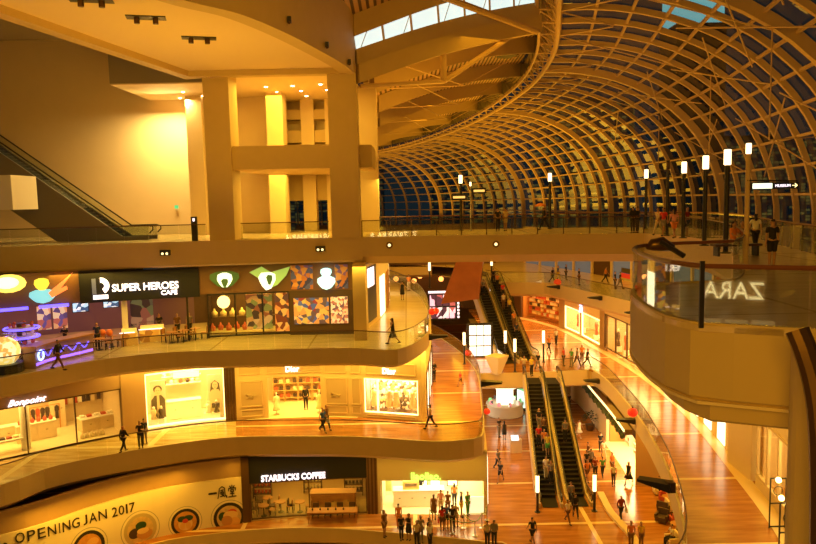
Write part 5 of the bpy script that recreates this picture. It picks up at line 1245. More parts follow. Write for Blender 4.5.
goods_row([F1.P(H(F1, 86 + i * 5, 438)[0], Z1 + .03, -.9) for i in range(5)], gm[0], 'small pale soft toy on the floor by the shop glass', 'toy', 'pale toys on the floor', 'soft_toy', .3)
for px, py, off, lb in ((8, 425, -3.6, 'cream wall cabinet at the far left of the bright shop'), (75, 415, -4.7, 'tall cream doorway cabinet in the bright shop'),):
    p = F1.P(H(F1, px, 440)[0], Z1, off); cabinet(p, 2.2 if px < 20 else 1.0, .5, 1.0 if px < 20 else 2.5, M_wall, lb, rzB)
# -- display window with the two portrait posters
def portrait(C, px, py0, py1, w_, label, longhair):
    t, z1_ = C.hit(px, py0); z0_ = C.hit(px, py1)[1]; rz = C.rz(t); h = z1_ - z0_; base = C.P(t, z0_, -.7)
    o = thing('portrait_poster', tuple(base), label, 'poster'); R = Matrix.Rotation(rz, 3, 'Z')
    def pl(u, v, off=0.0): return base + R @ Vector((u, -off, v))
    def flat(pts, m, nm, off): 
        F_ = [pl(u, v, off) for u, v in pts]; n = len(F_); B_ = [pl(u, v, off - .02) for u, v in pts]
        MB().add(F_ + B_, [tuple(range(n)), tuple(reversed(range(n, 2 * n)))] + [(k, (k + 1) % n, n + (k + 1) % n, n + k) for k in range(n)]).build(nm, m, o)
    MB().box(pl(0, h / 2, -.06), (w_, .06, h), rz=rz).build('board', M_white, o)
    ink = mat('grey_ink', (.16, .12, .08), .6); skin = mat('pale_print', (.85, .72, .5), .6); mid = mat('mid_print', (.45, .34, .2), .6)
    hc = h * .78
    if longhair: flat([(-.26 * w_, hc + .12), (0, hc + .36), (.26 * w_, hc + .12), (.34 * w_, hc - .55), (.2 * w_, hc - .7), (-.2 * w_, hc - .7), (-.34 * w_, hc - .55)], ink, 'printed_hair', .02)
    else: flat(ell(0, hc + .12, .27 * w_, .26), ink, 'printed_hair', .02)
    flat(ell(0, hc, .19 * w_, .27), skin, 'printed_face', .045)
    flat([(-.09 * w_, hc + .04), (-.04 * w_, hc + .06), (-.04 * w_, hc + .02), (-.09 * w_, hc)], ink, 'printed_eye', .065); flat([(.04 * w_, hc + .06), (.09 * w_, hc + .04), (.09 * w_, hc), (.04 * w_, hc + .02)], ink, 'printed_eye', .065)
    flat([(-.05 * w_, hc - .12), (.05 * w_, hc - .12), (.03 * w_, hc - .16), (-.03 * w_, hc - .16)], mid, 'printed_mouth', .065)
    flat([(-.2 * w_, hc - .3), (.2 * w_, hc - .3), (.42 * w_, hc - .6), (.45 * w_, .05), (-.45 * w_, .05), (-.42 * w_, hc - .6)], ink if not longhair else skin, 'printed_clothes', .03)
    flat([(-.07 * w_, hc - .22), (.07 * w_, hc - .22), (.1 * w_, .15), (-.1 * w_, .15)], skin, 'printed_shirt', .05)
    if longhair: flat([(-.25 * w_, hc - 1.25), (.25 * w_, hc - 1.25), (.25 * w_, hc - 1.6), (-.25 * w_, hc - 1.6)], ink, 'printed_bag', .06)
portrait(F1, 158.5, 383, 430, 1.05, 'portrait poster of a boy in dark clothes at the left of the bright window', False)
portrait(F1, 213.5, 377, 425, 1.05, 'portrait poster of a long haired girl at the right of the bright window', True)
for k in range(3):
    t0 = H(F1, 168, 400)[0]; t1 = H(F1, 200, 400)[0]; zz = -9.15 - k * .55
    mb = MB(); F1.wall(mb, t0, t1, zz - .04, zz, -2.6, .4, 1); mb.build('wall_shelf', M_white, label=['top', 'middle', 'bottom'][k] + ' white shelf in the window between the portraits', cat='shelf', group='shelves between the portraits')
    for i in range(7):
        q = F1.P(t0 + .15 + i * (t1 - t0 - .3) / 6, zz, -2.8); mm = gm[(i * 5 + k * 3) % 4]
        MB().tube([q, q + Vector((0, 0, .2)), q + Vector((0, 0, .3))], [.13, .15, .06], 7).build('shoe_bag', mm, label='%s little bag on the %s shelf between the portraits, %s from left' % (mm.name[6:], ['top', 'middle', 'bottom'][k], ['first', 'second', 'third', 'fourth', 'fifth', 'sixth', 'seventh'][i]), cat='bag', group='little bags between the portraits')
p = F1.P(H(F1, 186, 425)[0], Z1, -1.7); cabinet(p, 2.3, .7, 1.25, M_white, 'white counter in the window between the two portraits', F1.rz(H(F1, 186, 425)[0]))
for i, (px, m_) in enumerate(((156, gm[0]), (163, gm[2]), (209, gm[3]), (217, gm[2]))):
    plinth_item(F1.P(H(F1, px, 428)[0], Z1 + .05, -.45), m_, .75, ['cream', 'dark', 'white', 'black'][i] + ' small mannequin in front of the ' + ['boy portrait, left one', 'boy portrait, right one', 'girl portrait, left one', 'girl portrait, right one'][i], 'mannequin')
# -- fashion house: gold dressed mannequins in the window, shelves behind the doorway
def mannequin(p, m, label, h=1.75, skirt=.3):
    p = Vector(p); s = h / 1.75; o = thing('mannequin', tuple(p), label, 'mannequin')
    MB().lathe([(.22 * s, 0), (.22 * s, .03), (.03, .05), (.03, .7 * s)], p, 12).build('stand', M_chrome, o)
    MB().lathe([(skirt * s, .35 * s), (skirt * .75 * s, .7 * s), (.14 * s, 1.02 * s), (.17 * s, 1.2 * s), (.18 * s, 1.38 * s), (.06 * s, 1.47 * s)], p, 14).build('dress', m, o, True)
    mb = MB(); mb.tube([p + Vector((0, 0, 1.44 * s)), p + Vector((0, 0, 1.54 * s)), p + Vector((0, -.01, 1.60 * s)), p + Vector((0, 0, 1.68 * s)), p + Vector((0, 0, 1.75 * s))], [.045 * s, .045 * s, .075 * s, .085 * s, .03 * s], 10); mb.build('head', M_white, o, True)
    for s_ in (-1, 1): MB().tube([p + Vector((s_ * .17 * s, 0, 1.4 * s)), p + Vector((s_ * .23 * s, 0, 1.1 * s)), p + Vector((s_ * .24 * s, -.04, .85 * s))], [.05 * s, .038 * s, .028 * s], 8).build('arm', M_white, o, True)
M_golddress = mat('gold_dress', (.85, .6, .25), .35, .3)
for px, lb in ((372, 'gold mannequin at the left of the glittering window behind the bright bar'), (387, 'gold mannequin left of centre in the glittering window'), (394, 'gold mannequin at the centre of the glittering window'), (410.5, 'gold mannequin at the right of the glittering window')):
    mannequin(F1.P(H(F1, px, 405)[0], zw0 + .02, -.55), M_golddress, lb, 1.75)
t_ = H(F1, 378, 400)[0]; seg(F1, t_ - .06, t_ + .06, zw0, zw1, 'trim_29', M_lt_warm, .06, .08)
for k in range(4):
    t0 = d0 + .4 + k * .85
    o = thing('wall_shelf_unit', tuple(F1.P(t0, Z1, -4.0)), 'golden shelf unit with dark handbags behind the fashion doorway, ' + ['leftmost', 'second from left', 'third from left', 'rightmost'][k], 'shelf unit')
    mb = MB()
    for j in range(5): F1.wall(mb, t0 - .4, t0 + .4, Z1 + .3 + j * .55, Z1 + .34 + j * .55, -3.9, .4, 1)
    for s_ in (-.4, .37): F1.wall(mb, t0 + s_, t0 + s_ + .03, Z1, Z1 + 2.9, -3.9, .4, 1)
    mb.build('shelves', M_golddress, o)
    for j in range(5):
        for i in range(2):
            q = F1.P(t0 - .2 + i * .4, Z1 + .34 + j * .55, -4.0); mm = gm[[2, 1, 2, 0][(i + j + k) % 4]]
            hb_ = MB().box(q + Vector((0, 0, .13)), (.26, .14, .24)); hb_.tube([q + Vector((-.08, 0, .25)), q + Vector((0, 0, .36)), q + Vector((.08, 0, .25))], .015, 4); hb_.build('handbag', mm, label='%s handbag on the %s golden shelf unit behind the fashion doorway' % (mm.name[6:], ['leftmost', 'second', 'third', 'rightmost'][k]), cat='handbag', group='handbags on the golden shelves')
for px, off, m_, lb in ((276, -.7, gm[3], 'white dressed mannequin just inside the left of the fashion doorway'), (318, -.8, gm[0], 'pale dressed mannequin just inside the right of the fashion doorway')):
    mannequin(F1.P(H(F1, px, 415)[0], Z1 + .03, off), m_, lb, 1.6)
# -- superhero cafe
ct = []
for px, py in ((36, 372), (52, 366), (74, 361), (94, 356)): ct.append(U(px, py - 3, Z2)[:2])
CB = Curve2(ct, 4)
o = thing('bar_counter', tuple(CB.P(CB.L / 2, Z2)), 'curved mauve bar counter with blue neon squiggle in the cafe', 'counter')
mb = MB(); CB.wall(mb, 0, CB.L, Z2, Z2 + 1.15, 0, .7, .6); mb.build('counter_body', mat('counter_front', (.35, .20, .16), .4), o)
mb = MB(); CB.wall(mb, -0 + .0, CB.L, Z2 + 1.15, Z2 + 1.24, .12, .95, .6); mb.build('counter_top', M_wood, o)
mb = MB(); CB.wall(mb, .05, CB.L - .1, Z2 + .16, Z2 + .30, .04, .05, .6); mb.build('neon_strip', M_lt_violet, o)
pp = []
for i in range(60):
    u = i / 59; pp.append(CB.P(.5 + u * (CB.L - .9), Z2 + .68 + .16 * math.sin(u * 26) * (1 if u > .12 else 1.6), .07))
MB().tube(pp, .03, 5).build('neon_squiggle', M_lt_blue, o)
c_ = CB.P(.45, Z2 + .68, .07); tv = (CB.P(.9, 0) - CB.P(.2, 0)).normalized()
MB().tube([c_ + tv * .25 * math.cos(a_) + Vector((0, 0, .27 * math.sin(a_))) for a_ in [k * PI / 8 for k in range(17)]], .05, 5).build('neon_ring', mat('pale_blue_neon', (.5, .7, 1), .4, emit=6, ecol=(.25, .35, 1)), o)
for p0, p1, zz, lb in ((1, 27, -3.62, 'blue neon strip over the far left of the cafe'), (38, 68, -3.62, 'blue neon strip under the aqua light box')):
    t0 = H(F2, p0, 295)[0] if p0 > 2 else 2.2; t1 = H(F2, p1, 295)[0]; o = thing('neon_strip', tuple(F2.P((t0 + t1) / 2, zz)), lb, 'neon strip'); mb = MB(); F2.wall(mb, t0, t1, zz - .09, zz + .09, .25, .1, 1); mb.build('tube', M_lt_blue, o)
for i, (p0, p1) in enumerate(((38, 52), (54, 68))):
    t0 = H(F2, p0, 310)[0]; t1 = H(F2, p1, 310)[0]
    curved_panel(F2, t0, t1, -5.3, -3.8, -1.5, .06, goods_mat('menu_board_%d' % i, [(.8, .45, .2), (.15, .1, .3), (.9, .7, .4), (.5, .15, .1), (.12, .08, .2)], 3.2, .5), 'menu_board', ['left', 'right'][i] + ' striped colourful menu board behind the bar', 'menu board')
p = U(24, 362, Z2); o = thing('display_tower', tuple(p), 'round display tower with rings of blue neon at the cafe corner', 'display tower')
MB().lathe([(.35, 0), (.35, .9), (.25, .95), (.25, 2.3)], p, 14).build('core', M_wood_d, o)
for j in range(3):
    MB().lathe([(.9 - .1 * j, 1.0 + j * .5), (.9 - .1 * j, 1.08 + j * .5)], p, 16).build('tier', M_white, o)
    MB().tube([p + Vector((.92 * math.cos(a_), .92 * math.sin(a_), 1.0 + j * .5)) for a_ in [k * PI / 10 for k in range(21)]], .05, 5).build('neon_ring', M_lt_blue, o)
    for k in range(7): a_ = k * .9; MB().ball(p + Vector((.6 * math.cos(a_), .6 * math.sin(a_), 1.22 + j * .5)), .12, 6, 5).build('round_treat', gm[1] if j != 1 else gm[0], o)
p = U(6, 372, Z2); o = thing('display_case', tuple(p), 'glowing rounded glass case full of golden goods at far left', 'display case')
MB().ball(p + Vector((0, 0, 1.2)), .95, 14, 10).build('glass_dome', glass('case_glass', (1, .95, .85), .05), o, True); MB().lathe([(.9, 0), (.9, .5)], p, 16).build('base', M_dark, o); MB().ball(p + Vector((0, 0, 1.15)), .8, 14, 10).build('golden_goods', goods_mat('golden_goods_m', [(1, .7, .2), (.8, .4, .1), (1, .9, .5)], 4, 1.3), o, True)
for px, py, lb in ((81, 310, 'left wall television over the bar'), (111, 305.5, 'right wall television over the bar')):
    t, z = H(F2, px, py); o = thing('television', tuple(F2.P(t, z, -1.4)), lb, 'television'); rz = F2.rz(t)
    MB().box(F2.P(t, z, -1.4), (1.0, .1, .65), rz=rz).build('casing', M_dark, o); MB().box(F2.P(t, z, -1.32), (.9, .03, .55), rz=rz).build('screen', goods_mat('tv_picture', [(.5, .8, 1), (.05, .1, .2), (.9, .95, 1), (.2, .3, .5)], 3.5, 1.0) if 'tv_picture' not in MATS else MATS['tv_picture'], o)
for px, py, w_, lb, m_ in ((130, 345, 1.0, 'small yellow display counter left of the pale pillar', 'a'), (153, 341, 1.6, 'yellow lit display counter beneath the tall dark poster', 'b')):
    p = U(px, py, Z2); o = thing('display_counter', tuple(p), lb, 'display counter'); rz = F2.rz(H(F2, px, 330)[0])
    MB().box(p + Vector((0, 0, .4)), (w_, .7, .8), rz=rz).build('base', goods_mat('yellow_print', [(.8, .5, .1), (.5, .25, .05), (.9, .7, .2)], 2.5, .1) if 'yellow_print' not in MATS else MATS['yellow_print'], o)
    MB().box(p + Vector((0, 0, 1.05)), (w_, .7, .5), rz=rz).build('glass_case', M_shopglass, o); MB().box(p + Vector((0, 0, .95)), (w_ * .9, .5, .2), rz=rz).build('cakes', mat('yellow_cakes', (1, .65, .15), .5, emit=.8, ecol=(1, .6, .12)), o); MB().box(p + Vector((0, -.36, .86)), (w_ * .9, .03, .05), rz=rz).build('light_strip', M_lt_white, o)
def cafe_table(p, label, r=.35):
    p = Vector(p); o = thing('cafe_table', tuple(p), label, 'table'); MB().lathe([(r, .70), (r, .74)], p, 16).build('table_top', M_wood, o); MB().lathe([(.2, 0), (.2, .03), (.03, .05), (.03, .7)], p, 10).build('pedestal', M_dark, o)
def cafe_chair(p, rz, label, m=None):
    p = Vector(p); o = thing('cafe_chair', tuple(p), label, 'chair', None, rz); R = Matrix.Rotation(rz, 3, 'Z')
    MB().box(p + Vector((0, 0, .45)), (.42, .42, .05), rz=rz).build('seat', m or M_wood, o); MB().box(p + R @ Vector((0, .2, .72)), (.40, .04, .35), rz=rz).build('backrest', m or M_wood, o)
    for sx in (-1, 1):
        for sy in (-1, 1): q = p + R @ Vector((sx * .18, sy * .18, 0)); MB().bar(q, q + Vector((0, 0, .45 if sy < 0 else .85)), .035, .035).build('leg', M_dark, o)
where = ['far left', 'left', 'middle left', 'middle', 'middle right', 'right', 'far right']
for i, (px, py) in enumerate(((100, 350), (112, 347), (172, 343), (184, 341), (196, 339))):
    p = U(px, py, Z2); cafe_table(p, 'small round wooden table in the cafe, %s of the row' % where[i + 1]); cafe_chair(p + Vector((.55, .1, 0)), -1.4, 'wooden chair to the right of the %s cafe table' % where[i + 1]); cafe_chair(p + Vector((-.5, .3, 0)), 1.2, 'wooden chair to the left of the %s cafe table' % where[i + 1])
for i, px in enumerate((103, 110)):
    p = U(px, 347, Z2) + Vector((.1, -.2, .76)); MB().ball(p + Vector((0, 0, .2)), .22, 10, 8).build('helmet', mat('orange_helmet', (.75, .2, .05), .3), label=['left', 'right'][i] + ' round orange ball shaped display on the cafe table', cat='display ball')
goods_row([F2.P(H(F2, 212 + i * 8, 330)[0], Z2 + .35, -1.0 - .3 * (i % 2)) for i in range(8)], gm[1], 'small reddish figurine low in the cafe window', 'figurine', 'figurines in the cafe window', 'figurine', .4)
goods_row([F2.P(H(F2, 214 + i * 9, 330)[0], Z2 + 1.2, -1.6) for i in range(7)], gm[0], 'cream figurine on the upper ledge of the cafe window', 'figurine', 'figurines on the upper ledge', 'figurine', .45)
mb = MB(); F2.wall(mb, f3 + .1, f4 - .1, Z2 + 1.14, Z2 + 1.2, -1.4, .5, 1); mb.build('window_ledge', M_wood_d, label='dark ledge across the cafe windows', cat='ledge')
p = F2.P(H(F2, 224, 308)[0], -3.9, .2); o = thing('round_lamp', tuple(p), 'round glowing yellow lamp beneath the dark green light box', 'lamp'); MB().ball(p - Vector((0, 0, .15)), .42, 14, 10).build('globe', mat('yellow_globe', (1, .75, .2), .4, emit=3, ecol=(1, .72, .2)), o, True); MB().tube([p + Vector((0, 0, .2)), p + Vector((0, 0, .5))], .04, 6).build('rod', M_dark, o)
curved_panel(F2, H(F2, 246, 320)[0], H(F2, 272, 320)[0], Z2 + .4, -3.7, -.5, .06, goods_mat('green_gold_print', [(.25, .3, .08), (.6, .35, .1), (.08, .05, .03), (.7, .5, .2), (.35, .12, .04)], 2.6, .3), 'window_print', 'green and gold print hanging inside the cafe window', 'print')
# -- coffee shop
pt = [(264, 516), (268, 508), (281, 512), (300, 512), (330, 520), (352, 512)]
for i, (px, py) in enumerate(pt[:4]):
    p = U(px, py, Z0 + .02); cafe_table(p, ['leftmost', 'second', 'third', 'fourth'][i] + ' round table of the coffee shop counting from the left'); cafe_chair(p + Vector((.6, 0, 0)), -1.5, 'wooden chair right of the %s coffee shop table' % ['leftmost', 'second', 'third', 'fourth'][i]); cafe_chair(p + Vector((-.6, .1, 0)), 1.5, 'wooden chair left of the %s coffee shop table' % ['leftmost', 'second', 'third', 'fourth'][i], M_wood_d)
p = U(334, 508, Z0 + .02); cabinet(p, 3.0, .8, 1.15, M_wood, 'orange wooden service counter at the right of the coffee shop', .0, doors=3, top=M_wood)
p = U(333, 521, Z0 + .02); table(p, 3.2, .8, .75, M_wood, 'long wooden communal table at the front of the coffee shop', 0, 'communal_table')
for i in range(4): cafe_chair(p + Vector((-1.2 + i * .8, .65, 0)), 0, 'chair behind the long communal table, ' + ['leftmost', 'second from left', 'third from left', 'rightmost'][i], M_wood_d)
goods_row([p + Vector((-1.3 + i * .5, 0, .76)) for i in range(5)], gm[2], 'small dark cup on the communal table', 'cup', 'cups on the communal table', 'cup', .12)
for i, (px, py) in enumerate(((262, 486), (276, 488), (305, 487), (318, 486), (345, 487), (357, 489))):
    q = F0.P(H(F0, px, 500)[0], -16.1, -2.5 - .4 * (i % 2)); o = thing('pendant_lamp', tuple(q), 'golden pendant lamp in the coffee shop, ' + ['leftmost', 'second from left', 'third from left', 'fourth from left', 'fifth from left', 'rightmost'][i], 'pendant lamp', 'coffee shop pendants')
    MB().lathe([(.24, 0), (.16, .18), (.04, .26)], q, 12).build('shade', mat('gold_shade', (1, .6, .15), .4, emit=1.6, ecol=(1, .6, .15)), o, True); MB().tube([q + Vector((0, 0, .26)), q + Vector((0, 0, .9))], .015, 4).build('cord', M_dark, o)
for i in range(5):
    t = g2 + .5 + i * 1.5; curved_panel(F0, t, t + 1.2, Z0 + .6, Z0 + 2.2, -7.2, .06, [MATS['kiosk_goods'], M_art2][i % 2] if 0 else goods_mat('coffee_mural_%d' % i, [(.3, .1, .03), (.7, .4, .1), (.12, .05, .02), (.9, .6, .25)], 4, .2), 'mural_panel', 'patterned brown and gold panel on the coffee shop rear wall, ' + ['leftmost', 'second', 'middle', 'fourth', 'rightmost'][i], 'panel')
for i, (px, py, off) in enumerate(((262, 505, -3.5), (310, 505, -3.8), (352, 500, -3))):
    p = F0.P(H(F0, px, 505)[0], Z0 + .02, off); o = thing('stock_shelf', tuple(p), 'dark shelf stand crowded with cups and bags, ' + ['left', 'middle', 'right'][i] + ' of the coffee shop', 'shelf unit'); 
    mb = MB(); 
    for j in range(4): mb.box(p + Vector((0, 0, .3 + j * .5)), (1.3, .4, .04))
    for s_ in (-.63, .63): mb.box(p + Vector((s_, 0, 1.0)), (.04, .4, 2.0))
    mb.build('rack', M_wood_d, o); mb = MB()
    for j in range(4):
        for k in range(5): mb.lathe([(.08, 0), (.1, .22)], p + Vector((-.5 + k * .25, 0, .33 + j * .5)), 8)
    g_ = mb.build('cups', gm[[1, 0, 2][i]], o); g_['kind'] = 'stuff'
# -- frozen yoghurt shop
p = F0.P(H(F0, 418, 520)[0], Z0 + .02, -1.3); cabinet(p, 3.4, .8, 1.1, M_white, 'long white service counter of the frozen yoghurt shop', 0, doors=4)
q = p + Vector((-.5, 0, 1.16)); o = thing('yoghurt_machine', tuple(q), 'yellow and steel yoghurt machine on the white counter', 'machine'); MB().box(q + Vector((0, 0, .3)), (1.1, .5, .6)).build('housing', mat('yellow_machine', (.75, .5, .15), .4), o); MB().box(q + Vector((0, -.27, .35)), (.8, .04, .2)).build('nozzle_panel', M_chrome, o)
for i, px in enumerate((406, 420.5, 434, 452)):
    t = H(F0, px, 490)[0]; c_ = F0.P(t, -17.15, -2.75); o = thing('menu_board', tuple(c_), ['orange bordered', 'pale framed', 'green', 'dark topped'][i] + ' menu board on the rear wall of the yoghurt shop', 'menu board'); rz = F0.rz(t)
    MB().box(c_, (.75, .06, .6), rz=rz).build('frame', [M_wood, M_wood, M_lt_green, M_dark][i], o); MB().box(c_ + Vector((0, -.05, 0)), (.6, .03, .45), rz=rz).build('board_face', M_menu, o)
t = H(F0, 392, 500)[0]; curved_panel(F0, t - .5, t - .1, -17.2, -16.0, -1.2, .05, mat('green_notice', (.6, .8, .3), .5), 'notice', 'small yellow-green notice at the left inside the yoghurt shop', 'notice')
posts = []
for i, (px, py) in enumerate(((464, 528), (475, 536), (482, 528), (487, 520), (452, 534), (430, 524))):
    p = U(px, py, Z0); posts.append(p); o = thing('queue_post', tuple(p), 'silver queue post outside the yoghurt shop, ' + ['in the middle of the rope', 'nearest the basement void', 'second from the right', 'at the right end', 'left of the middle', 'at the left end inside'][i], 'queue post', 'queue posts')
    MB().lathe([(.17, 0), (.17, .03), (.03, .05), (.03, .95), (.05, .97), (.05, 1.0)], p, 10).build('stanchion', M_chrome, o)
for i, (a_, b_) in enumerate(((5, 4), (4, 1), (0, 1), (1, 2), (2, 3))):
    A_, B_ = posts[a_], posts[b_]; P = [A_.lerp(B_, k / 8) + Vector((0, 0, .92 - .12 * math.sin(PI * k / 8))) for k in range(9)]
    MB().tube(P, .025, 5).build('queue_rope', mat('green_rope', (.15, .3, .08), .6), label='green queue rope slung between posts, ' + ['at the far left', 'second from left', 'in the middle', 'second from right', 'at the far right'][i], cat='rope', group='queue ropes')
p = U(482, 516, Z0) + Vector((-.3, .5, 0)); MB().box(p + Vector((0, 0, .55)), (1.1, .08, 1.1)).build('white_board', mat('bright_board', (1, 1, .9), .5, emit=.9, ecol=(1, .9, .6)), label='bright white board standing at the right corner of the yoghurt shop', cat='board')

# ================= concourse furniture
p = U(516, 452, Z0); o = thing('directory_stand', tuple(p), 'beige directory stand with a tilted blue-white screen left of the escalators', 'stand')
MB().box(p + Vector((0, 0, .55)), (.9, .5, 1.1)).build('body', M_clad, o); MB().box(p + Vector((-.1, -.1, 1.22)), (.6, .5, .06), rx=.6).build('screen', mat('screen_blue', (.6, .8, 1), .4, emit=1.5, ecol=(.6, .8, 1)), o)
p = U(590, 430, Z0); o = thing('potted_shrub', tuple(p), 'dark round leafy shrub in a pot by the cream wall near the canopy', 'plant'); MB().lathe([(.3, 0), (.42, .5), (.4, .52)], p, 12).build('pot', M_bronze, o)
mb = MB(); random.seed(3)
for i in range(150):
    a_ = random.uniform(0, 2 * PI); b_ = random.uniform(-.4, 1.4); r = random.uniform(.35, .75); c_ = p + Vector((r * math.cos(a_) * math.cos(b_), r * math.sin(a_) * math.cos(b_), .95 + r * math.sin(b_))); d_ = Vector((math.cos(a_), math.sin(a_), random.uniform(-.3, .8))).normalized() * .22; s_ = d_.cross(Vector((0, 0, 1))).normalized() * .07
    mb.add([c_, c_ + d_ * .5 + s_, c_ + d_, c_ + d_ * .5 - s_], [(0, 1, 2, 3)])
mb.build('foliage', mat('dark_leaf', (.03, .05, .015), .5), o)
# lounge nook at the foot of the right gallery: curved step, armchairs, low tables
ST_ = Curve2([tuple(U(597, 494, Z0)[:2]), tuple(U(606, 512, Z0)[:2]), tuple(U(618, 526, Z0)[:2]), tuple(U(632, 544, Z0)[:2]), tuple(U(640, 580, Z0)[:2])], 4)
mb = MB(); ST_.wall(mb, 0, ST_.L, Z0, Z0 + .18, 0, .45, .5); mb.build('trim_30', M_wall, kind='structure')
lo = [(659, 494), (666, 503), (672, 511), (664, 512), (676, 524), (683, 530), (672, 545), (662, 522)]
cols = [gm[0], gm[1], gm[0], gm[2], gm[1], gm[0], gm[0], gm[2]]
for i, (px, py) in enumerate(lo):
    p = U(px, py, Z0); o = thing('armchair', tuple(p), 'low lounge armchair under the right gallery, ' + ['farthest back', 'second from the back', 'third from the back', 'dark one at the left', 'red one in the middle', 'near the column', 'nearest the camera', 'dark one beside the aisle'][i], 'armchair', None, i * .8); rz = i * .8; R = Matrix.Rotation(rz, 3, 'Z')
    MB().box(p + Vector((0, 0, .25)), (.7, .65, .3), rz=rz).build('seat', cols[i], o); MB().box(p + R @ Vector((0, .3, .55)), (.7, .14, .5), rz=rz).build('backrest', cols[i], o)
    for s_ in (-1, 1): MB().box(p + R @ Vector((s_ * .34, 0, .42)), (.12, .6, .24), rz=rz).build('armrest', cols[i], o)
    for sx in (-1, 1):
        for sy in (-1, 1): q = p + R @ Vector((sx * .28, sy * .26, 0)); MB().bar(q, q + Vector((0, 0, .12)), .04, .04).build('leg', M_dark, o)
for i, (px, py) in enumerate(((668, 507), (677, 535))):
    cafe_table(U(px, py, Z0), ['farther', 'nearer'][i] + ' round table among the lounge armchairs', .4)
# ZARA sign on a shop front behind the viewer; the platform glass mirrors it

# ================= people: one continuous skinned body per pose, clothes and hair as parts
def skin_mesh(nm, verts, edges, radii, root=0, sub=1):
    me = bpy.data.meshes.new(nm); me.from_pydata([tuple(v) for v in verts], edges, [])
    o = bpy.data.objects.new(nm, me); COL.objects.link(o)
    sk = o.modifiers.new('s', 'SKIN'); sk.use_smooth_shade = True
    if sub: ss = o.modifiers.new('u', 'SUBSURF'); ss.levels = sub; ss.render_levels = sub
    for i, r in enumerate(radii):
        d = me.skin_vertices[0].data[i]; d.radius = r if isinstance(r, tuple) else (r, r); d.use_root = (i == root)
    dg = bpy.context.evaluated_depsgraph_get(); out = bpy.data.meshes.new_from_object(o.evaluated_get(dg))
    bpy.data.objects.remove(o); bpy.data.meshes.remove(me); out.name = nm
    for p in out.polygons: p.use_smooth = True
    return out
def pose_joints(p):
    """facing -y, feet at z=0; angles in radians: hip (l,r) forward swing, knee bend, shoulder forward, elbow bend"""
    hipz = .90; L1, L2 = .42, .43; J = {}
    def leg(s, a, k):
        h = Vector((s * .085, 0, hipz)); kn = h + Vector((s * .01, -math.sin(a), -math.cos(a))) * L1
        b = a - k; an = kn + Vector((0, -math.sin(b), -math.cos(b))) * L2
        return h, kn, an
    def arm(s, a, e, out=.10):
        sh = Vector((s * .175, 0, 1.42)); d = Vector((s * math.sin(out), -math.sin(a) * math.cos(out), -math.cos(a) * math.cos(out)))
        el = sh + d * .28; b = a + e; d2 = Vector((s * math.sin(out) * .3 - s * (.25 if e > .8 else 0), -math.sin(b), -math.cos(b))).normalized()
        wr = el + d2 * .25; return sh, el, wr, d2
    J['L'] = leg(-1, *p['ll']); J['R'] = leg(1, *p['rl']); J['AL'] = arm(-1, *p['la']); J['AR'] = arm(1, *p['ra'])
    dz = min(J['L'][2].z, J['R'][2].z) - .07
    J['dz'] = -dz; J['lean'] = p.get('lean', 0.0); return J
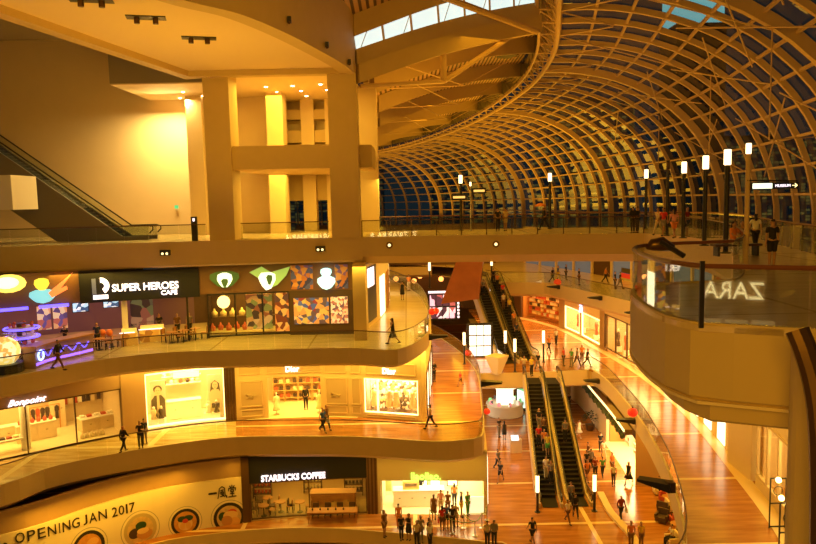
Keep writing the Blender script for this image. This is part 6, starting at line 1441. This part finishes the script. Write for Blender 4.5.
def make_pose(nm, p):
    J = pose_joints(p); up = Vector((0, 0, J['dz'])); ln = J['lean']
    def S(v): v = Vector(v) + up; return v + Vector((0, -ln * max(0, v.z - up.z - .9), 0))
    V_ = []; E_ = []; R_ = []
    def add(v, r, par=None):
        V_.append(S(v)); R_.append(r); 
        if par is not None: E_.append((par, len(V_) - 1))
        return len(V_) - 1
    pel = add((0, 0, .95), (.135, .10)); sp_ = add((0, 0, 1.12), (.115, .085), pel); ch = add((0, 0, 1.32), (.14, .095), sp_); nk0 = add((0, .005, 1.44), (.075, .065), ch)
    nk = add((0, 0, 1.50), .048, nk0); hd = add((0, -.012, 1.575), (.066, .078), nk); hd2 = add((0, -.01, 1.64), (.074, .088), hd); top = add((0, 0, 1.70), (.05, .06), hd2)
    nose = add((0, -.118, 1.605), .012, hd)
    for s in (-1, 1): add((s * .083, .0, 1.61), .014, hd)
    tips = []
    for key in ('L', 'R'):
        h, k, a = J[key]; i = add(h, (.085, .09), pel); j = add(k, .056, i); m = add(a, .036, j); f = add(a + Vector((0, -.05, -.045)), (.036, .028), m); add(a + Vector((0, -.15, -.055)), (.034, .02), f)
    for key in ('AL', 'AR'):
        sh, el, wr, d2 = J[key]; i = add(sh, .050, ch); j = add(el, .036, i); m = add(wr, .024, j)
        pm = add(wr + d2 * .055, (.030, .018), m); s = -1 if key == 'AL' else 1
        for q, (oy, ln_) in enumerate(((-.024, .075), (-.008, .085), (.008, .08), (.024, .062))):
            f1 = add(wr + d2 * .095 + Vector((0, oy, 0)), .0085, pm); add(wr + d2 * (.095 + ln_ * .9) + Vector((-s * .012, oy * 1.1, .004)), .007, f1)
        t1 = add(wr + d2 * .05 + Vector((-s * .01, -.045, 0)), .009, pm); add(wr + d2 * .09 + Vector((-s * .018, -.055, 0)), .007, t1)
    P = {'body': skin_mesh('body_' + nm, V_, E_, R_)}
    def sub(verts, edges, radii, n_): return skin_mesh(n_ + nm, [S(v) for v in verts], edges, radii)
    a, b = J['AL'], J['AR']
    P['shirt'] = sub([(0, 0, .91), (0, 0, 1.15), (0, 0, 1.32), (0, .005, 1.43), a[0], a[0].lerp(a[1], .75), b[0], b[0].lerp(b[1], .75)], [(0, 1), (1, 2), (2, 3), (2, 4), (4, 5), (2, 6), (6, 7)], [(.158, .122), (.138, .105), (.158, .112), (.085, .075), .064, .056, .064, .056], 'shirt_')
    P['jacket'] = sub([(0, 0, .90), (0, 0, 1.15), (0, 0, 1.32), (0, .005, 1.44), a[0], a[1], a[1].lerp(a[2], .9), b[0], b[1], b[1].lerp(b[2], .9)], [(0, 1), (1, 2), (2, 3), (2, 4), (4, 5), (5, 6), (2, 7), (7, 8), (8, 9)], [(.16, .125), (.142, .105), (.162, .115), (.085, .075), .066, .052, .038, .066, .052, .038], 'jacket_')
    h1, k1, a1_ = J['L']; h2, k2, a2_ = J['R']
    P['trousers'] = sub([(0, 0, .97), h1, k1, k1.lerp(a1_, .93), h2, k2, k2.lerp(a2_, .93)], [(0, 1), (1, 2), (2, 3), (0, 4), (4, 5), (5, 6)], [(.148, .115), (.10, .105), .072, .055, (.10, .105), .072, .055], 'trousers_')
    P['shorts'] = sub([(0, 0, .97), h1, h1.lerp(k1, .85), h2, h2.lerp(k2, .85)], [(0, 1), (1, 2), (0, 3), (3, 4)], [(.148, .115), (.105, .108), .088, (.105, .108), .088], 'shorts_')
    def lathe_mesh(prof, n_):
        m_ = MB(); n = 14
        for (r, z, cy) in prof:
            for k in range(n): t = 2 * PI * k / n; m_.v.append(tuple(S((r * 1.15 * math.cos(t), cy + r * .85 * math.sin(t), z))))
        for i in range(len(prof) - 1):
            for k in range(n): m_.f.append((i * n + k, i * n + (k + 1) % n, (i + 1) * n + (k + 1) % n, (i + 1) * n + k))
        m_.f.append(tuple(range(n))); m_.f.append(tuple((len(prof) - 1) * n + k for k in range(n)))
        me = bpy.data.meshes.new(n_ + nm); me.from_pydata(m_.v, [], m_.f)
        b_ = bmesh.new(); b_.from_mesh(me); bmesh.ops.recalc_face_normals(b_, faces=b_.faces); b_.to_mesh(me); b_.free()
        for q in me.polygons: q.use_smooth = True
        return me
    ky = (k1.y + k2.y) / 2 * .4
    sw = max(.16, .09 + abs(k1.y - k2.y) * .55)
    P['dress'] = lathe_mesh([(sw * 1.15, .50, ky), (.17, .75, ky * .5), (.145, .98, 0), (.12, 1.12, 0), (.142, 1.3, 0), (.13, 1.40, 0), (.06, 1.45, 0)], 'dress_')
    P['skirt'] = lathe_mesh([(sw * 1.1, .55, ky), (.165, .75, ky * .5), (.145, .95, 0), (.125, 1.05, 0)], 'skirt_')
    def hair_mesh(long_, n_):
        vs = [(0, .012, 1.60), (0, .016, 1.665), (0, .01, 1.705)]; ed = [(0, 1), (1, 2)]; rd = [(.076, .072), (.084, .088), (.055, .062)]
        if long_: vs += [(0, .055, 1.52), (0, .075, 1.38)]; ed += [(0, 3), (3, 4)]; rd += [(.075, .045), (.06, .03)]
        return sub(vs, ed, rd, n_)
    P['hair'] = hair_mesh(False, 'hair_'); P['long_hair'] = hair_mesh(True, 'long_hair_')
    P['shoes'] = []
    for an in (a1_, a2_):
        m_ = bpy.data.meshes.new('shoe'); c_ = S(an); bb_ = MB().ball((c_.x, c_.y - .05, c_.z - .035), .1, 8, 6, (.48, 1.35, .42)); m_.from_pydata(bb_.v, [], bb_.f); P['shoes'].append(m_)
    P['eyes'] = []
    for s in (-1, 1):
        m_ = bpy.data.meshes.new('eye'); c_ = S((s * .03, -.088, 1.635)); bb_ = MB().ball(tuple(c_), .011, 6, 4); m_.from_pydata(bb_.v, [], bb_.f); P['eyes'].append(m_)
    m_ = bpy.data.meshes.new('mouth'); c_ = S((0, -.092, 1.565)); bb_ = MB().box(tuple(c_), (.045, .012, .010)); m_.from_pydata(bb_.v, [], bb_.f); P['mouth'] = m_
    P['hand'] = S(b[2]); P['shoulder'] = S(b[0]); return P
POSES = {
    'stand': dict(ll=(.04, 0), rl=(-.03, 0), la=(.05, .15), ra=(-.03, .15)),
    'contra': dict(ll=(.10, .12), rl=(-.04, 0), la=(.15, .5), ra=(-.05, .15)),
    'phone': dict(ll=(.05, .05), rl=(-.02, 0), la=(.35, 1.6), ra=(.30, 1.7)),
    'walk': dict(ll=(.42, .08), rl=(-.38, .35), la=(-.35, .3), ra=(.40, .35), lean=.05),
    'walk2': dict(ll=(-.30, .45), rl=(.35, .10), la=(.35, .5), ra=(-.25, .25), lean=.04),
    'rail': dict(ll=(.15, .05), rl=(.02, 0), la=(.8, .9), ra=(.8, .9), lean=.22),
    'sit': dict(ll=(1.45, 1.40), rl=(1.40, 1.25), la=(.5, .9), ra=(.55, .8), lean=.05),
}
PM = {k: make_pose(k, v) for k, v in POSES.items()}
SKIN = [mat('skin_tan', (.42, .22, .12), .55), mat('skin_light', (.60, .36, .22), .55)]
HAIR = {'black': mat('black_hair', (.015, .01, .008), .5), 'brown': mat('brown_hair', (.09, .04, .015), .5), 'red': mat('reddish_hair', (.30, .07, .015), .5), 'grey': mat('grey_hair', (.25, .2, .15), .5)}
CL = {'black': (.018, .015, .015), 'white': (.75, .7, .6), 'red': (.6, .03, .02), 'blue': (.05, .12, .4), 'darkblue': (.02, .03, .09), 'orange': (.7, .22, .04), 'grey': (.22, .19, .16), 'green': (.08, .3, .06), 'brown': (.18, .08, .03), 'cream': (.6, .48, .3), 'pink': (.7, .3, .25), 'yellow': (.7, .5, .05), 'darkred': (.25, .03, .02), 'aqua': (.2, .5, .5)}
def cl(c): return mat('cloth_' + c, CL[c], .8)
def person(p, pose, face, top, topc, low, lowc, label, hair='black', longh=False, h=1.68, bag=None, group=None, skin=0):
    """top: shirt/jacket/dress; low: trousers/shorts/skirt or None with a dress; face: heading, 0 = towards the viewer"""
    P = PM[pose]; o = thing('person', tuple(p), label, 'person', group, face); s = h / 1.72; o.scale = (s, s, s)
    def part(nm, me, m):
        c = bpy.data.objects.new(nm, me); COL.objects.link(c); c.parent = o
        if not me.materials: me.materials.append(m)
        c.material_slots[0].link = 'OBJECT'; c.material_slots[0].material = m; return c
    part('body', P['body'], SKIN[skin]); part('long_hair' if longh else 'hair', P['long_hair' if longh else 'hair'], HAIR[hair])
    part(top, P[top], cl(topc))
    if low: part(low, P[low], cl(lowc))
    for m_ in P['shoes']: part('shoe', m_, cl('black' if lowc != 'white' else 'white'))
    for m_ in P['eyes']: part('eye', m_, HAIR['black'])
    part('mouth', P['mouth'], cl('darkred'))
    if bag:
        R = Matrix.Rotation(face, 3, 'Z'); q = Vector(p) + R @ ((P['hand'] + Vector((.03, 0, -.30))) * s)
        b_ = thing('carried_bag', tuple(q), '%s bag held by the person: %s' % (bag, label[:60]) if 0 else '%s bag in the hand of the %s' % (bag, ' '.join(label.split()[:9])), 'bag', None, face)
        MB().box(q + Vector((0, 0, .12)), (.09, .26, .25), rz=face).build('bag_body', cl(bag), b_); MB().tube([q + R @ Vector((0, -.07, .24)), q + R @ Vector((0, -.03, .33)), q + R @ Vector((0, .03, .33)), q + R @ Vector((0, .07, .24))], .008, 4).build('bag_handle', cl('black'), b_)
    return o
def at(px, py, z): return U(px, py, z)
def dp(px, d, z): q = V(px, 210, d); return Vector((q.x, d, z))
B_ = PI
# upper level: bridge, walkway
person(dp(497.7, 52, 0), 'stand', B_, 'shirt', 'black', 'trousers', 'black', 'person in black standing at the back of the bridge, seen from behind')
person(dp(505.5, 52.2, 0), 'contra', B_ + .3, 'shirt', 'cream', 'shorts', 'cream', 'person in cream clothes standing close beside the one in black on the bridge')
person(dp(544, 52.5, 0), 'walk', -1.3, 'jacket', 'black', 'trousers', 'black', 'person in dark clothes walking on the bridge beside the middle lamp post')
o = thing('umbrella', tuple(dp(540.5, 52.4, 1.75)), 'small orange umbrella held over the walker in dark clothes on the bridge', 'umbrella'); q = dp(540.5, 52.4, 0)
MB().lathe([(.42, 1.72), (.36, 1.82), (.2, 1.92), (.02, 1.97)], q, 12).build('canopy', cl('orange'), o); MB().tube([q + Vector((0, 0, 1.05)), q + Vector((0, 0, 1.95))], .012, 5).build('shaft', M_dark, o)
for px, d, ps, f, t, tc, l, lc, lb, lh in ((633, 45.6, 'contra', B_, 'jacket', 'black', 'trousers', 'black', 'person in black with a bag near the left end of the walkway', False), (637.5, 45.9, 'stand', B_ + .5, 'shirt', 'darkblue', 'trousers', 'black', 'person in dark blue close behind the one in black on the walkway', False),
    (658.4, 43, 'walk', -.9, 'shirt', 'cream', 'trousers', 'cream', 'person in pale clothes strolling left of the red one on the walkway', False), (664, 42, 'walk2', -.9, 'shirt', 'red', 'shorts', 'grey', 'person in a red top strolling on the walkway', True),
    (674.5, 39.2, 'walk', B_, 'shirt', 'pink', 'shorts', 'orange', 'person in pink top walking away between two lamp posts', True), (687.3, 40.4, 'stand', .6, 'shirt', 'darkred', 'shorts', 'black', 'person in a dark red top standing right of the second lit lamp post', False)):
    person(dp(px, d, 0), ps, f, t, tc, l, lc, lb, longh=lh)
bn = thing('bench', tuple(dp(736, 27.6, 0)), 'low dark bench behind the thick lamp post on the upper walkway', 'bench'); q = dp(737, 27.8, 0)
MB().box(q + Vector((0, 0, .42)), (1.8, .5, .08)).build('seat', M_wood_d, bn)
for s_ in (-.75, .75): MB().box(q + Vector((s_, 0, .19)), (.08, .45, .38)).build('leg', M_dark, bn)
person(dp(733.5, 27.6, -.0), 'sit', .5, 'shirt', 'orange', 'shorts', 'cream', 'person in orange top sitting on the bench behind the lamp post', longh=True)
person(dp(742.5, 27.8, -.0), 'sit', -.2, 'shirt', 'black', 'trousers', 'black', 'person in black sitting at the right end of the bench')
person(at(755, 251, 0), 'walk', B_ - .2, 'shirt', 'white', 'trousers', 'black', 'long haired woman in white top walking away beside the slim pale pole', longh=True, h=1.6, skin=1)
person(at(771.5, 269, 0), 'stand', B_, 'shirt', 'black', 'shorts', 'black', 'man in black T-shirt and black shorts seen from behind on the near walkway', h=1.58, hair='black')
# cafe gallery
person(at(59, 370, Z2), 'walk', PI / 2, 'jacket', 'black', 'trousers', 'brown', 'man in black jacket walking past the neon bar counter', h=1.75)
person(at(393, 344, Z2), 'walk', -PI / 2, 'dress', 'black', None, 'black', 'long haired woman in a short black dress walking on the cafe gallery corner', longh=True, h=1.7)
person(at(388, 293, Z2), 'stand', B_, 'shirt', 'cream', 'shorts', 'blue', 'person in cream top and blue shorts far back on the cafe gallery')
person(at(402.5, 300, Z2), 'contra', B_, 'dress', 'black', None, 'black', 'person in a black dress standing at mid distance on the cafe gallery')
person(at(409, 291, Z2), 'walk', B_, 'shirt', 'orange', 'trousers', 'cream', 'small distant person in orange by the inner rail of the cafe gallery')
person(at(382, 298, Z2), 'stand', .3, 'shirt', 'red', 'trousers', 'brown', 'distant person in red beside the shop windows of the cafe gallery')
for px, py, c_, lb in ((98, 349, 'darkblue', 'barista in dark blue standing behind the small round cafe tables'), (160, 338, 'black', 'cafe guest in black beside the yellow display counter'), (178, 338, 'brown', 'cafe guest in brown among the tables'), (190, 337, 'grey', 'cafe guest in grey near the cafe front pillar')):
    person(at(px, py, Z2), 'contra', .4, 'shirt', c_, 'trousers', 'black', lb)
person(at(66, 352, Z2), 'phone', 0, 'shirt', 'black', 'trousers', 'black', 'barista in black behind the neon bar counter')
# lower gallery
person(at(124, 452, Z1), 'walk2', B_ - .4, 'jacket', 'black', 'trousers', 'black', 'woman with reddish hair and black jacket by the children’s shop', hair='red', longh=True, h=1.65)
person(at(141, 448.5, Z1), 'phone', .2, 'shirt', 'black', 'trousers', 'black', 'man in black T-shirt standing left of the portrait window', h=1.75)
person(at(145, 444, Z1), 'stand', B_, 'shirt', 'darkblue', 'trousers', 'grey', 'person in dark blue just behind the man in black T-shirt', h=1.65)
person(at(323, 432, Z1), 'walk', .9, 'shirt', 'blue', 'trousers', 'black', 'person in blue shirt walking past the panelled facade', h=1.65, bag='white')
person(at(326.5, 430, Z1), 'walk2', .9, 'jacket', 'brown', 'trousers', 'black', 'person in brown jacket walking right beside the one in blue shirt', h=1.7)
o = person(at(430.5, 428.5, Z1), 'walk', -1.2, 'shirt', 'cream', 'trousers', 'black', 'woman in cream top with a backpack at the facade corner', longh=True)
person(at(434, 381.5, Z1), 'phone', .3, 'jacket', 'black', 'trousers', 'black', 'man in black looking at his phone beside the lit side wall')
person(at(460.5, 386, Z1), 'walk', -.8, 'shirt', 'red', 'shorts', 'brown', 'child in a red top running on the lower gallery', h=1.2)
person(at(303.5, 403, Z1) + Vector((0, 4.2, 0)) if 0 else F1.P(H(F1, 303, 410)[0], Z1 + .03, -1.6), 'stand', B_, 'jacket', 'black', 'trousers', 'black', 'customer in black inside the fashion doorway', h=1.7)
# landing and right galleries
for i, (px, py, c_, c2_, ps, f, lb) in enumerate(((524, 375, 'cream', 'brown', 'rail', 0, 'person in cream leaning at the top of the lower escalators, left one'), (531.5, 376, 'yellow', 'black', 'stand', .4, 'person in yellow at the top of the lower escalators, right one'), (563.5, 366, 'red', 'black', 'stand', 1, 'person in red top standing on the landing'),
    (571.5, 367, 'green', 'grey', 'contra', -1, 'person in green top on the landing right of the red one'), (577, 366, 'grey', 'black', 'walk', 2, 'person in grey on the landing, in the middle of the group'), (582, 363, 'orange', 'brown', 'stand', 0, 'person in orange on the landing before the cream shop'),
    (587.3, 366.5, 'black', 'black', 'walk', 1.2, 'person in black at the right end of the landing'), (538, 371, 'black', 'grey', 'walk2', .2, 'person in black walking at the top of the right-hand lower escalator'), (549, 352, 'orange', 'black', 'walk', .5, 'person in orange beyond the landing near the gift shop'), (556, 345, 'white', 'black', 'stand', .5, 'person in white beyond the landing near the gift shop'))):
    person(at(px, py, Z1), ps, f, 'shirt', c_, 'trousers', c2_, lb)
for px, py, c_, c2_, ps, lb in ((552.5, 283, 'black', 'black', 'walk', 'person in black on the far gallery at its left corner'), (558, 281, 'blue', 'yellow', 'walk2', 'person in blue on the far gallery next to the left corner'), (566, 280, 'darkblue', 'black', 'stand', 'person in dark blue on the far gallery'), (579, 285, 'black', 'brown', 'contra', 'person in black above the cream shop on the far gallery'), (605.5, 283, 'orange', 'black', 'walk', 'person in orange on the far gallery'), (615, 289, 'black', 'black', 'stand', 'left person of a dark pair on the far gallery'), (620, 289, 'black', 'grey', 'walk2', 'right person of a dark pair on the far gallery by the banner')):
    person(at(px, py, Z2), ps, 1.0, 'shirt', c_, 'trousers', c2_, lb)
# riders
def rider(e, u, side, top, tc, low, lc, lb, face=None, **kw):
    B, T = Vector(e[0]), Vector(e[1]); d = T - B; n = max(6, int(d.z / .21)); k = int(u * n); hd = Vector((d.x, d.y, 0)); q = B + hd * ((k + .5) / n); q.z = B.z + d.z * (k + 1) / n + .04 if 1 else 0
    q += Vector((hd.normalized().y, -hd.normalized().x, 0)) * side
    person(q, kw.pop('pose', 'stand'), math.atan2(hd.x, -hd.y) if face is None else face, top, tc, low, lc, lb, **kw)
rider(LE, .52, -.1, 'shirt', 'black', 'trousers', 'grey', 'rider in black on the left lower escalator, topmost rider', 0.1)
rider(LE, .45, .2, 'shirt', 'brown', 'trousers', 'black', 'rider in brown on the left lower escalator just below the topmost', B_)
rider(LE, .40, -.25, 'shirt', 'red', 'trousers', 'black', 'rider in a red top on the left lower escalator', 0.0, longh=True)
rider(LE, .34, .1, 'shirt', 'orange', 'shorts', 'black', 'rider in orange below the red one on the left lower escalator', 0.0)
rider(LE, .30, .3, 'shirt', 'yellow', 'shorts', 'green', 'rider in yellow at the right side of the left lower escalator', 0.0)
rider(LE, .14, .0, 'shirt', 'white', 'trousers', 'cream', 'rider in white near the foot of the left lower escalator', 0.1, longh=True)
rider(LE, .09, .3, 'shirt', 'grey', 'trousers', 'black', 'rider in grey near the foot of the left lower escalator', 0.1)
rider(RE, .42, .0, 'shirt', 'grey', 'trousers', 'black', 'lone rider in grey standing mid way on the right lower escalator', B_, h=1.75)
for i, (e, u, sd_, c_, c2_, lb) in enumerate(((UE2, .86, .0, 'orange', 'black', 'highest rider in orange on the right upper escalator'), (UE2, .74, .15, 'red', 'black', 'rider in red on the right upper escalator'), (UE2, .60, -.2, 'cream', 'brown', 'rider in cream on the right upper escalator'), (UE2, .50, .2, 'yellow', 'black', 'rider in yellow half way up the right upper escalator'), (UE2, .34, .1, 'orange', 'brown', 'rider in orange low on the right upper escalator'), (UE2, .20, -.1, 'darkblue', 'black', 'lowest rider in dark blue on the right upper escalator'), (UE2, .95, -.2, 'black', 'black', 'rider in black stepping off at the top of the right upper escalator'), (UE1, .8, 0, 'grey', 'black', 'lone rider in grey on the left upper escalator'))):
    rider(e, u, sd_, 'shirt', c_, 'trousers', c2_, lb, .2 if i % 2 else B_)
# concourse
CP = [(586.7, 471, 'stand', B_, 'shirt', 'black', 'trousers', 'black', 'person in black right of the escalator foot, in the left of a dark pair'), (591, 470, 'stand', B_, 'jacket', 'grey', 'trousers', 'black', 'person in grey jacket, in the right of a dark pair by the escalators'),
 (587.3, 481, 'walk', .2, 'shirt', 'orange', 'shorts', 'brown', 'person in orange walking right of the escalator foot'), (595.2, 479, 'phone', 0, 'shirt', 'darkred', 'trousers', 'black', 'person in dark red between the orange walker and the lamp post'),
 (602.5, 477, 'walk', B_, 'shirt', 'green', 'trousers', 'black', 'person in green shirt walking away towards the canopy shop'), (613.5, 486, 'stand', 0, 'shirt', 'white', 'trousers', 'black', 'person in white shirt and black trousers standing before the canopy shop'),
 (612, 474, 'contra', .5, 'shirt', 'orange', 'shorts', 'brown', 'person in orange behind the white shirted one'), (628.6, 484, 'walk', -.8, 'dress', 'black', None, 'black', 'woman in black dress at the canopy shop doorway'),
 (603.7, 459, 'walk2', 0, 'shirt', 'white', 'trousers', 'cream', 'person in white walking out of the canopy shop'), (600.5, 452, 'stand', B_, 'shirt', 'black', 'trousers', 'black', 'person in black behind the white one near the shrub'),
 (621, 520, 'walk', .1, 'jacket', 'darkred', 'trousers', 'black', 'person in a dark red jacket walking towards the viewer with a white bag'), (532.6, 544, 'walk', B_ + .4, 'shirt', 'black', 'shorts', 'black', 'dark haired person in black at the bottom left of the escalators'),
 (568, 523, 'walk', .5, 'shirt', 'white', 'trousers', 'brown', 'person in white shirt leaving the escalator foot'), (575.5, 518, 'walk2', B_, 'jacket', 'black', 'trousers', 'black', 'person in black jacket at the foot of the right lower escalator'),
 (571, 506, 'stand', B_, 'shirt', 'grey', 'trousers', 'black', 'person in grey just stepping onto the right lower escalator'), (631, 549, 'stand', 0, 'shirt', 'orange', 'trousers', 'brown', 'person in orange at the bottom edge beside the curved step'),
 (641, 548, 'contra', 0, 'shirt', 'yellow', 'trousers', 'brown', 'person in yellow at the bottom edge right of the orange one'), (500.5, 482, 'walk', -.5, 'shirt', 'black', 'shorts', 'black', 'person in black walking alone between yoghurt shop and escalators'),
 (504.4, 440, 'stand', B_, 'dress', 'black', None, 'black', 'woman in black dress standing near the directory stand'), (572, 438, 'stand', B_, 'jacket', 'black', 'trousers', 'black', 'person in black beside the right edge of the lower escalators'),
 (579, 437, 'walk', .4, 'dress', 'white', None, 'white', 'woman in white dress beyond the right lower escalator'), (569, 410, 'stand', .3, 'shirt', 'black', 'trousers', 'black', 'distant person in black against the cream wall under the landing'),
 (498, 470, 'walk2', .6, 'shirt', 'grey', 'trousers', 'black', 'person in grey walking behind the lone one in black'), (499, 437, 'phone', .6, 'shirt', 'black', 'trousers', 'grey', 'person in black and grey trousers by the white kiosk'), (588, 462, 'phone', 1.6, 'shirt', 'brown', 'trousers', 'black', 'person in brown near the right edge of the escalator'),
 (487.5, 547, 'stand', B_, 'shirt', 'cream', 'trousers', 'black', 'left person of the pair at the bottom beside the queue rope'), (494.3, 547, 'contra', B_, 'jacket', 'grey', 'trousers', 'black', 'right person of the pair at the bottom beside the queue rope'),
 (384.5, 537, 'contra', .8, 'shirt', 'brown', 'shorts', 'brown', 'person in brown at the far left outside the yoghurt shop'), (398.8, 528, 'stand', B_, 'shirt', 'orange', 'trousers', 'orange', 'person in orange at the left edge of the yoghurt shop'),
 (401.5, 540, 'stand', .4, 'shirt', 'black', 'trousers', 'black', 'person in black before the orange one outside the yoghurt shop'), (409, 540, 'phone', -.5, 'dress', 'black', None, 'black', 'woman in black dress outside the yoghurt shop'),
 (421, 543, 'contra', .2, 'shirt', 'grey', 'trousers', 'grey', 'person in grey outside the yoghurt shop, middle of the front row'), (429.6, 543, 'stand', .9, 'shirt', 'black', 'shorts', 'grey', 'person in black top and grey shorts in the front row'),
 (417, 547, 'stand', .1, 'shirt', 'cream', 'trousers', 'black', 'person in cream at the bottom of the picture before the yoghurt shop'), (430, 549, 'contra', .6, 'shirt', 'white', 'trousers', 'black', 'person in white at the bottom right of the front row'),
 (434, 520, 'stand', B_, 'dress', 'brown', None, 'brown', 'long haired woman in brown dress in the yoghurt queue'), (441, 513, 'stand', B_, 'shirt', 'pink', 'shorts', 'cream', 'person in pink at the yoghurt counter'),
 (442.3, 531, 'stand', B_, 'shirt', 'red', 'shorts', 'brown', 'person in red top with dark shorts in the yoghurt queue'), (446.5, 529, 'contra', B_, 'shirt', 'blue', 'shorts', 'black', 'person in blue beside the red one in the yoghurt queue'),
 (452.5, 531, 'stand', B_, 'shirt', 'black', 'trousers', 'black', 'person in black trousers at the end of the yoghurt queue'), (456, 527, 'contra', B_ - .4, 'shirt', 'cream', 'shorts', 'cream', 'person in cream beside the last one in the yoghurt queue'),
 (448, 515, 'stand', B_, 'shirt', 'brown', 'trousers', 'brown', 'person in brown waiting at the yoghurt counter'), (454.5, 507, 'stand', B_, 'shirt', 'orange', 'trousers', 'black', 'person in orange at the right end of the yoghurt counter'),
 (461.5, 517, 'stand', 1.5, 'shirt', 'darkblue', 'shorts', 'yellow', 'person in dark blue at the right side inside the yoghurt shop'), (467.8, 515, 'contra', .6, 'shirt', 'green', 'trousers', 'green', 'person in green at the right side inside the yoghurt shop')]
for k, (px, py, ps, f, t, tc_, l, lc, lb) in enumerate(CP):
    person(at(px, py, Z0), ps, f, t, tc_, l, lc or tc_, lb, longh=(t == 'dress') or k % 5 == 2, hair=['black', 'black', 'brown'][k % 3], h=1.6 + .04 * (k % 4), bag='white' if px == 621 else ('red' if px == 442.3 else None))
person(F0.P(H(F0, 420, 515)[0], Z0 + .03, -2.1), 'phone', 0, 'shirt', 'black', 'trousers', 'black', 'server in black behind the white yoghurt counter')
for i, k in enumerate((0, 4, 6)):
    q = U(*lo[k], Z0); person(q + Vector((0, 0, -.05)), 'sit', k * .8, 'shirt', ['cream', 'red', 'white'][i], 'trousers', 'black', ['guest in cream sitting in the farthest lounge armchair', 'guest in red sitting in the middle red armchair', 'guest in white sitting in the nearest lounge armchair'][i])

# ================= sign on the shop front behind the viewer, mirrored in the platform glass
tg, zg = PF3.hit(735, 290); G = PF3.P(tg, zg, -.06); ng = (PF3.P(tg, 0, 1) - PF3.P(tg, 0, 0)).normalized()
d_ = ray(733, 291); VI = EYE + d_ * (38.0 / d_.y); S_ = VI - ng * 2 * (VI - G).dot(ng)
nf = Vector((G.x - S_.x, G.y - S_.y, 0)).normalized(); rzs = math.atan2(nf.y, nf.x) + PI / 2
RS = Matrix.Rotation(rzs, 3, 'Z')
struct(MB().box(S_ + RS @ Vector((0, .6, -1.5)), (22, .4, 11), rz=rzs), 'wall_front', mat('tan_plaster', (.5, .33, .16), .7))
o = thing('shop_sign', tuple(S_), 'warm glowing clothes shop name mirrored in the near platform glass', 'sign')
lettering('ZARA', 3.0, .9, S_ + RS @ Vector((0, .3, -.45)), rzs, mat('bright_letters', (1, .95, .8), .5, emit=8, ecol=(1, .78, .35)), o, .08)
o = thing('lit_doorway', tuple(S_ + RS @ Vector((1.0, .3, -4.6))), 'softly lit doorway panels below the mirrored shop name', 'doorway')
for i in range(4): MB().box(S_ + RS @ Vector((-1.5 + i * 1.3, .34, -2.9)), (1.1, .1, 2.6), rz=rzs).build('door_panel', mat('door_glow', (.9, .6, .25), .5, emit=1.5, ecol=(1, .6, .2)), o)

# ================= the city outside the vault
def tower(x, y, w_, d, h, label, sc, seed):
    o = thing('office_tower', (x, y, -20), label, 'building')
    nm = 'tower_windows_%d' % seed; m = bpy.data.materials.new(nm); m.use_nodes = True; nt = m.node_tree; b = nt.nodes['Principled BSDF']
    t = nt.nodes.new('ShaderNodeTexCoord'); br = nt.nodes.new('ShaderNodeTexBrick'); br.inputs['Scale'].default_value = sc; br.offset = 0; br.inputs['Mortar Size'].default_value = .05
    br.inputs['Color1'].default_value = (.9, .6, .1, 1); br.inputs['Color2'].default_value = (.01, .02, .03, 1); br.inputs['Mortar'].default_value = (0, 0, 0, 1); br.inputs['Bias'].default_value = .45; br.inputs['Row Height'].default_value = .35; br.inputs['Brick Width'].default_value = .6
    mp = nt.nodes.new('ShaderNodeMapping'); mp.inputs['Rotation'].default_value = (PI / 2, 0, 0); nt.links.new(t.outputs['Object'], mp.inputs[0]); nt.links.new(mp.outputs[0], br.inputs['Vector'])
    nt.links.new(br.outputs['Color'], b.inputs['Emission Color']); b.inputs['Emission Strength'].default_value = .35; b.inputs['Base Color'].default_value = (.03, .03, .035, 1)
    MB().box((x, y, -20 + h / 2), (w_, d, h)).build('tower_block', m, o); MB().box((x, y, -20 + h + 1), (w_ * .5, d * .5, 2)).build('roof_plant', M_dark, o)
for a_ in ((-30, 320, 40, 20, 70, 'dark office tower with yellow lit windows outside the vault, leftmost', .3, 1), (25, 300, 30, 20, 44, 'low dark office block with lit windows outside the vault, left of the bridge lamp', .34, 2), (70, 290, 36, 20, 58, 'dark office tower outside the vault behind the middle of the bridge', .28, 3), (120, 260, 40, 24, 40, 'wide low block with lit windows outside the vault behind the lamp row', .32, 4), (150, 180, 30, 30, 62, 'dark office tower outside the right part of the vault', .3, 5)): tower(*a_)
o = thing('crowned_tower', (84, 215, -20), 'tall dark tower with a pale cyan lit crown seen through the top of the vault', 'building')
MB().box((84, 215, 15), (14, 14, 70)).build('tower_block', mat('dark_tower_face', (.04, .05, .06), .4), o)
MB().box((84, 215, 56), (13, 13, 12)).build('lit_crown', mat('cyan_crown', (.5, .9, .9), .4, emit=.8, ecol=(.35, .85, .8)), o)
MB().box((84, 207.9, 49), (14, .6, 1.5)).build('crown_ledge', M_dark, o)
